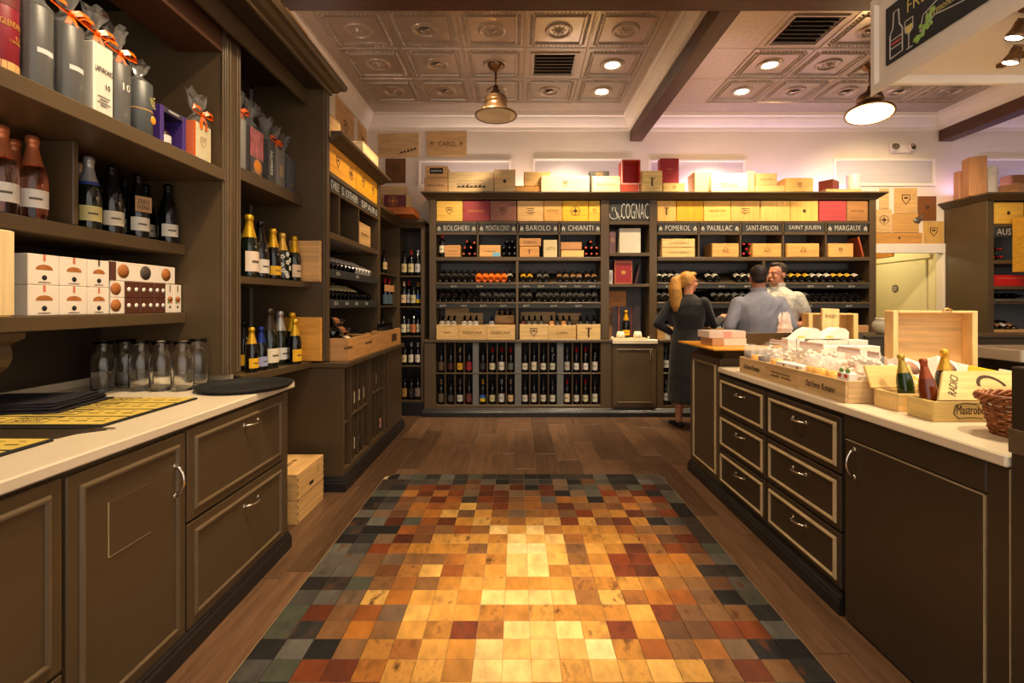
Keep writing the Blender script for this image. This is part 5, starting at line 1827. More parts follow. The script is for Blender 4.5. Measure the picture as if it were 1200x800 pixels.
XB = -1.335
z1, z2, z3, zb = .4785, .5085, .5685, .1455
std('standing red wine with a cream label in the first narrow bay of the low cabinet', XB, 3.515, z1, BLACKC, CREAM, sc=1.05)
for k, y in enumerate((3.645, 3.755, 3.87)):
    std('cream-label wine standing on the upper shelf of the wide bay, %s from the end panel' % ORD[k], XB, y, z2, (BLACKC, BLACKC, rgb(80, 30, 26))[k], rgb(222, 208, 180), group='cream-label bottles in the wide bay', sc=1.0)
std('short standing wine on the raised ledge of the wide bay', XB, 3.99, z2 + .001, BLACKC, CREAM, sc=.95)
std('white-label wine low in the wide bay, first on the floor', XB, 3.65, zb, BLACKC, rgb(226, 220, 206), sc=1.02)
std('wine with pale foil and cream label low in the wide bay', XB, 3.755, zb, rgb(214, 196, 164), CREAM, sc=1.0)
std('wine with a red foil and black label low in the wide bay', XB, 3.87, zb, REDC, rgb(36, 34, 34), sc=1.14)
std('small white-label wine on the upper shelf of the far bay', XB, 4.115, z3, BLACKC, rgb(220, 200, 170), sc=.95)
std('white-label wine second on the upper shelf of the far bay', XB, 4.225, z3, BLACKC, WHITE, sc=.88)
std('tall cream-foil wine on the upper shelf of the far bay', XB, 4.335, z3, rgb(206, 180, 140), rgb(224, 212, 188), sc=1.0)
std('burgundy-shaped bottle with a pink label low in the far bay', XB, 4.45, zb, BLACKC, rgb(214, 150, 140), 'burgundy', sc=1.1)

# corner shelving: left-wall run
std('single dark wine with a tan label on the top shelf of the corner run', -1.525, 5.40, 1.7005, BROWNG, rgb(206, 176, 124), sc=.92, rz=60)
for k, y in enumerate((5.42, 5.60)):
    b = std('red-foil wine with a kraft neck tag in the corner run, %s from the post' % ORD[k], -1.522, y, 1.3405, REDC, rgb(70, 92, 112), sc=1.06, rz=50, group='kraft-tagged bottles in the corner run', lab_z=(.02, .12))
    part('neck_tag', MB().box(-.035, .035, -.045, -.042, .155, .225), 'paper', b, color=rgb(186, 134, 88))
b = std('dark wine standing in a cream holder on the third shelf of the corner run', -1.53, 5.36, .9805, BLACKC, rgb(50, 40, 30), sc=.9)
part('holder', MB().lathe([(.042, .0), (.05, .004), (.05, .012), (.042, .014)], 16), 'cream_ceramic', b)

# narrow bay facing the shop
NY = 5.80
rows = [(CSZ[0], [(474, BLACKC, rgb(206, 186, 130), None, 1.04), (482, rgb(186, 52, 34), rgb(212, 198, 150), None, 1.04), (489.8, rgb(200, 200, 204), rgb(190, 186, 190), None, 1.04)]),
        (CSZ[1], [(473.5, rgb(214, 196, 160), rgb(214, 184, 144), None, 1.0), (479.2, REDC, rgb(196, 190, 194), None, 1.04), (484.6, BLACKC, rgb(204, 190, 148), None, .98), (490, rgb(222, 172, 36), rgb(48, 96, 176), rgb(232, 196, 30), .98)]),
        (CSZ[2], [(473.5, BLACKC, rgb(212, 206, 170), None, 1.0), (479.2, BLACKC, rgb(216, 208, 176), None, 1.0), (484.6, BLACKC, rgb(196, 112, 60), None, 1.0), (490, BLUEC, rgb(206, 202, 168), None, 1.0)]),
        (CSZ[3], [(474.2, BLACKC, rgb(206, 190, 150), None, .9), (482, rgb(180, 178, 176), rgb(214, 204, 182), None, .92), (489.8, rgb(180, 178, 176), rgb(214, 204, 188), None, .92)]),
        (CSZ[4], [(474.2, BLACKC, rgb(150, 110, 50), None, 1.02), (482, BLACKC, rgb(30, 28, 28), None, 1.0), (489.6, BLACKC, rgb(120, 100, 90), None, 1.06)])]
lvl = ('top', 'second', 'third', 'fourth', 'bottom')
names_ = {0: ['black-foil wine with a gold label', 'orange-foil wine with a cream label', 'silver-foil wine with a grey label'],
          1: ['pale-foil wine with a peach label', 'red-foil wine with a grey-white label', 'black-foil wine with a cream label', 'yellow-foil wine with blue-yellow label'],
          2: ['pale-label wine by the corner post', 'black-foil wine with a pale label', 'wine with a round copper label', 'blue-foil wine with a cream label'],
          3: ['black-foil wine with a tan label', 'grey-foil wine with a white label', 'white-label wine nearest the display'],
          4: ['dark wine with an amber label', 'all-dark wine', 'dark wine with a dull label']}
for r_, (z, items) in enumerate(rows):
    for k, (px, cap, lab, lab2, sc) in enumerate(items):
        y = NY + (.075 * (k % 2) if len(items) == 4 else 0)
        bottle('%s, %s shelf of the narrow corner bay' % (names_[r_][k], lvl[r_]), (X(px, y), y, z + .0008), 'bordeaux', BLACKG, cap, lab, (0, 0, R(-14)), None, sc, lab2=lab2, lab_z=(.04, .14), half=70)

# things on top of the corner
TOPZ = 2.3852
wood_box('low orange-brown box on top of the corner shelving', (X(470, 5.55), 5.55, TOPZ), .36, .34, .085, rgb(186, 100, 40), 0, None)
o = wood_box('dark red box lid with a drawn emblem on the orange-brown box', (X(464, 5.5), 5.56, TOPZ + .0855), .26, .22, .155, rgb(96, 26, 40), 0, None, lid='front', mat='card')
part('stamp', star_mark('compass', -.02, .08, -.1112, .05), 'ink_gold', o)
part('edge_board', MB().cbox(.131, .139, -.11, .11, 0, .155, .001), 'wood', o, color=PALEW)
wood_box('pale pine box standing on the corner shelving next to the dark red lid', (X(443, 5.45), 5.86, TOPZ), .46, .14, .43, rgb(214, 176, 124), 0, None, lid='front')
# on top of the tall amber-fronted shelving
TZ2 = 2.6465
wood_box('pine box on top of the corner shelving, behind the purple carton', (-1.66, 3.72, TZ2), .30, .42, .19, rgb(210, 168, 110), AX, None)
card_box('small purple carton on top of the corner shelving', (-1.52, 3.54, TZ2), .07, .12, .13, rgb(72, 44, 110), AX)
wood_box('pale flat pine box on top of the corner shelving near its end', (-1.62, 4.42, TZ2), .46, .5, .16, rgb(226, 196, 146), AX, None)
# crate panels on the left wall
for (y0, y1, z0, z1, lab, mk_) in ((5.05, 5.60, 3.12, 3.60, 'pine panel with a small dark stamp high on the side wall', 'crest'), (5.76, 6.08, 3.16, 3.60, 'second pine panel on the side wall, next to the room corner', 'figure')):
    o = thing('wooden_plaque', lab, 'wooden panel', (XL, (y0 + y1) / 2, z0), AX)
    w, h = y1 - y0, z1 - z0
    part('panel', MB().cbox(-w / 2, w / 2, -.012, -.0005, 0, h, .002), 'wood', o, color=rgb(206, 160, 104))
    part('stamp', star_mark(mk_, 0, h * .5, -.0132, .09), 'ink', o)
# box on the roof of the nearest tall shelving
o = wood_box('tall amber pine box on top of the tall shelving', (-1.50, 2.60, 3.0115), .42, .18, .36, rgb(222, 170, 96), AX, None, lid='front', mark='crest')
wood_box('flat pine box on top of the tall shelving near the end', (-1.55, 3.10, 3.0115), .30, .22, .20, rgb(214, 166, 104), AX, None)
# ================================================================== BACK UNIT: BOXES, BOTTLES
# ---- crate fronts in the frieze
def frieze(px0, px1, lab, color, txt=None, mark=None, mat='wood', drop=0., tmat='ink', th=.2, tw=.6, tz=0.):
    x0, x1 = xx(px0), xx(px1)
    z0 = zz(259) + .001
    return wood_box(lab, ((x0 + x1) / 2, YF + .16, z0), x1 - x0 - .002, .29 + drop, zz(234.5) - z0, color, 0, txt, lid='front', mark=mark, mat=mat, tmat=tmat, th=th, tw=tw, tz=tz)


frieze(511, 542, 'yellow crate front with a small crest at the corner-shelf end of the frieze', rgb(224, 178, 78), mark='crest')
frieze(542, 574, 'wine-red crate front between the yellow and the rose-brown ones', REDW, 'RISERVA', tmat='ink_gold', th=.08)
frieze(574, 605.5, 'rose-brown crate front with a faint drawing in the frieze', rgb(150, 96, 76), mark='crest')
frieze(606, 637, 'pale pine crate front with three dark knots in the frieze', rgb(226, 180, 112), mark='lines')
frieze(637, 659, 'narrow amber pine crate front next to the compass one', rgb(216, 162, 84), 'MONTE', th=.08)
frieze(659, 690, 'bright yellow crate front with a round compass stamp', rgb(236, 176, 40), mark='compass')
frieze(690, 703.6, 'narrow yellow crate front touching the decanter chalkboard', rgb(238, 186, 62), mark='crest')
frieze(770.5, 793, 'pine crate front with brown stamps, first past the decanter chalkboard', rgb(232, 178, 92), mark='figure', mat='wood_v')
frieze(793, 825, 'plain ochre crate front of upright boards in the frieze', rgb(226, 158, 22), mat='wood_v')
frieze(825, 857, 'pale yellow crate front with lines of print in the frieze', rgb(236, 184, 92), 'GRAND CRU', th=.10, mark=None)
frieze(857, 891.5, 'pine crate front covered with columns of small print', rgb(226, 172, 92), mark='lines', mat='wood_v')
frieze(892, 927, 'tall-boarded pale pine crate front over the Saint Julien sign', rgb(236, 188, 104), mat='wood_v')
frieze(927, 960, 'pale pine crate front with one dark knot', rgb(238, 188, 96), mark='dot', mat='wood_v')
frieze(960.5, 993, 'pinkish red crate front over the Margaux sign', rgb(178, 62, 66))
frieze(993, 1018.5, 'brown oak crate front at the doorway end of the frieze', rgb(158, 110, 62), 'VINTAGE', th=.09)

# ---- boxes along the cornice
TC = 2.7055


def top_box(px0, px1, py0, lab, color, txt=None, mark=None, Y=5.78, d=.26, py1=224.5, z0=None, rz=0., lid='front', mat='wood', th=.2, tw=.6, tmat='ink', cat='wine box', tilt=0., group=None):
    Yf = Y
    x0, x1 = X(px0, Yf), X(px1, Yf)
    zb_ = TC + .0008 if z0 is None else z0
    h = Z(py0, Yf) - zb_
    return wood_box(lab, ((x0 + x1) / 2, Yf + d / 2, zb_), x1 - x0, d, h, color, rz, txt, group, cat, lid=lid, mark=mark, mat=mat, th=th, tw=tw, tmat=tmat)


top_box(497, 524.6, 208, 'pine wine box with a brown name, at the corner end of the cornice', rgb(206, 158, 104), 'DALFORNO', th=.18, tw=.75, Y=5.70)
o = top_box(498.5, 524.2, 194, 'pine wine box with a black badge, on top of another at the cornice end', rgb(212, 164, 104), None, z0=Z(208, 5.70) + .001, Y=5.70)
part('badge', MB().box(-.08, .08, -.1312, -.1300, .045, .115), 'ink_black', o)
text(o, 'AMARONE', .13, .022, (0, -.1316, .08), mat='ink_white')
top_box(525, 578.4, 201, 'long pale wine box with a printed vineyard view on the cornice', rgb(208, 176, 124), None, Y=5.70)
top_box(579, 604, 198, 'pale wine box with a small dark crest beside the long printed one', rgb(216, 178, 120), None, 'dot', Y=5.72)
top_box(604, 634, 217.5, 'low amber box lying under a turned pine box', rgb(206, 148, 70), None, Y=5.72, lid='top')
top_box(614, 645, 201, 'turned pine box resting on the low amber box', rgb(214, 166, 96), None, Y=5.74, z0=Z(217.5, 5.74) + .001)
top_box(634, 691, 205.5, 'long pale wine box in the brightest light of the cornice', rgb(234, 212, 164), None, 'crest', Y=5.685, d=.05)
top_box(694, 727, 206, 'pale wine box with a brown name next to the red open box', rgb(232, 208, 158), 'BONACOSTA', th=.14, tw=.62, Y=5.685, d=.06)
o = top_box(691, 714, 200, 'dark printed carton behind the pale boxes on the cornice', rgb(58, 56, 48), None, Y=5.80, d=.10, mat='card', cat='box')
text(o, 'VINO', .09, .05, (0, -.051, .25), mat='ink_gold')
# red boxes
RED_ = rgb(176, 26, 30)
top_box(728, 748.6, 215, 'low salmon-red box carrying the bright red open box', rgb(190, 74, 48), None, Y=5.76, d=.22, mat='card')
o = thing('open_box', 'bright red open presentation box standing on the salmon-red one', 'box', (X(737.5, 5.86), 5.86, Z(215, 5.76) + .0015))
w_, h_ = X(748.6, 5.76) - X(727, 5.76), Z(187, 5.76) - Z(215, 5.76)
part('back', MB().box(-w_ / 2, w_ / 2, .09, .10, 0, h_), 'card', o, color=RED_)
for s in (-1, 1):
    part('side', MB().cbox(min(s * w_ / 2, s * (w_ / 2 - .014)), max(s * w_ / 2, s * (w_ / 2 - .014)), -.10, .0895, 0, h_, .002), 'card', o, color=rgb(196, 60, 44))
part('top', MB().cbox(-w_ / 2 + .0145, w_ / 2 - .0145, -.10, .0895, h_ - .014, h_, .002), 'card', o, color=rgb(206, 90, 60))
part('bottom', MB().cbox(-w_ / 2 + .0145, w_ / 2 - .0145, -.10, .0895, 0, .012, .002), 'card', o, color=RED_)
part('pale_edge', MB().sweep([(0, 0), (0, .002), (.008, .002), (.008, 0)], [(-w_ / 2, 0), (w_ / 2, 0), (w_ / 2, h_), (-w_ / 2, h_)], True), 'trim_paint', o, (0, -.1005, 0), (R(90), 0, 0))
top_box(752.4, 776.5, 199.5, 'pale wine box with a black dancing figure stamp', rgb(230, 196, 124), None, 'figure', Y=5.70, d=.16)
top_box(777, 803.5, 214, 'pale low wine box below the dark red carton', rgb(232, 192, 116), None, 'crest', Y=5.70, d=.28)
o = top_box(774, 796, 185, 'dark red presentation carton with faint gold print', rgb(140, 16, 26), None, Y=5.86, d=.12, z0=Z(214, 5.70) + .001, mat='card', cat='box')
text(o, 'COGNAC', .08, .018, (0, -.0612, .21), mat='ink_gold')
text(o, 'XO', .03, .018, (0, -.0612, .17), mat='ink_gold')
top_box(814, 834, 201, 'pine box turned sideways next to the leaning pale panel', rgb(234, 192, 124), None, Y=5.74, d=.24)
o = top_box(833.5, 876, 203, 'pale leaning panel with a name in grey capitals', rgb(240, 220, 168), None, Y=5.68, d=.02, lid='none')
text(o, 'SENA', .20, .06, (0.0, -.0112, .085), mat='taupe_pale')
top_box(876.5, 884.6, 200.5, 'narrow bright end of a pine box beside the leaning panel', rgb(236, 196, 122), None, Y=5.74, d=.22)
top_box(886, 920, 217, 'low pine box under another near the doorway end of the cornice', rgb(218, 172, 110), None, Y=5.72, d=.24)
top_box(886.5, 911, 202.5, 'darker pine box lying on the low one near the doorway end', rgb(206, 156, 100), 'BAROSSA', th=.12, Y=5.74, d=.22, z0=Z(217, 5.72) + .001)
top_box(921, 953.5, 208, 'pine wine box with a winged stamp near the doorway end', rgb(226, 178, 100), None, 'crest', Y=5.70, d=.24)
top_box(968, 1010, 221.3, 'flat pine board box under the mahogany one at the doorway end', rgb(222, 176, 112), None, Y=5.70, d=.24, lid='top')
o = wood_box('small mahogany box set corner-on at the doorway end of the cornice', (X(970, 5.86), 5.84, Z(221.3, 5.70) + .0012), .20, .16, .125, rgb(112, 44, 26), R(38), None)
o = thing('tube_tin', 'pale upright cylinder tin near the doorway end of the cornice', 'tin', (X(998.5, 5.84), 5.83, Z(221.3, 5.70) + .0012))
part('tube', MB().lathe([(.001, 0), (.068, 0), (.07, .004), (.07, .195), (.066, .20), (.001, .20)], 22), 'card', o, color=rgb(214, 204, 186))
part('tube_lid', MB().lathe([(.071, .165), (.072, .167), (.072, .196), (.070, .199)], 22), 'card', o, color=rgb(222, 212, 196))

# vineyard print on the long pale box
for ob in bpy.data.objects:
    if ob.get('label') == 'long pale wine box with a printed vineyard view on the cornice':
        pb = part('printed_view', MB().box(-.17, .18, -.1308, -.1300, .06, .12), 'taupe_pale', ob)
        hills = MB()
        for q in range(7):
            hills.prism([(-.17 + .05 * q, .06), (-.12 + .05 * q, .06), (-.13 + .05 * q, .085 + .01 * (q % 3)), (-.16 + .05 * q, .08)], -.1313, -.1308)
        part('hill_print', hills, 'ink', pb)
        text(ob, 'DOMAINE DU VIGNOBLE', .32, .018, (0, -.1308, .145), mat='ink')

# ---- cubbies
ZC = zz(301) + .0006


def cub_box(px0, px1, py0, lab, color, txt=None, mark=None, Y=5.73, d=.26, z0=None, lid='front', mat='wood', th=.16, tw=.6, tmat='ink', rz=0.):
    x0, x1 = xx(px0), xx(px1)
    zb_ = ZC if z0 is None else z0
    h = Z(py0, Y) - zb_
    return wood_box(lab, ((x0 + x1) / 2, Y + d / 2, zb_), x1 - x0, d, h, color, rz, txt, None, lid=lid, mark=mark, mat=mat, th=th, tw=tw, tmat=tmat)


std('standing wine with a red foil and cream label in the Bolgheri cubby', xx(517.2), 5.80, ZC, REDC, CREAM, rz=-9, sc=.96)
cub_box(520.5, 539.5, 287, 'pine box with brown print in the Bolgheri cubby', rgb(206, 152, 90), 'TENUTA', th=.12)
cub_box(561.5, 586.5, 287, 'pine box with a pale blue sticker in the Montalcino cubby', rgb(212, 160, 96), 'VINO', th=.14)
for ob in bpy.data.objects:
    if ob.get('label', '').startswith('pine box with a pale blue sticker'):
        part('sticker', MB().box(.035, .125, -.131, -.1302, .008, .055), 'paper', ob, color=rgb(110, 170, 200))
cub_box(608.8, 632, 288.5, 'pine box with gold patch on the floor of the Barolo cubby', rgb(208, 150, 84), None, 'figure')
cub_box(608.5, 634, 279, 'pine box lying on top of the other in the Barolo cubby', rgb(202, 146, 88), 'RISERVA', z0=ZC + Z(288.5, 5.73) - ZC + .001, th=.2)
cub_box(637, 653, 281, 'small pale printed carton in the Barolo cubby', rgb(206, 186, 136), 'LOTTO', mat='card', lid='none', tw=.7)
cub_box(657.5, 684.5, 293, 'pale pine box under another in the Chianti cubby', rgb(224, 180, 110), None)
cub_box(657, 682, 283.5, 'brown pine box lying on the pale one in the Chianti cubby', rgb(184, 130, 82), None, z0=Z(293, 5.73) + .0012)


def lying_heap(cell, pts, cap, lab, grp, sc=.86):
    for k, (px, py) in enumerate(pts):
        # neck towards the shop, resting in a heap
        bottle('%s, %s laid' % (lab, ORD[k]), (xx(px), 5.73 + .305 * sc, zz(py)), 'bordeaux', BLACKG, cap, None, (R(90), 0, 0), grp, sc)


lying_heap(None, [(543.2, 297.3), (550, 297.3), (556.2, 297.3), (544.5, 290), (551.8, 290), (547, 282.8), (555.6, 284.5)], rgb(196, 90, 66), 'bottle with a copper cap stacked lying in the Bolgheri cubby', 'copper-capped stack in the Bolgheri cubby')
lying_heap(None, [(590.3, 297.3), (597, 297.3), (603, 297.3), (590.3, 290), (597, 290), (603, 290), (593.6, 283), (600.2, 283)], rgb(70, 66, 64), 'black-capped bottle stacked lying in the Montalcino cubby', 'black-capped stack in the Montalcino cubby', .84)
lying_heap(None, [(687.3, 297.3), (693.4, 297.3), (699.6, 297.3), (687, 290.2), (693.4, 290.2), (699.4, 290.2), (692.5, 283.2)], rgb(196, 84, 54), 'bottle with an orange-red cap stacked lying in the Chianti cubby', 'orange-capped stack in the Chianti cubby', .84)
# Bordeaux cubbies
cub_box(776, 815, 290, 'pale pine box on the floor of the Pomerol cubby', rgb(224, 184, 116), 'CHATEAU', th=.2)
cub_box(776, 815, 279.5, 'pale pine box lying on top in the Pomerol cubby', rgb(226, 188, 120), 'CHATEAU', z0=Z(290, 5.73) + .0012, th=.2)
cub_box(835, 866.5, 285, 'pine box with a house stamp in the Pauillac cubby', rgb(214, 158, 86), None, 'house')
cub_box(883, 916.5, 285, 'pine box with a house stamp in the Saint Emilion cubby', rgb(220, 164, 88), None, 'house')
cub_box(923, 961, 285, 'pine box with a house stamp in the Saint Julien cubby', rgb(220, 164, 90), None, 'house')
cub_box(971, 1001, 285, 'pine box with a wide crest stamp in the Margaux cubby', rgb(222, 170, 98), None, 'crest')
lying_heap(None, [(872.5, 297.3), (879.5, 297.3), (875.8, 291.6), (872.5, 286), (879.5, 286)], rgb(190, 40, 50), 'bottle with a red cap stacked lying in the Saint Emilion cubby', 'red-capped stack in the Saint Emilion cubby', .85)
wood_box('colourful thin box leaning beside the crest box in the Margaux cubby', (xx(1013.4), 5.84, ZC + .004), .022, .20, .25, rgb(176, 84, 46), 0, None, lid='none', mat='card', rot=(0, R(-14), 0))

# ---- bottles on the two sloping racks, bases to the front
TILT = R(-66)


def rack_row(pxs, zf, style, where, base_label):
    for k, px in enumerate(pxs):
        kind, glass, cap, lab = style(k)[:4]
        sc = .92 if kind == 'bordeaux' else .93
        rr_ = (.0386 if kind == 'bordeaux' else .0421) * sc + .0015
        sl = .034
        py_, pz_ = YF + .012 + sl * math.cos(R(24)) - rr_ * math.sin(R(24)), zf + sl * math.sin(R(24)) + rr_ * math.cos(R(24))
        bottle('%s, %s %s' % (base_label(k), ORD[k], where), (xx(px), py_, pz_), kind, glass, cap, lab, (TILT, 0, 0), None, sc, half=78, lab_z=(.045, .15) if kind == 'bordeaux' else (.045, .125))


ZR1, ZR2 = zz(332), zz(355)
OR_ = rgb(226, 96, 20)
rack_row([516, 523.6, 531, 538, 545.4, 553.6, 560.5, 568, 575.3, 582.7, 590.3, 597.5], ZR1,
         lambda k: ('burgundy', OR_ if 6 <= k <= 10 else BLACKG, OR_ if 6 <= k <= 10 else BLACKC, rgb(236, 128, 36) if 6 <= k <= 10 else (rgb(60, 54, 48) if k < 11 else rgb(190, 180, 160))),
         'from the corner post, upper rack under Bolgheri', lambda k: 'orange-wrapped wine bottle' if 6 <= k <= 10 else 'black wine bottle')
rack_row([516, 523, 531.4, 541, 549.4, 556.2, 564.4, 571.6, 580, 587, 593.8, 600.6], ZR2,
         lambda k: ('bordeaux', BLACKG, rgb(60, 44, 40) if k < 3 else BLACKC, rgb(96, 74, 66) if k < 3 else (rgb(66, 60, 56) if k < 6 else rgb(186, 180, 170))),
         'from the corner post, lower rack under Bolgheri', lambda k: '%s-label wine bottle' % ('brown' if k < 3 else 'dark' if k < 6 else 'pale'))
rack_row([613.4, 621.4, 633, 640.6, 656.8, 664.6, 673, 680.3, 690.3, 698.2], ZR1,
         lambda k: ('bordeaux', BLACKG, rgb(80, 70, 56) if k > 1 else rgb(120, 96, 40), YEL if k < 2 else (rgb(120, 116, 108) if k < 4 else rgb(164, 122, 76))),
         'from the middle post, upper rack under Barolo', lambda k: '%s-label wine bottle' % ('yellow' if k < 2 else 'grey' if k < 4 else 'tan'))
rack_row([613, 620.3, 631.8, 639, 646, 653.4, 661, 668.5, 676.3, 683.6, 691.3, 699], ZR2,
         lambda k: ('bordeaux', BLACKG, rgb(110, 104, 96), rgb(206, 196, 178)),
         'from the middle post, lower rack under Barolo', lambda k: 'cream-label wine bottle')
rack_row([774.2, 782, 789.2, 797.4, 833.4, 841.8, 867.5, 875.8, 884], ZR1,
         lambda k: ('burgundy', BLACKG, BLACKC, rgb(214, 204, 180)), 'from the centre column, upper rack under Pomerol', lambda k: 'pale-label wine bottle')
rack_row([774.4, 781.8, 788.3, 796, 840.6, 849.4, 857.6, 866, 875, 884], ZR2,
         lambda k: ('burgundy', BLACKG, BLACKC, rgb(214, 206, 190)), 'from the centre column, lower rack under Pomerol', lambda k: 'pale-label wine bottle')
rack_row([900.5, 908.5, 916.5, 924.8, 933.2, 941.6, 950, 958.4, 966.8, 975.2, 983.4, 991.6, 1000, 1008.6], ZR1,
         lambda k: ('burgundy', BLACKG, BLACKC, rgb(216, 172, 46) if k in (4, 5, 6, 10, 11, 12) else rgb(206, 198, 186)), 'from the east post, upper rack under Saint Julien',
         lambda k: '%s-label wine bottle' % ('golden' if k in (4, 5, 6, 10, 11, 12) else 'white'))
rack_row([900.5, 908.5, 916.5, 924.8, 933.2, 941.6, 950, 958.4, 966.8, 975.2, 983.4, 991.6, 1000, 1008.6], ZR2,
         lambda k: ('burgundy', BLACKG, BLACKC, rgb(212, 204, 188) if k < 7 else rgb(60, 54, 50)), 'from the east post, lower rack under Saint Julien',
         lambda k: '%s-label wine bottle' % ('white' if k < 7 else 'dark'))

# ---- open crates with bottles on the counter
CZ = .9308


def crate_at(px0, px1, py0, lab, color, txt=None, mark=None, Y=5.675, d=.30, th=.26, tw=.6, back_h=None, front_h=None):
    x0, x1 = X(px0, Y), X(px1, Y)
    h = Z(py0, Y) - CZ
    return open_crate(lab, ((x0 + x1) / 2, Y + d / 2, CZ), x1 - x0, d, h, color, 0, txt, None, mark=mark, th=th, tw=tw, back_h=back_h)


def crate_bottles(pxs, where, style, grp=None):
    for k, px in enumerate(pxs):
        cap, lab = style(k)
        bottle('wine bottle %s, %s' % (where, ORD[k]), (xx(px), 5.735, CZ + .05), 'bordeaux', BLACKG, cap, lab, (R(-34), 0, 0), None, .92, half=75, lab_z=(.12, .20))


crate_at(511.4, 537, 380.5, 'pine crate with a brown vineyard mark at the corner end of the counter', rgb(220, 180, 116), 'MASSETO', None, th=.12, tw=.35, back_h=.24)
crate_at(537.3, 570, 380.5, 'pine crate lettered SASSICAIA, nearer the corner', rgb(218, 176, 112), 'SASSICAIA', th=.2, tw=.68)
crate_at(570.3, 603.5, 380.5, 'pine crate lettered SASSICAIA, nearer the middle post', rgb(218, 178, 114), 'SASSICAIA', th=.2, tw=.68)
crate_bottles([516.5, 523.6, 530.6], 'leaning in the vineyard-mark crate from the corner end', lambda k: (BLACKC, rgb(170, 160, 146)))
crate_bottles([543, 550, 557], 'leaning in the nearer SASSICAIA crate', lambda k: (BLACKC, rgb(186, 178, 166)))
o = thing('loose_board', 'pine crate lid standing upright behind the vineyard-mark crate', 'lid', (xx(532), 6.02, CZ))
part('panel', MB().cbox(-.155, .155, 0, .012, 0, .425, .002), 'wood', o, color=rgb(214, 172, 112))
o = thing('loose_board', 'long pine lid board propped low behind the two crates', 'lid', (xx(541), 5.99, CZ))
part('panel', MB().cbox(-.24, .24, 0, .012, 0, .315, .002), 'wood', o, color=rgb(206, 164, 106))
o = open_crate('small pine crate raised on a stand at the middle post end', (xx(591), 5.99, CZ + .19), .24, .18, .10, rgb(214, 166, 100), back_h=.15)
o2 = wood_box('plain pine box hidden under the small raised crate', (xx(591), 6.035, CZ), .235, .10, .188, rgb(200, 156, 96))
for k, px in enumerate((584.5, 591, 597.5)):
    bottle('dark bottle standing in the small raised crate, %s from the corner end' % ORD[k], (xx(px), 5.97, CZ + .202), 'bordeaux', BLACKG, BLACKC, rgb(120, 84, 56) if k == 0 else None, (R(-8), 0, 0), None, .55)
crate_bottles([575.8], 'with a bluish foil, leaning in the middle-post SASSICAIA crate', lambda k: (rgb(50, 56, 92), rgb(150, 146, 150)))
crate_at(609, 642, 380, 'pine crate with a grey castle crest past the middle post', rgb(222, 186, 124), None, 'crest')
crate_at(642.3, 675, 381, 'pine crate lettered LA PRIMA past the middle post', rgb(220, 180, 112), 'LA PRIMA', th=.14, tw=.42)
crate_at(676.5, 703.6, 380, 'pale pine crate with a faint cross mark at the centre column', rgb(226, 188, 122), None, 'figure')
crate_bottles([613.5, 620.5, 627.5, 635], 'leaning in the castle crest crate', lambda k: (BLACKC, rgb(90, 80, 72) if k else rgb(96, 40, 40)))
crate_bottles([647.4, 654.4, 661.6, 668.8], 'leaning in the LA PRIMA crate', lambda k: (BLACKC, rgb(206, 140, 84) if k in (0, 2) else rgb(60, 54, 48)))
crate_bottles([682, 690, 698], 'leaning in the cross mark crate', lambda k: (BLACKC, rgb(52, 46, 44)))
o = thing('loose_board', 'pine lid board standing behind the castle crest crate', 'lid', (xx(632), 6.03, CZ))
part('panel', MB().cbox(-.225, .225, 0, .012, 0, .33, .002), 'wood', o, color=rgb(212, 170, 112))
o = thing('loose_board', 'pine lid board standing behind the LA PRIMA crate', 'lid', (xx(670), 6.01, CZ))
part('panel', MB().cbox(-.155, .155, 0, .012, 0, .315, .002), 'wood', o, color=rgb(206, 162, 104))
# right-hand bays
crate_at(771.5, 789, 383, 'pine crate with a white sticker beside the standing woman', rgb(206, 158, 96), None)
for ob in bpy.data.objects:
    if ob.get('label', '').startswith('pine crate with a white sticker'):
        part('sticker', MB().box(-.005, .075, -.1512, -.1502, .01, .085), 'paper', ob, color=rgb(214, 208, 200))
        text(ob, 'LOT 12', .05, .02, (.035, -.1514, .05), mat='ink_black')
for k, px in enumerate((775.8, 784.6)):
    bottle('wine bottle leaning in the white sticker crate, %s from the centre column' % ORD[k], (xx(px), 5.74, CZ + .06), 'bordeaux', BLACKG, (rgb(150, 110, 76), BLACKC, WHITE)[k], rgb(120, 96, 76), (R(-40), 0, 0), None, .86)
crate_at(833, 868, 384, 'pine crate between the woman and the man in grey', rgb(206, 158, 96), None)
for k, px in enumerate((837, 845, 853, 861)):
    bottle('wine bottle leaning in the crate between the woman and man, %s from the woman' % ORD[k], (xx(px), 5.74, CZ + .07), 'bordeaux', rgb(30, 34, 40), rgb(80, 90, 104) if k > 1 else BLACKC, rgb(110, 120, 130), (R(-42), 0, 0), None, .95)
crate_at(935, 962, 383, 'pine crate just behind the man in the cream shirt', rgb(212, 172, 116), None)
crate_at(985, 1018, 381, 'pine crate at the doorway end of the back counter', rgb(200, 150, 96), None)
for k, px in enumerate((940, 948, 956)):
    bottle('grey-label bottle leaning in the crate behind the cream shirt, %s' % ORD[k], (xx(px), 5.74, CZ + .07), 'bordeaux', BLACKG, BLACKC, rgb(150, 150, 146), (R(-40), 0, 0), None, .95)
for k, px in enumerate((991, 999, 1007)):
    bottle('dark bottle leaning in the crate at the doorway end, %s' % ORD[k], (xx(px), 5.74, CZ + .07), 'bordeaux', BLACKG, BLACKC, rgb(214, 206, 180) if k == 0 else None, (R(-46), 0, 0), None, .9)

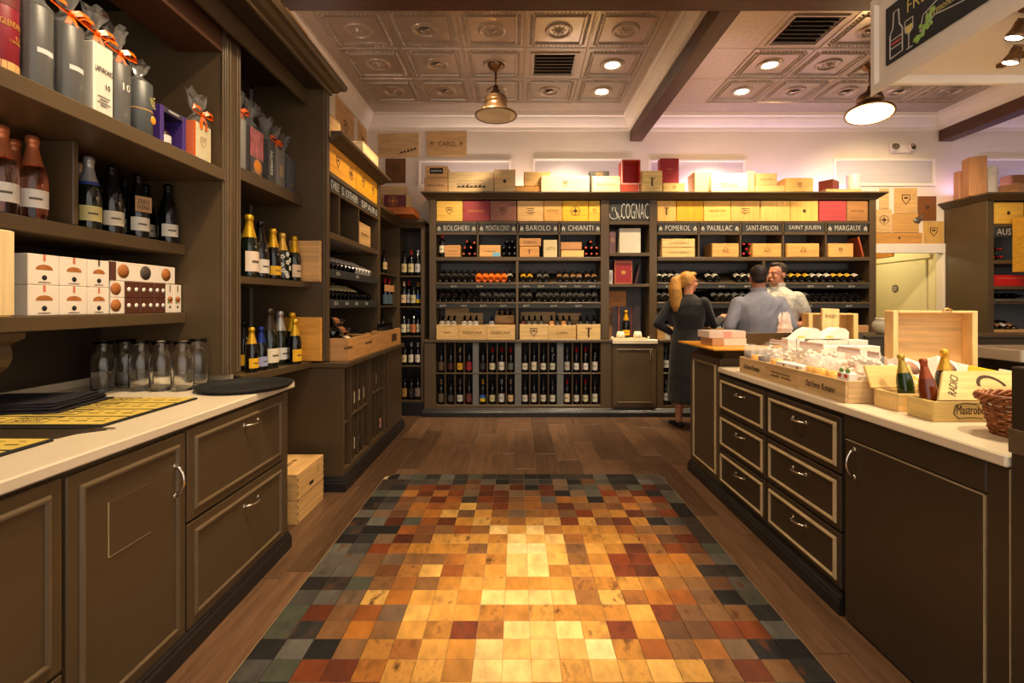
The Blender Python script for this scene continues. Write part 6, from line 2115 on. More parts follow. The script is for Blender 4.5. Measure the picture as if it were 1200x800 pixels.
# ---- centre column
cz = zz(296) + .0008
o = card_box('white presentation carton in the top cubby of the centre column', (xx(739.5), 5.86, cz), xx(751) - xx(727) + .01, .18, zz(266.5) - cz, rgb(214, 204, 182))
o = card_box('narrow dark red carton in clear wrap beside the white carton', (xx(718.8), 5.83, cz), .085, .12, zz(270) - cz, rgb(92, 24, 34))
cello_sleeve(o, .085, .12, .26, 51)
text(o, 'XO', .05, .05, (0, -.0625, .16), mat='ink_gold')
cz = zz(332.5) + .0008
o = card_box('red presentation carton with a gold crown in the centre column', (xx(731.7), 5.84, cz), xx(742) - xx(721) + .002, .14, zz(304.5) - cz, rgb(150, 34, 38))
part('frame_print', MB().sweep([(0, 0), (0, .001), (.005, .001), (.005, 0)], [(-.1, .012), (.1, .012), (.1, .265), (-.1, .265)], True), 'ink_gold', o, (0, -.0705, 0), (R(90), 0, 0))
cm = MB()
cm.prism([(-.022, .13), (.022, .13), (.034, .165), (.016, .15), (0, .172), (-.016, .15), (-.034, .165)], -.0712, -.0703)
cm.box(-.024, .024, -.0712, -.0703, .120, .127)
part('crown_print', cm, 'ink_gold', o)
o = card_box('white-lettered carton standing sideways at the edge of the red carton', (xx(716.6), 5.82, cz), .05, .10, .17, rgb(196, 188, 184))
text(o, 'COGNAC', .12, .025, (0, -.0508, .085), (R(90), R(90), 0), 'ink_black')
wood_box('thin clear-wrapped dark box leaning in the corner of the red carton cubby', (xx(747), 5.86, cz + .005), .03, .12, .24, rgb(60, 36, 36), 0, None, lid='none', mat='card', rot=(0, R(12), 0))
# niche with the champagne case
NZ = .9322
o = wood_box('brown pine box stacked upper at the back of the champagne niche', (xx(726.4), 5.985, NZ + .36), .25, .16, .235, rgb(186, 120, 50), 0, 'PORTO', th=.1, tw=.3, lid='front')
o = wood_box('pinkish pine box standing under the brown one in the champagne niche', (xx(726.4), 5.985, NZ), .25, .16, .358, rgb(206, 150, 104), 0, None, lid='front', mat='wood_v')
o = wood_box('brushed wooden riser board under the champagne case', (xx(738), 5.755, NZ), .42, .20, .014, rgb(226, 200, 150), 0, None, lid='none')
o = thing('champagne_case', 'open charcoal champagne case with folded-out doors in the niche', 'case', (xx(735), 5.80, NZ + .0145))
cc = rgb(56, 50, 58)
part('back_panel', MB().cbox(-.075, .085, .055, .063, 0, .385, .002), 'card', o, color=cc)
for s, x_ in ((-1, -.079), (1, .082)):
    part('door', MB().cbox(0, .115, -.004, .004, 0, .385, .002), 'card', o, (x_, .05, 0), (0, 0, R(180 + 38) if s < 0 else R(-38)), rgb(62, 56, 64))
part('red_edge', MB().box(-.077, -.072, .045, .054, 0, .385).box(.080, .085, .045, .054, 0, .385), 'ribbon', o)
bottle('champagne bottle with a long yellow neck standing in the charcoal case', (xx(735.5), 5.80, NZ + .0148), 'champagne', BLACKG, rgb(230, 170, 20), YEL, (0, 0, R(-12)), None, 1.06, lab_z=(.03, .09))
for k, px in enumerate((727, 747)):
    g_ = link('candle_glass', cached('candle', lambda: MB().lathe([(.001, 0), (.044, 0), (.050, .012), (.052, .03), (.040, .078), (.037, .078), (.046, .03), (.001, .012)], 20).mesh('candle_glass', 'cream_ceramic')), None, (xx(px), 5.71, NZ + .0148))
    tag(g_, 'small cream glass on the niche ledge, %s of the champagne' % ('rack side' if k == 0 else 'doorway side'), 'glass', 'cream glasses in the niche')
    part('rim', MB().lathe([(.038, .0782), (.0395, .0795), (.0405, .0782)], 18), 'cream_ceramic', g_)
for k, px in enumerate((716.5, 758.5)):
    g_ = thing('small_candle', 'tiny cream candle on the stone ledge, %s' % ('beside the wine rack' if k == 0 else 'beside the Pomerol bays'), 'candle', (xx(px), 5.665, .9325))
    part('wax', MB().lathe([(.001, 0), (.012, 0), (.013, .004), (.013, .034), (.010, .036), (.001, .035)], 12), 'cream_ceramic', g_)
    part('wick', MB().tube([(0, 0, .034), (.001, 0, .042)], .0012, 5), 'ink_black', g_)

# ---- the wine rack
pal_top = [(rgb(60, 58, 56), rgb(90, 70, 50)), (rgb(50, 48, 48), rgb(70, 30, 34)), (rgb(206, 180, 120), rgb(216, 160, 36)), (BLACKC, rgb(150, 34, 40)),
           (BLACKC, rgb(44, 42, 42)), (REDC, rgb(206, 196, 160)), (REDC, rgb(214, 208, 196)), (REDC, rgb(90, 98, 92)),
           (rgb(60, 58, 58), rgb(206, 198, 178)), (rgb(60, 58, 58), rgb(206, 198, 178)), (rgb(60, 58, 58), rgb(206, 198, 178)), (rgb(170, 164, 140), rgb(180, 184, 160)),
           (rgb(110, 106, 104), rgb(170, 166, 160)), (REDC, rgb(212, 204, 200)), (REDC, rgb(212, 204, 200)), (BLACKC, rgb(206, 194, 184))]
pal_bot = [(rgb(150, 126, 80), rgb(96, 84, 70)), (BLACKC, rgb(70, 66, 64)), (rgb(120, 118, 116), rgb(210, 204, 196)), (rgb(90, 60, 44), rgb(110, 50, 44)),
           (rgb(226, 170, 30), rgb(52, 104, 180)), (BLACKC, rgb(206, 196, 150)), (rgb(160, 176, 190), rgb(210, 204, 196)), (rgb(186, 160, 130), rgb(212, 180, 130)),
           (rgb(70, 60, 60), rgb(206, 198, 178)), (rgb(70, 60, 60), rgb(206, 198, 178)), (rgb(70, 60, 60), rgb(206, 198, 178)), (rgb(90, 88, 88), rgb(206, 198, 178)),
           (REDC, rgb(216, 198, 166)), (rgb(96, 40, 44), rgb(206, 198, 188)), (REDC, rgb(206, 196, 160)), (rgb(80, 78, 78), rgb(206, 198, 176))]
desc = ['brown foil, dull tan label', 'dark foil, dark red label', 'straw foil, mustard label', 'dark foil, red label', 'dark foil and dark label', 'red foil, cream label', 'red foil, white label', 'red foil, grey-green label',
        'dark foil, cream label', 'dark foil, cream label', 'dark foil, cream label', 'pale foil, sage label', 'grey foil, light grey label', 'red foil, pinkish label', 'red foil, pinkish label', 'dark foil, picture label']
desc_b = ['straw foil, brown label', 'dark foil, charcoal label', 'grey foil, white shield label', 'brown foil, rust label', 'yellow foil, blue and yellow label', 'dark foil, pale yellow label', 'pale blue foil, white label', 'beige foil, peach label',
          'dark foil, ivory label', 'dark foil, ivory label', 'dark foil, ivory label', 'grey foil, ivory label', 'red foil, cream drawn label', 'wine-red foil, white band label', 'red foil, pale label', 'grey foil, pale label']
slot = 'first second third fourth'.split()
for tier, (zs, pal, ds) in enumerate(((zmid + .0066, pal_top, desc), (.1426, pal_bot, desc_b))):
    for k in range(16):
        a, b = RACK[k]
        cap, lab = pal[k]
        bottle('%s bottle, %s tier, %s slot of %s wine rack bay' % (ds[k], ('upper', 'lower')[tier], slot[k % 4], slot[k // 4]), (rx((a + b) / 2), YR + .07, zs), 'bordeaux', BLACKG, cap, lab,
               (0, 0, R(-6 - k)), 'single bottles in the wine rack', 1.0 if tier == 0 else .99, lab_z=(.035, .115) if k % 3 else (.03, .13), half=70, lab2=rgb(232, 196, 40) if (tier == 1 and k == 4) else None)
for k, (zs, lab) in enumerate(((zmid + .0066, 'white-label wine standing in the upper niche beside the woman'), (.1306, 'white-label wine standing in the lower niche beside the woman'))):
    bottle(lab, (rx(782.5), YR + .07, zs), 'bordeaux', BLACKG, rgb(120, 118, 116), rgb(206, 200, 190), (0, 0, R(-20)), None, 1.0)

# ---- panels on the back wall
W_ = lambda px: X(px, YW)
Wz = lambda py: Z(py, YW)


def wall_board(px0, px1, py0, py1, lab, color, **k):
    return board(lab, W_(px0), W_(px1), Wz(py1), Wz(py0), YW, color, **k)


wall_board(443, 491, 156.5, 184.5, 'pale pine panel with a faint branch print on the back wall', rgb(206, 170, 118), mark=None, txt=None)
for ob in bpy.data.objects:
    if ob.get('label', '').startswith('pale pine panel with a faint branch'):
        m = MB()
        m.ribbon([(-.02, -.0132, .04), (.08, -.0132, .06), (.16, -.0132, .08), (.23, -.0132, .10)], .006, (0, -1, 0))
        for q in range(5):
            m.ball((.04 + .045 * q, -.0126, .065 + .012 * q), .016, 8, 5, (1, .06, .8))
        part('branch_print', m, 'ink', ob)
        text(ob, 'Poggio Rosso', .13, .02, (-.17, -.0128, .20), mat='ink', shear=.3)
o = wall_board(500, 547, 154, 183.5, 'pine panel lettered CARO high on the back wall', rgb(200, 160, 106), txt='CARO', tw=.42, th=.20)
for s in (-1, 1):
    part('stamp', star_mark('compass', s * .19, .17, -.0132, .022), 'ink', o)
wall_board(452, 475.5, 186, 214.5, 'dark stained brown panel below the branch print panel', rgb(110, 66, 26), mark='crest', tz=.02)
# column of panels beside the display, over the doorway
wall_board(1030, 1041, 221, 245, 'narrow pine panel edge showing past the display cornice', rgb(220, 176, 118))
wall_board(1026, 1044.5, 245.5, 272.5, 'pine panel with a sun stamp beside the display end post', rgb(222, 178, 118), mark='compass', txt=None)
wall_board(1047.5, 1074, 220.5, 250, 'pine panel with a faint crest over the doorway', rgb(214, 170, 106), mark='crest')
wall_board(1045.5, 1076, 250.5, 272.5, 'amber pine panel with a grey key-shaped badge over the doorway', rgb(210, 158, 88))
wall_board(1026, 1080, 273, 286, 'long amber pine board directly on the doorway head', rgb(204, 146, 74), mark='dot')
wall_board(1075, 1096.5, 230, 258.5, 'dark walnut panel next to the pine panels over the doorway', rgb(122, 72, 32), mark='dot', mat='wood_v')
wall_board(1081.5, 1105, 259.5, 286.5, 'honey-coloured panel with dark edges beside the second display', rgb(206, 160, 84), mark='crest', mat='wood_v')
for ob in bpy.data.objects:
    if ob.get('label', '').startswith('amber pine panel with a grey key'):
        m = MB().ball((.145, -.016, .16), .05, 14, 8, (1, .35, .8))
        m.tube([(.18, -.02, .17), (.21, -.022, .21), (.22, -.022, .24)], .008, 6)
        part('badge', m, 'ribbed_steel', ob)
o = thing('wooden_plaque', 'small amber panel inside the hall above the yellow door', 'wooden panel', (5.62, 7.2, 2.075), R(-90))
part('panel', MB().cbox(-.18, .18, -.03, -.0005, 0, .13, .002), 'wood', o, color=rgb(176, 112, 40))

# ---- second display: things on it
uy = YU + .03
wood_box('yellow crate front under the cornice of the second display', (ux(1184), YU + .16, uz(262) + .001), ux(1202) - ux(1166), .28, uz(236) - uz(262) - .002, rgb(236, 184, 70), 0, None, lid='front', mark='dot')
wood_box('second yellow crate front of the second display, at the frame edge', (ux(1222), YU + .16, uz(262) + .001), ux(1240) - ux(1204), .28, uz(236) - uz(262) - .002, rgb(230, 176, 66), 0, None, lid='front')
for k, (px, py) in enumerate(((1171, 301), (1180, 300.5), (1170, 292.5), (1179, 291))):
    bottle('red-capped bottle lying on the cubby floor of the second display, %s' % ORD[k], (ux(px), YU + .05 + .28, uz(py + .5) + .007), 'bordeaux', BLACKG, rgb(206, 40, 40), rgb(206, 196, 190), (R(90), 0, 0), 'red-capped stack in the second display', .9)
o = card_box('bright red flat presentation box on the second display', (ux(1194.6), YU + .17, uz(335) + .001), ux(1222) - ux(1166), .30, uz(322) - uz(335), rgb(186, 14, 16))
part('pale_edge', MB().box(-.25, .25, -.1512, -.1500, .085, .10), 'tomato_print', o)
for k, px in enumerate((1171, 1180, 1189, 1198, 1207)):
    bottle('dark bottle lying deep on the steel-edged shelf of the second display, %s' % ORD[k], (ux(px), YU + .36, uz(347) + .007), 'bordeaux', BLACKG, BLACKC, None, (R(90), 0, 0), 'dark bottles above the steel rail', .9)
o = open_crate('pale pine crate of jumbled bottles low on the second display', (ux(1186), YU + .16, uz(391.5) + .001), ux(1206) - ux(1166), .30, .055, rgb(206, 160, 100))
jr = random.Random(6)
for k in range(4):
    bottle('wine bottle jumbled in the pale crate of the second display, %s' % ORD[k], (ux(1173.5) + .078 * k, YU + .06, uz(391.5) + .055), 'bordeaux', (BLACKG, BROWNG)[k % 2], (BLACKC, rgb(130, 90, 60))[k % 2], (rgb(206, 198, 186), rgb(150, 100, 60))[k % 2],
           (R(-62), 0, R(4)), 'jumbled bottles in the pale crate', .8, half=90)
o = wood_box('amber wooden case with a dark hand slot fixed before the second display', (ux(1200.5), YU - .085, uz(319)), .30, .16, uz(256) - uz(319), rgb(232, 172, 56), 0, None, lid='front')
part('hand_slot', MB().box(-.035, -.005, -.0812, -.0798, .22, .42), 'ink_black', o)
part('seam', MB().box(-.146, .146, -.0812, -.0800, .505, .510), 'ink', o)
part('bracket', MB().box(-.08, .08, .0805, .0845, .1, .4), 'bronze', o)
# on its cornice
T2 = 2.6645
wood_box('pinkish pine box with burnt letters on top of the second display', (X(1134, 5.92), 5.92, T2), .25, .10, .36, rgb(196, 138, 104), R(-8), 'ROCCA\nMONTE', lid='front', th=.28, tw=.6, mat='wood_v')
wood_box('tall plain pine box on top of the second display', (X(1143.5, 5.72), 5.74, T2), .17, .17, .47, rgb(190, 134, 84), R(-20), None, lid='none', mat='wood_v')
o = thing('tube_tin', 'white cylinder tin on top of the second display', 'tin', (X(1160, 5.75), 5.76, T2))
part('tube', MB().lathe([(.001, 0), (.076, 0), (.078, .004), (.078, .355), (.074, .36), (.001, .36)], 24), 'card', o, color=rgb(220, 206, 188))
part('tube_lid', MB().lathe([(.079, .29), (.080, .292), (.080, .355), (.077, .36)], 24), 'card', o, color=rgb(226, 214, 198))
wood_box('low pine box on top of the second display beside the white tin', (X(1195, 5.66), 5.70, T2), .30, .2, .13, rgb(196, 144, 96), R(14), None)
wood_box('dark pine box behind the low one on the second display', (X(1196, 5.9), 5.95, T2), .26, .16, .31, rgb(160, 106, 62), 0, None, lid='front')
# ================================================================== TASTING COUNTER WARES
KT = .9204
CX0 = 1.43         # crates stand along the aisle edge; faces towards -x
RZN = R(-90)


def aisle_crate(y0, y1, lab, color, txt, depth=.26, h=.098, mark=None):
    o = open_crate(lab, (CX0 + depth / 2, (y0 + y1) / 2, KT), y1 - y0 - .002, depth, h, color, RZN, txt, None, th=.32, tw=.62, shear=.3, tmat='ink_black')
    part('riser_board', MB().box(-(y1 - y0) / 2 + .012, (y1 - y0) / 2 - .012, -depth / 2 + .011, depth / 2 - .011, .044, .052), 'wood', o, color=color)
    return o


aisle_crate(2.05, 2.40, 'long pine crate with script lettering, nearest on the tasting counter', rgb(206, 170, 118), 'Dal forno Romano')
aisle_crate(2.40, 2.72, 'pine crate with two lines of lettering in the middle of the row of three', rgb(200, 162, 110), 'Amarone\ndella Valle', mark=None)
aisle_crate(2.72, 3.03, 'pine crate with script lettering next to the amber-topped end cabinet', rgb(202, 166, 114), 'Dal forno Romano')


def honey_jar(x, y, lab, fill='honey', sc=1.0, z=KT + .0525):
    o = thing('honey_jar', lab, 'jar', (x, y, z), 0, 'small clear jars in the counter crates')
    o.scale = (sc, sc, sc)
    part('content', MB().lathe([(.001, .004), (.027, .004), (.029, .008), (.0295, .07), (.001, .07)], 16), fill, o)
    part('glass', MB().lathe([(.001, 0), (.0305, 0), (.032, .004), (.034, .128), (.0328, .128), (.031, .008), (.001, .003)], 18), 'jar_glass', o)


mk_mat('dark_fill', rgb(60, 44, 40), .4)
for (x, y, lab, f_) in ((1.475, 2.985, 'small clear jar with dark filling next to the end cabinet', 'dark_fill'), (1.475, 2.90, 'small clear jar of golden honey in the far crate', 'honey'), (1.475, 2.815, 'small clear jar with a dark round filling in the far crate', 'dark_fill'),
                        (1.475, 2.675, 'small clear jar half filled with golden honey between two crates', 'honey'), (1.475, 2.348, 'small clear jar of amber honey at the far end of the nearest crate', 'honey'), (1.475, 2.29, 'small clear jar of amber honey in the nearest crate', 'honey'),
                        (1.475, 2.20, 'wide clear jar of amber honey in the nearest crate', 'honey')):
    honey_jar(x, y, lab, f_, 1.0, KT + .0525)


def pouch(lab, loc, w, d, h, seed, filling, nm='treat_bag', rz=0.):
    """clear bag of small sweets with a folded top"""
    o = thing(nm, lab, 'bag', loc, rz)
    rn = random.Random(seed)
    m = MB()
    for k in range(46):
        m.ball((rn.uniform(-.40, .40) * w, rn.uniform(-.38, .38) * d, rn.uniform(.10, .78) * h), rn.uniform(.011, .018), 6, 4, (1, 1, .8))
    s = part('sweets', m, filling, o)
    s['kind'] = 'stuff'
    b = MB()
    n, v, f = 18, [], []
    for j, (k, zf) in enumerate(((.90, 0), (1., .1), (1.02, .5), (.98, .8), (.92, .95), (.80, 1.0))):
        for i in range(n):
            a = 2 * PI * i / n
            c, s_ = math.cos(a), math.sin(a)
            kk = (abs(c) ** 4 + abs(s_) ** 4) ** -.25
            q = k * (1 + rn.uniform(-.03, .03))
            dd = d if j < 4 else d * (.5 if j == 4 else .12)
            v.append((c * kk * q * w / 2, s_ * kk * q * dd / 2, zf * h))
    for j in range(5):
        for i in range(n):
            a, c = j * n + i, j * n + (i + 1) % n
            f.append((a, c, c + n, a + n))
    b.add(v, f, True)
    part('clear_bag', b, 'pouch_film', o)
    part('paper_top', MB().prism([(-w * .42, h * .90), (w * .42, h * .90), (w * .38, h * 1.08), (-w * .38, h * 1.08)], -.004, .004), 'paper', o, color=rgb(232, 196, 180))
    return o


mk_mat('meringue', rgb(238, 224, 204), .7, var=.1, scale=40)
RB = R(-90)
pouch('clear bag of white sweets in the far crate behind the honey jars', (1.60, 2.875, KT + .0525), .25, .13, .15, 3, 'meringue', rz=RB)
pouch('clear bag of white sweets with a salmon paper top in the middle crate', (1.60, 2.56, KT + .0525), .26, .13, .16, 5, 'meringue', rz=RB)
pouch('large clear bag of white sweets in the nearest crate', (1.60, 2.27, KT + .0525), .20, .13, .16, 8, 'meringue', rz=RB)
pouch('clear bag of pale sweets at the near end of the nearest crate', (1.60, 2.112, KT + .0525), .09, .13, .155, 11, 'meringue', rz=RB)
WP = rgb(236, 226, 214)
# tomatoes with leaves printed on little flat packs
for k, (x, y) in enumerate(((1.475, 2.125), (1.475, 2.085))):
    o = thing('snack_pack', 'small white pack with a tomato and leaf picture, %s from the near crate end' % ('second', 'first')[k], 'pack', (x, y, KT + .0525), RZN, 'tomato packs in the nearest crate')
    part('pack', MB().cbox(-.019, .019, -.02, .02, 0, .075, .003), 'card', o, color=WP)
    part('tomato_picture', MB().ball((0, -.0205, .061), .012, 9, 6, (1, .1, .8)), 'tomato_print', o)
    lf = MB()
    for q in range(5):
        lf.prism([(-.012 + .005 * q, .0752), (-.008 + .005 * q, .0752), (-.011 + .006 * q, .096 - .004 * abs(q - 2))], -.014, -.010)
    part('leaf', lf, 'leaf_print', o)

# white cartons behind the crates
mk_mat('brown_print', rgb(104, 62, 44), .6)


def truffle_box(lab, x, y, z, w, d, h, pic=None, col=WP, rz=0., grp=None):
    o = card_box(lab, (x, y, z), w, d, h, col, rz, 'treat_box', 'box', grp)
    if pic == 'left':
        part('picture_panel', MB().box(-w / 2 + .002, -w / 2 + min(.07, w * .36), -d / 2 - .0006, -d / 2, .004, h - .004), 'taupe_pale' if 'grey' in lab else 'tomato_pale', o)
        part('cake_picture', MB().prism([(-w / 2 + .012, h * .28), (-w / 2 + .058, h * .28), (-w / 2 + .050, h * .46), (-w / 2 + .035, h * .52), (-w / 2 + .02, h * .46)], -d / 2 - .0012, -d / 2 - .0006), 'brown_print', o)
        part('hang_tab', MB().box(-w / 2 + .033, -w / 2 + .037, -d / 2 - .0012, -d / 2 - .0006, h * .55, h * .98), 'brown_print', o)
    if pic == 'mid':
        part('truffle_picture', MB().ball((0, -d / 2, h * .55), .020, 12, 7, (1, .05, 1)), 'brown_print', o)
        part('hang_tab', MB().box(-.0015, .0015, -d / 2 - .001, -d / 2, h * .68, h * .99), 'brown_print', o)
    part('seal_mark', MB().lathe([(.007, 0), (.007, .0006), (.001, .0006)], 12, Matrix.Translation((w * .18 if pic != 'mid' else 0, -d / 2, h * (.78 if pic != 'mid' else .2))) @ Matrix.Rotation(R(90), 4, 'X')), 'leaf_print' if pic == 'mid' else 'brown_print', o)
    if pic == 'left':
        part('print', MB().box(w * .02, w * .32, -d / 2 - .0006, -d / 2, h * .42, h * .46), 'taupe_pale', o)
    return o


mk_mat('tomato_pale', rgb(222, 164, 150), .6)
truffle_box('tall white truffle carton standing beside the bags on the counter', 1.775, 3.03, KT, .10, .10, .214, 'mid', rz=R(-8))
truffle_box('white carton with a grey picture panel in the lower row', 1.885, 2.91, KT, .214, .10, .178, 'left')
truffle_box('white carton with a pink picture panel in the lower row', 2.10, 2.91, KT, .212, .10, .178, 'left')
for k in range(3):
    truffle_box('white carton in the upper row, %s from the tall truffle carton' % ORD[k], 1.905 + .127 * k, 3.03, KT, .125, .10, .206, None, WP if k < 1 else rgb(232, 222, 206))
for k, y in enumerate((2.60, 2.475)):
    truffle_box('low white carton at the front of the middle crate, %s' % ('farther', 'nearer')[k], 1.486, y, KT + .0525, .118, .055, .062, None, rz=RB, grp='low white cartons')
# house-shaped packs on top
for k, (px, Y) in enumerate(((942, 3.03), (974, 3.03))):
    o = thing('treat_pack', 'white pack with a rounded top lying over the white cartons, %s' % ('nearer the aisle', 'nearer the pine case')[k], 'pack', (X(px, Y), Y, KT + .2145), 0, None)
    part('pack', MB().prism([(-.082, 0), (.078, 0), (.080, .042), (.058, .064), (.02, .070), (-.02, .052)], -.05, .05), 'card', o, color=rgb(238, 230, 218))
    part('print', MB().box(-.07, -.02, -.0506, -.05, .004, .018), 'chalk_yellow', o)

# pine case standing open behind, with a slim box in it
o = thing('pine_case', 'open pine case standing on edge behind the white cartons', 'wine box', (X(978, 3.15), 3.20, KT), R(-14))
w_, h_ = .292, .372
part('back_board', MB().cbox(-w_ / 2, w_ / 2, .06, .07, 0, h_, .002), 'wood_v', o, color=rgb(226, 188, 122))
for s in (-1, 1):
    part('side_board', MB().cbox(min(s * w_ / 2, s * (w_ / 2 - .026)), max(s * w_ / 2, s * (w_ / 2 - .026)), -.06, .0595, 0, h_, .002), 'wood_v', o, color=rgb(230, 194, 124))
part('top_board', MB().cbox(-w_ / 2 + .0265, w_ / 2 - .0265, -.06, .0595, h_ - .010, h_, .002), 'wood', o, color=rgb(224, 184, 114))
o = wood_box('slim upright pine box with burnt letters leaning in the open pine case', (X(971, 3.1), 3.095, KT), .112, .02, .405, rgb(226, 190, 128), 0, None, lid='none', mat='wood_v', rot=(R(-3), R(3), 0))
text(o, 'BASSET', .075, .022, (0, -.0108, .355), mat='ink')

# ---- open pine boxes with sparkling bottles
o = open_crate('small open pine box whose lid stands up, green bottle inside', (1.63, 1.955, KT), .20, .13, .072, rgb(230, 192, 122), 0, None)
lidp = part('lid', MB().cbox(-.10, .10, -.006, .006, 0, .10, .002), 'wood', o, (-.015, .064, .073), (R(-25), 0, 0), rgb(232, 190, 116))
b = bottle('green sparkling bottle with gold foil in the small open pine box', (1.615, 1.945, KT + .016), 'champagne', rgb(24, 48, 8), rgb(196, 164, 74), None, (R(-8), 0, R(20)), None, .66)
b = bottle('amber rose bottle with copper foil in the large open pine box', (1.575, 1.79, KT + .016), 'champagne', rgb(112, 46, 14), rgb(170, 84, 50), None, (R(-8), 0, R(20)), None, .66)
b = bottle('gold-foil bottle standing behind the amber rose one', (1.815, 2.0, KT), 'champagne', GREEN_DK, rgb(222, 172, 60), None, (0, 0, 0), None, .76)
# rising base box with the printed front
o = open_crate('large open pine box with burnt gothic lettering on its front', (1.79, 1.79, KT), .52, .12, .074, rgb(224, 190, 116), 0, None)
text(o, 'Mastroberardino', .185, .034, (-.085, -.0612, .044), mat='ink', shear=.12)
text(o, '1878', .06, .014, (-.035, -.0612, .016), mat='ink', shear=.3)
scr = MB()
scr.ribbon([(-.17, -.0612, .012), (-.188, -.0612, .03), (-.18, -.0612, .06), (-.15, -.0612, .068), (-.10, -.0612, .064)], .004, (0, -1, 0))
scr.ribbon([(-.17, -.0612, .012), (-.12, -.0612, .015), (-.08, -.0612, .012)], .003, (0, -1, 0))
part('flourish', scr, 'ink', o)
o = thing('loose_board', 'leaning pine lid burnt with RADICI, resting on the gothic-lettered box', 'lid', (1.785, 1.737, KT + .0755), 0, None, (R(-40), 0, 0))
part('panel', MB().prism([(-.235, 0), (.26, 0), (.26, .125), (-.145, .125)], -.006, .006), 'wood', o, color=rgb(222, 190, 124))
text(o, 'RADICI', .10, .026, (-.145, -.0068, .062), (R(90), R(-55), 0), 'ink')
cr_ = MB().ribbon([(-.0 + .05 * math.cos(R(a)), -.0066, .05 + .05 * math.sin(R(a))) for a in range(10, 171, 16)], .012, (0, -1, 0))
part('wreath_print', cr_, 'ink', o)
# cartons behind
mk_mat('oval_print', rgb(150, 108, 88), .6)


def oval_box(lab, x, y, z, rz):
    o = thing('treat_box', lab, 'box', (x, y, z), 0, None, (R(-24), R(18), rz))
    part('carton', MB().cbox(-.055, .055, -.035, .035, 0, .15, .003), 'card', o, color=rgb(238, 226, 212))
    part('oval_window', MB().lathe([(.04, 0), (.042, .0008), (.001, .0008)], 20, Matrix.Translation((0, -.0352, .105)) @ Matrix.Rotation(R(90), 4, 'X') @ Matrix.Diagonal((1, .72, 1, 1))), 'oval_print', o)
    part('ring_picture', MB().lathe([(.030, 0), (.030, .0008), (.016, .0008), (.016, 0)], 18, Matrix.Translation((0, -.0352, .04)) @ Matrix.Rotation(R(90), 4, 'X')), 'honey', o)


oval_box('white carton with a brown oval window tilted behind the green bottle', 1.775, 2.14, KT + .036, R(8))
oval_box('white carton with a brown oval window tilted behind the gold-foil bottle', 1.945, 2.14, KT + .036, R(8))
o = card_box('yellow-sided white carton lying tilted behind the RADICI lid', (2.155, 2.20, KT + .036), .17, .09, .10, rgb(232, 186, 40), 0, 'treat_box', rot=(0, R(12), R(-14)))
part('white_end', MB().cbox(-.125, -.0852, -.045, .045, 0, .10, .002), 'card', o, color=rgb(232, 222, 206))
o = card_box('second yellow-sided carton at the frame edge behind the RADICI lid', (2.385, 2.20, KT + .022), .12, .09, .085, rgb(226, 178, 40), 0, 'treat_box', rot=(0, R(10), R(-14)))
part('white_end', MB().cbox(-.10, -.0602, -.045, .045, 0, .085, .002), 'card', o, color=rgb(230, 220, 206))
wood_box('plain pine block box supporting the tilted cartons', (2.24, 2.20, KT), .50, .08, .018, rgb(216, 176, 112), 0, None, lid='none')
# big pine case with its inside turned to the room
o = thing('pine_case', 'large open pine case standing upright, its inside facing the room', 'wine box', (X(1093.5, 2.34), 2.36, KT), R(-16))
w_, h_ = X(1135, 2.30) - X(1052, 2.30), .40
part('back_board', MB().cbox(-w_ / 2, w_ / 2, .04, .05, 0, h_, .002), 'wood', o, color=rgb(228, 186, 122))
for s in (-1, 1):
    part('side_board', MB().cbox(min(s * w_ / 2, s * (w_ / 2 - .022)), max(s * w_ / 2, s * (w_ / 2 - .022)), -.045, .0395, 0, h_, .002), 'wood_v', o, color=rgb(232, 194, 132))
part('top_board', MB().cbox(-w_ / 2 + .0225, w_ / 2 - .0225, -.045, .0395, h_ - .012, h_, .002), 'wood', o, color=rgb(226, 186, 120))
part('bottom_board', MB().cbox(-w_ / 2 + .0225, w_ / 2 - .0225, -.045, .0395, 0, .012, .002), 'wood', o, color=rgb(226, 186, 120))
part('clasp', MB().tube([(.03, -.046, h_ + .002), (.05, -.05, h_ + .012), (.07, -.046, h_ + .002)], .004, 6), 'ink_gold', o)

# ---- wicker basket at the frame edge
BX, BY = 1.655, 1.545
bk = thing('wicker_basket', 'woven wicker basket with a twisted rim and wrapped sweets inside', 'basket', (BX, BY, KT))
wm = []
for j in range(9):
    z = .008 + .0125 * j
    r_ = .072 + .0028 * j
    m = MB()
    pts = []
    for i in range(40):
        a = 2 * PI * i / 40
        pts.append(((r_ + .004 * math.sin(10 * a + PI * j)) * math.cos(a), (r_ + .004 * math.sin(10 * a + PI * j)) * math.sin(a), z + .0015 * math.sin(7 * a + j)))
    m.tube(pts, .0055, 5, closed=True)
    part('weave', m, 'wicker', bk)
st = MB()
for i in range(20):
    a = 2 * PI * i / 20
    st.tube([(.072 * math.cos(a), .072 * math.sin(a), .0), (.096 * math.cos(a), .096 * math.sin(a), .118)], .004, 5)
part('stakes', st, 'wicker', bk)
for ph in range(4):
    part('rim', MB().tube([((.103 + .009 * math.cos(6 * a + ph * PI / 2)) * math.cos(a), (.103 + .009 * math.cos(6 * a + ph * PI / 2)) * math.sin(a), .122 + .010 * math.sin(6 * a + ph * PI / 2)) for a in [2 * PI * i / 60 for i in range(60)]], .0055, 5, closed=True), 'wicker', bk)
part('bottom', MB().lathe([(.001, .004), (.07, .004), (.072, .0), (.001, .0)], 20), 'wicker', bk)
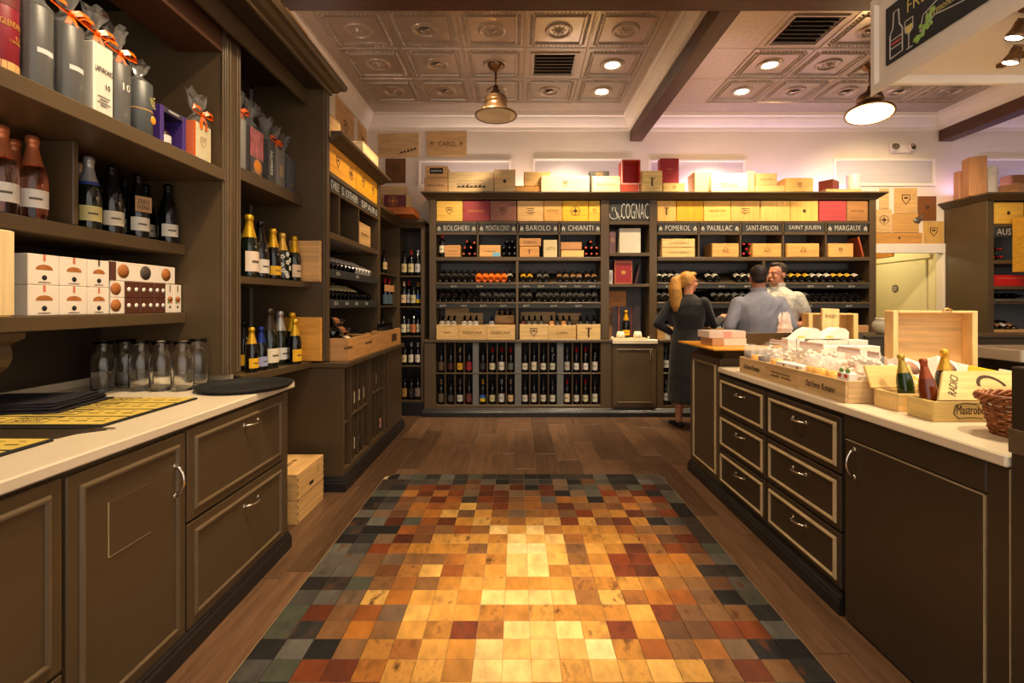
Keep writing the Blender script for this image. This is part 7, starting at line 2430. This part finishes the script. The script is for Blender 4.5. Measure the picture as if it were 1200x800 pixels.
for k, (x, y, c) in enumerate(((-.02, -.03, rgb(206, 200, 190)), (.03, -.01, rgb(120, 150, 120)), (.0, .04, rgb(220, 160, 100)), (-.03, .02, rgb(200, 196, 190)), (.038, .03, rgb(222, 214, 200)))):
    o = thing('wrapped_sweet', 'wrapped sweet in the wicker basket, %s' % ('white, nearest the crates', 'green', 'orange', 'grey, by the rim', 'cream, deeper in')[k], 'sweet', (BX + x, BY + y, KT + .075), R(40 * k))
    part('wrapper', MB().ball((0, 0, .016), .022, 10, 6, (1.3, .9, .7)), 'gloss', o, color=c)
    tw_ = MB()
    for s in (-1, 1):
        tw_.add([(s * .024, 0, .016), (s * .042, -.014, .018), (s * .044, .0, .022), (s * .042, .014, .014)], [(0, 1, 2), (0, 2, 3)])
    part('twist', tw_, 'gloss', o, color=c)

# ---- things on the amber top and the bar
o = card_box('pinkish white flat carton on top of the stack by the amber end cabinet', (X(838.5, 3.50) + .05, 3.52, 1.0528 + .055), .27, .20, .052, rgb(222, 202, 186), R(2), 'book_box')
part('stripe', MB().box(-.03, .03, -.1006, -.10, .004, .048), 'tomato_pale', o)
o = wood_box('tan and white flat box under the pinkish carton on the amber top', (X(840.5, 3.50) + .05, 3.52, 1.0528), .25, .20, .053, rgb(196, 150, 106), R(2), None, lid='none', name='book_box', cat='box', mat='card')
part('white_sleeve', MB().cbox(-.04, .1258, -.1012, .1012, .001, .0525, .001), 'card', o, color=rgb(228, 214, 196))
tis = MB()
trn = random.Random(12)
n, v, f = 14, [], []
for j, (r_, z) in enumerate(((.05, 0), (.055, .03), (.05, .06), (.045, .085), (.03, .13))):
    for i in range(n):
        a = 2 * PI * i / n
        q = 1 + trn.uniform(-.15, .15) * (j > 0)
        v.append((r_ * q * math.cos(a), r_ * q * .6 * math.sin(a), z + trn.uniform(-.02, .03) * (j > 2)))
for j in range(4):
    for i in range(n):
        a, b_ = j * n + i, j * n + (i + 1) % n
        f.append((a, b_, b_ + n, a + n))
tis.add(v, f, False)
o = thing('tissue_pack', 'crumpled white tissue parcel standing on the bar panel before the man in grey', 'parcel', (X(919.5, 3.5), 3.5, 1.1455))
part('tissue', tis, 'paper', o, color=rgb(236, 214, 200))
part('ledge_block', MB().cbox(-.06, .06, -.03, .03, -.0005, .001, .0004), 'paper', o, color=rgb(236, 214, 200))
o = thing('cream_pot', 'round cream ceramic pot on the bar ledge before the hall door', 'pot', (X(1040, 3.62), 3.64, 1.1255))
part('pot', MB().lathe([(.001, 0), (.05, 0), (.075, .02), (.088, .055), (.080, .09), (.062, .108), (.066, .116), (.058, .118), (.054, .108), (.07, .085), (.001, .03)], 26), 'cream_ceramic', o)
part('pot_rim', MB().lathe([(.060, .1165), (.063, .122), (.067, .1165)], 22), 'cream_ceramic', o)
# ================================================================== PEOPLE
mk_mat('skin', rgb(204, 136, 98), .5, var=.08, scale=25)
mk_mat('skin_tan', rgb(206, 138, 102), .5, var=.08, scale=25)
mk_mat('hair_blond', rgb(212, 152, 70), .45, var=.5, scale=30, stretch=(3, 3, .5), bump=.3)
mk_mat('hair_dark', rgb(52, 40, 32), .6, var=.4, scale=60, bump=.3)
mk_mat('dress', rgb(34, 33, 30), .8, var=.18, scale=9, bump=.15, sheen=.2)
mk_mat('shirt_grey', rgb(176, 174, 182), .75, var=.12, scale=8, bump=.25)
mk_mat('shirt_cream', rgb(216, 208, 188), .75, var=.35, scale=42, detail=4)
mk_mat('trousers', rgb(44, 46, 56), .8, var=.15, scale=12)
mk_mat('eye_white', rgb(186, 164, 150), .4)
mk_mat('lip', rgb(150, 74, 62), .5)


def cap(p0, p1, r0, r1):
    p0, p1 = Vector(p0), Vector(p1)
    m = MB()
    k = 5
    m.tube([p0.lerp(p1, i / k) for i in range(k + 1)], [r0 + (r1 - r0) * i / k for i in range(k + 1)], 12)
    m.ball(p0, r0, 12, 8)
    m.ball(p1, r1, 12, 8)
    return m


def ell(c, r, tilt=0.):
    m = MB()
    m.ball((0, 0, 0), 1, 16, 10, M=Matrix.Translation(c) @ Matrix.Rotation(tilt, 4, 'X') @ Matrix.Diagonal((r[0], r[1], r[2], 1)))
    return m


def loft(rings, n=20):
    """rings of (x, y, z, rx, ry), bottom to top, closed"""
    m = MB()
    v, f = [], []
    for (x, y, z, rx_, ry_) in rings:
        for i in range(n):
            a = 2 * PI * i / n
            v.append((x + rx_ * math.cos(a), y + ry_ * math.sin(a), z))
    for j in range(len(rings) - 1):
        for i in range(n):
            a, b = j * n + i, j * n + (i + 1) % n
            f.append((a, b, b + n, a + n))
    f.append(tuple(range(n))[::-1])
    f.append(tuple((len(rings) - 1) * n + i for i in range(n)))
    m.add(v, f, True)
    return m


def organic(name, prims, voxel, mat, parent, smooth=4, label=None, loc=(0, 0, 0), rot=(0, 0, 0), wrinkle=0.):
    """closed shapes fused into one continuous skin"""
    big = MB()
    for p in prims:
        big.add(p.v, p.f, True)
    o = bpy.data.objects.new('fuse', big.mesh('fuse', mat))
    COL.objects.link(o)
    md = o.modifiers.new('remesh', 'REMESH')
    md.mode = 'VOXEL'
    md.voxel_size = voxel
    md.use_smooth_shade = True
    sm = o.modifiers.new('smooth', 'SMOOTH')
    sm.factor = .5
    sm.iterations = smooth
    n = link(name, bpy.data.meshes.new(name), parent, loc, rot)
    if label:
        n['label'] = label
    FUSED.append((o, n, mat, wrinkle))
    return n


FUSED = []


def flush_fused(dg):
    for o, n, mat, wrinkle in FUSED:
        out = bpy.data.meshes.new_from_object(o.evaluated_get(dg))
        out.materials.clear()
        out.materials.append(MATS[mat])
        for p in out.polygons:
            p.use_smooth = True
        if wrinkle:
            for v in out.vertices:
                q = mnoise.noise(Vector((v.co.x * 9, v.co.y * 9, v.co.z * 5))) + .5 * mnoise.noise(Vector((v.co.x * 20 + v.co.z * 14, v.co.y * 20, v.co.z * 9)))
                v.co += v.normal * q * wrinkle
        n.data = out


def rotz(p, a, c=(0, 0)):
    x, y = p[0] - c[0], p[1] - c[1]
    return (c[0] + x * math.cos(a) - y * math.sin(a), c[1] + x * math.sin(a) + y * math.cos(a), p[2])


def head_prims(hz, turn, s=1.0, jaw=1.0):
    """head centred at height hz (eye level), face to -y turned by TURN about z"""
    T = Matrix.Translation((0, 0, hz)) @ Matrix.Rotation(turn, 4, 'Z') @ Matrix.Diagonal((s, s, s, 1))
    out = []
    for m in (ell((0, .012, .030), (.074, .094, .088)), ell((0, -.030, -.045), (.056 * jaw, .056, .072)), ell((0, -.058, -.092), (.028 * jaw, .024, .022)),
              ell((0, -.066, .022), (.052, .022, .020)), cap((0, -.084, .004), (0, -.104, -.030), .010, .0135), ell((0, -.086, -.060), (.024, .012, .012)), ell((.036, -.066, -.028), (.022, .018, .024)), ell((-.036, -.066, -.028), (.022, .018, .024)),
              ell((.075, .012, -.012), (.010, .022, .033)), ell((-.075, .012, -.012), (.010, .022, .033))):
        m.v = [tuple(T @ Vector(p)) for p in m.v]
        out.append(m)
    return out, T


def face_parts(body, T, brow='hair_dark'):
    for s in (-1, 1):
        e = MB().ball((s * .031, -.082, -.001), .0105, 10, 8, (1.15, .7, .55), M=T)
        part('eye', e, 'eye_white', body)
        part('iris', MB().ball((s * .031, -.0905, -.001), .0052, 8, 6, (1, .5, 1), M=T), 'hair_dark', body)
        b = MB().tube([(s * .014, -.090, .019), (s * .030, -.0905, .024), (s * .048, -.080, .020)], .0028, 6)
        b.v = [tuple(T @ Vector(p)) for p in b.v]
        part('eyebrow', b, brow, body)
    m = MB().tube([(-.022, -.092, -.061), (-.008, -.0985, -.059), (.008, -.0985, -.059), (.022, -.092, -.061)], [.003, .0052, .0052, .003], 7)
    m.v = [tuple(T @ Vector(p)) for p in m.v]
    part('mouth', m, 'lip', body)


def hand_prims(w, d, up, s=1.0, curl=.6):
    """palm, four unequal bent fingers and a thumb; w wrist, d pointing direction, up the back of the hand"""
    w, d, up = Vector(w), Vector(d).normalized(), Vector(up)
    up = (up - d * up.dot(d)).normalized()
    side = d.cross(up)
    pr = []
    pc = w + d * .045 * s
    for q in (-.024, -.008, .008, .024):
        pr.append(cap(w + side * q * .6 * s, w + d * .082 * s + side * q * s, .014 * s, .0125 * s))
    for q, l in ((-.027, .062), (-.009, .074), (.009, .070), (.027, .054)):
        b = w + d * .086 * s + side * q * s
        k1 = b + (d * math.cos(curl * .6) - up * math.sin(curl * .6)) * l * .45 * s
        k2 = k1 + (d * math.cos(curl * 1.6) - up * math.sin(curl * 1.6)) * l * .33 * s
        k3 = k2 + (d * math.cos(curl * 2.4) - up * math.sin(curl * 2.4)) * l * .25 * s
        pr += [cap(b, k1, .0092 * s, .0086 * s), cap(k1, k2, .0086 * s, .008 * s), cap(k2, k3, .008 * s, .007 * s)]
    t0 = w + d * .022 * s - side * .026 * s
    t1 = t0 + (d * .6 - side * .75 - up * .25).normalized() * .040 * s
    t2 = t1 + (d * .9 - side * .2 - up * .4).normalized() * .030 * s
    pr += [cap(t0, t1, .013 * s, .0105 * s), cap(t1, t2, .0105 * s, .008 * s)]
    return pr


def leg_prims(x, hip, knee, ankle, r=(.082, .055, .038), toe=(0, -1, 0)):
    t = Vector(toe).normalized()
    a = Vector(ankle)
    return [cap(hip, knee, r[0], r[1]), cap(knee, ankle, r[1] * 1.02, r[2]), ell(tuple(Vector(knee).lerp(a, .28) + Vector((0, .014, 0))), (.052, .055, .10)),
            cap(a + Vector((0, 0, -.05)) - t * .03, a + t * .13 + Vector((0, 0, -.062)), .032, .024)]


# ---------------------------------------------------------------- woman with the ponytail
wo = thing('person', 'woman in a long dark dress with a blond ponytail, one hand raised', 'person', (1.90, 5.22, .001), R(148))
hz = 1.60
turn = R(-50)
hp, HT = head_prims(hz, turn, .96, .92)
SHL, SHR = (.165, .02, 1.375), (-.165, .02, 1.375)
ELL_, WRL = (.315, .12, 1.14), (.195, -.04, 1.03)
ELR, WRR = (-.24, -.10, 1.13), (-.30, -.32, 1.20)
body = hp + [cap((0, .02, 1.38), (0, .008, 1.54), .055, .050),
             loft([(0, .01, .80, .16, .12), (0, .01, .92, .175, .125), (0, .005, 1.08, .135, .10), (0, .01, 1.24, .155, .11), (0, .02, 1.37, .165, .095), (0, .02, 1.43, .09, .07)]),
             cap(SHL, ELL_, .048, .038), cap(ELL_, WRL, .038, .026), cap(SHR, ELR, .048, .038), cap(ELR, WRR, .038, .026)]
body += hand_prims(WRL, (-.25, -.75, -.5), (.8, -.2, .5), .92, .5)
body += hand_prims(WRR, (-.1, -.85, .45), (0, .4, .9), .92, .9)
body += leg_prims(0, (.085, .01, .88), (.085, .0, .47), (.10, .03, .075), toe=(.75, -.6, 0))
body += leg_prims(0, (-.085, .01, .88), (-.085, .0, .47), (-.085, .06, .075), toe=(-.2, -1, 0))
bd = organic('body', body, .0065, 'skin', wo, 4)
face_parts(bd, HT, 'hair_blond')
dress = [loft([(0, .01, .28, .235, .20), (0, .01, .50, .215, .18), (0, .01, .75, .205, .165), (0, .01, .92, .195, .150), (0, .005, 1.08, .155, .122), (0, .012, 1.24, .180, .132), (0, .02, 1.35, .190, .115), (0, .02, 1.405, .145, .095), (0, .02, 1.44, .09, .075), (0, .02, 1.465, .075, .068)]),
         cap(SHL, ELL_, .060, .050), cap(ELL_, tuple(Vector(ELL_).lerp(Vector(WRL), .88)), .050, .040), cap(SHR, ELR, .060, .050), cap(ELR, tuple(Vector(ELR).lerp(Vector(WRR), .86)), .050, .040)]
organic('dress', dress, .010, 'dress', wo, 5, 'long charcoal dress', wrinkle=.006)
hair = []
for m in (ell((0, .026, .048), (.082, .092, .080)), ell((0, .055, .0), (.070, .062, .070)), ell((.070, .03, .018), (.016, .040, .050)), ell((-.070, .03, .018), (.016, .040, .050)), ell((0, -.045, .092), (.056, .045, .026)),
          ell((0, .118, .050), (.030, .030, .032))):
    m.v = [tuple(HT @ Vector(p)) for p in m.v]
    hair.append(m)
pt = [HT @ Vector(p) for p in ((0, .125, .055), (0, .165, .01), (.0, .165, -.08), (.005, .15, -.17), (.01, .145, -.27), (.015, .15, -.345))]
rad = [.028, .054, .072, .070, .058, .022]
for k in range(5):
    hair.append(cap(pt[k], pt[k + 1], rad[k], rad[k + 1]))
    for q in (-1, 1):
        off = HT.to_3x3() @ Vector((.032 * q, 0, 0))
        hair.append(cap(pt[k] + off * (k / 4), pt[k + 1] + off * min(1, (k + 1) / 4), rad[k] * .6, rad[k + 1] * .6))
organic('hair', hair, .006, 'hair_blond', wo, 2, 'long blond ponytail', wrinkle=.004)
for sx, ax_, toe in ((.10, .03, (.75, -.6, 0)), (-.085, .06, (-.2, -1, 0))):
    t_ = Vector(toe).normalized()
    a_ = Vector((sx, ax_, .075))
    organic('shoe', [cap(tuple(a_ + Vector((0, 0, -.052)) - t_ * .035), tuple(a_ + t_ * .14 + Vector((0, 0, -.064))), .036, .027), cap(tuple(a_ + Vector((0, 0, -.062)) - t_ * .04), tuple(a_ + t_ * .15 + Vector((0, 0, -.068))), .026, .022)], .006, 'black_matte', wo, 3)


# ---------------------------------------------------------------- men
def man(label, loc, rz, height, turn, shirt, hairm, skin, arms, sleeve, jaw=1.05, shirt_label=None, hair_full=True):
    t = thing('person', label, 'person', loc, rz)
    k = height / 1.76
    hz = 1.645
    hp, HT = head_prims(hz, turn, 1.0, jaw)
    S = [(.190, .01, 1.405), (-.190, .01, 1.405)]
    body = hp + [cap((0, .02, 1.42), (0, .008, 1.58), .064, .060),
                 loft([(0, .01, .84, .165, .12), (0, .01, .95, .175, .125), (0, .0, 1.10, .165, .115), (0, .0, 1.28, .185, .125), (0, .01, 1.41, .195, .105), (0, .02, 1.47, .11, .075)])]
    cl = [loft([(0, .01, .84, .20, .15), (0, .01, .95, .205, .152), (0, .0, 1.10, .195, .142), (0, .0, 1.28, .215, .150), (0, .01, 1.39, .222, .125), (0, .014, 1.445, .165, .105), (0, .014, 1.485, .105, .085), (0, .012, 1.515, .080, .076)])]
    for s, (el, wr, hd, up) in zip(S, arms):
        body += [cap(s, el, .054, .047), cap(el, wr, .047, .031)]
        body += hand_prims(wr, hd, up, 1.02, .7)
        if sleeve == 'long':
            cl += [cap(s, el, .068, .056), cap(el, tuple(Vector(el).lerp(Vector(wr), .92)), .056, .042)]
        else:
            cl += [cap(s, tuple(Vector(s).lerp(Vector(el), .50)), .064, .066)]
    body += leg_prims(0, (.095, .01, .90), (.10, .0, .49), (.11, .03, .08)) + leg_prims(0, (-.095, .01, .90), (-.10, .0, .49), (-.11, .03, .08))
    bd = organic('body', body, .0065, skin, t, 4)
    face_parts(bd, HT)
    organic('shirt', cl, .009, shirt, t, 4, shirt_label, wrinkle=.011)
    col = MB().sweep([(-.004, 1.49), (.004, 1.52), (.000, 1.552), (.006, 1.554), (.016, 1.52), (.022, 1.488)], [(.078 * math.cos(a), .012 + .074 * math.sin(a)) for a in [R(-70 + 320 * i / 20 - 0) for i in range(21)]][::-1])
    part('collar', col, shirt, t)
    tr = [loft([(0, .01, .80, .185, .135), (0, .01, .95, .19, .14), (0, .01, 1.0, .18, .13)])]
    for s in (-1, 1):
        tr += [cap((s * .095, .01, .88), (s * .10, .0, .49), .098, .075), cap((s * .10, .0, .49), (s * .11, .03, .09), .075, .062)]
    organic('trousers', tr, .011, 'trousers', t, 4)
    for s in (-1, 1):
        organic('shoe', [cap((s * .11, .055, .05), (s * .115, -.13, .036), .042, .034), cap((s * .11, .06, .028), (s * .115, -.14, .026), .030, .026)], .007, 'black_matte', t, 3)
    hair = []
    for m in ((ell((0, .020, .052), (.081, .097, .084)), ell((0, .052, .002), (.069, .054, .056)), ell((.066, .012, .040), (.012, .036, .032)), ell((-.066, .012, .040), (.012, .036, .032)), ell((0, -.030, .094), (.060, .058, .034)))
              if hair_full else (ell((0, .028, .050), (.080, .090, .080)), ell((0, .050, .012), (.067, .050, .046)), ell((.070, .022, .020), (.011, .034, .034)), ell((-.070, .022, .020), (.011, .034, .034)), ell((0, -.010, .100), (.056, .060, .030)))):
        m.v = [tuple(HT @ Vector(p)) for p in m.v]
        hair.append(m)
    organic('hair', hair, .006, hairm, t, 3, wrinkle=.003)
    t.scale = (k, k, k)
    return t


man('man in a grey long-sleeved shirt seen from behind at the bar', (2.33, 4.55, .001), R(172), 1.715, R(-14), 'shirt_grey', 'hair_dark', 'skin',
    [((.29, .06, 1.17), (.19, -.20, 1.10), (-.5, -.8, 0), (0, 0, 1)), ((-.29, .06, 1.17), (-.19, -.20, 1.10), (.5, -.8, 0), (0, 0, 1))], 'long', 1.05, 'wrinkled grey long-sleeved shirt')
man('man in a cream short-sleeved shirt facing the woman, arms folded', (2.77, 5.02, .001), R(-46), 1.79, R(-26), 'shirt_cream', 'hair_dark', 'skin_tan',
    [((.285, .03, 1.13), (.12, -.20, 1.10), (-.9, -.1, .05), (0, -.9, .3)), ((-.30, .0, 1.13), (-.06, -.26, 1.15), (.9, -.1, -.05), (0, -.9, .3))], 'short', 1.08, 'cream patterned short-sleeved shirt', False)
# one evaluation turns the fused figures and the lettering into plain meshes
DG = bpy.context.evaluated_depsgraph_get()
flush_fused(DG)
flush_texts(DG)
for o, n, mat, wrinkle in FUSED:
    bpy.data.objects.remove(o)
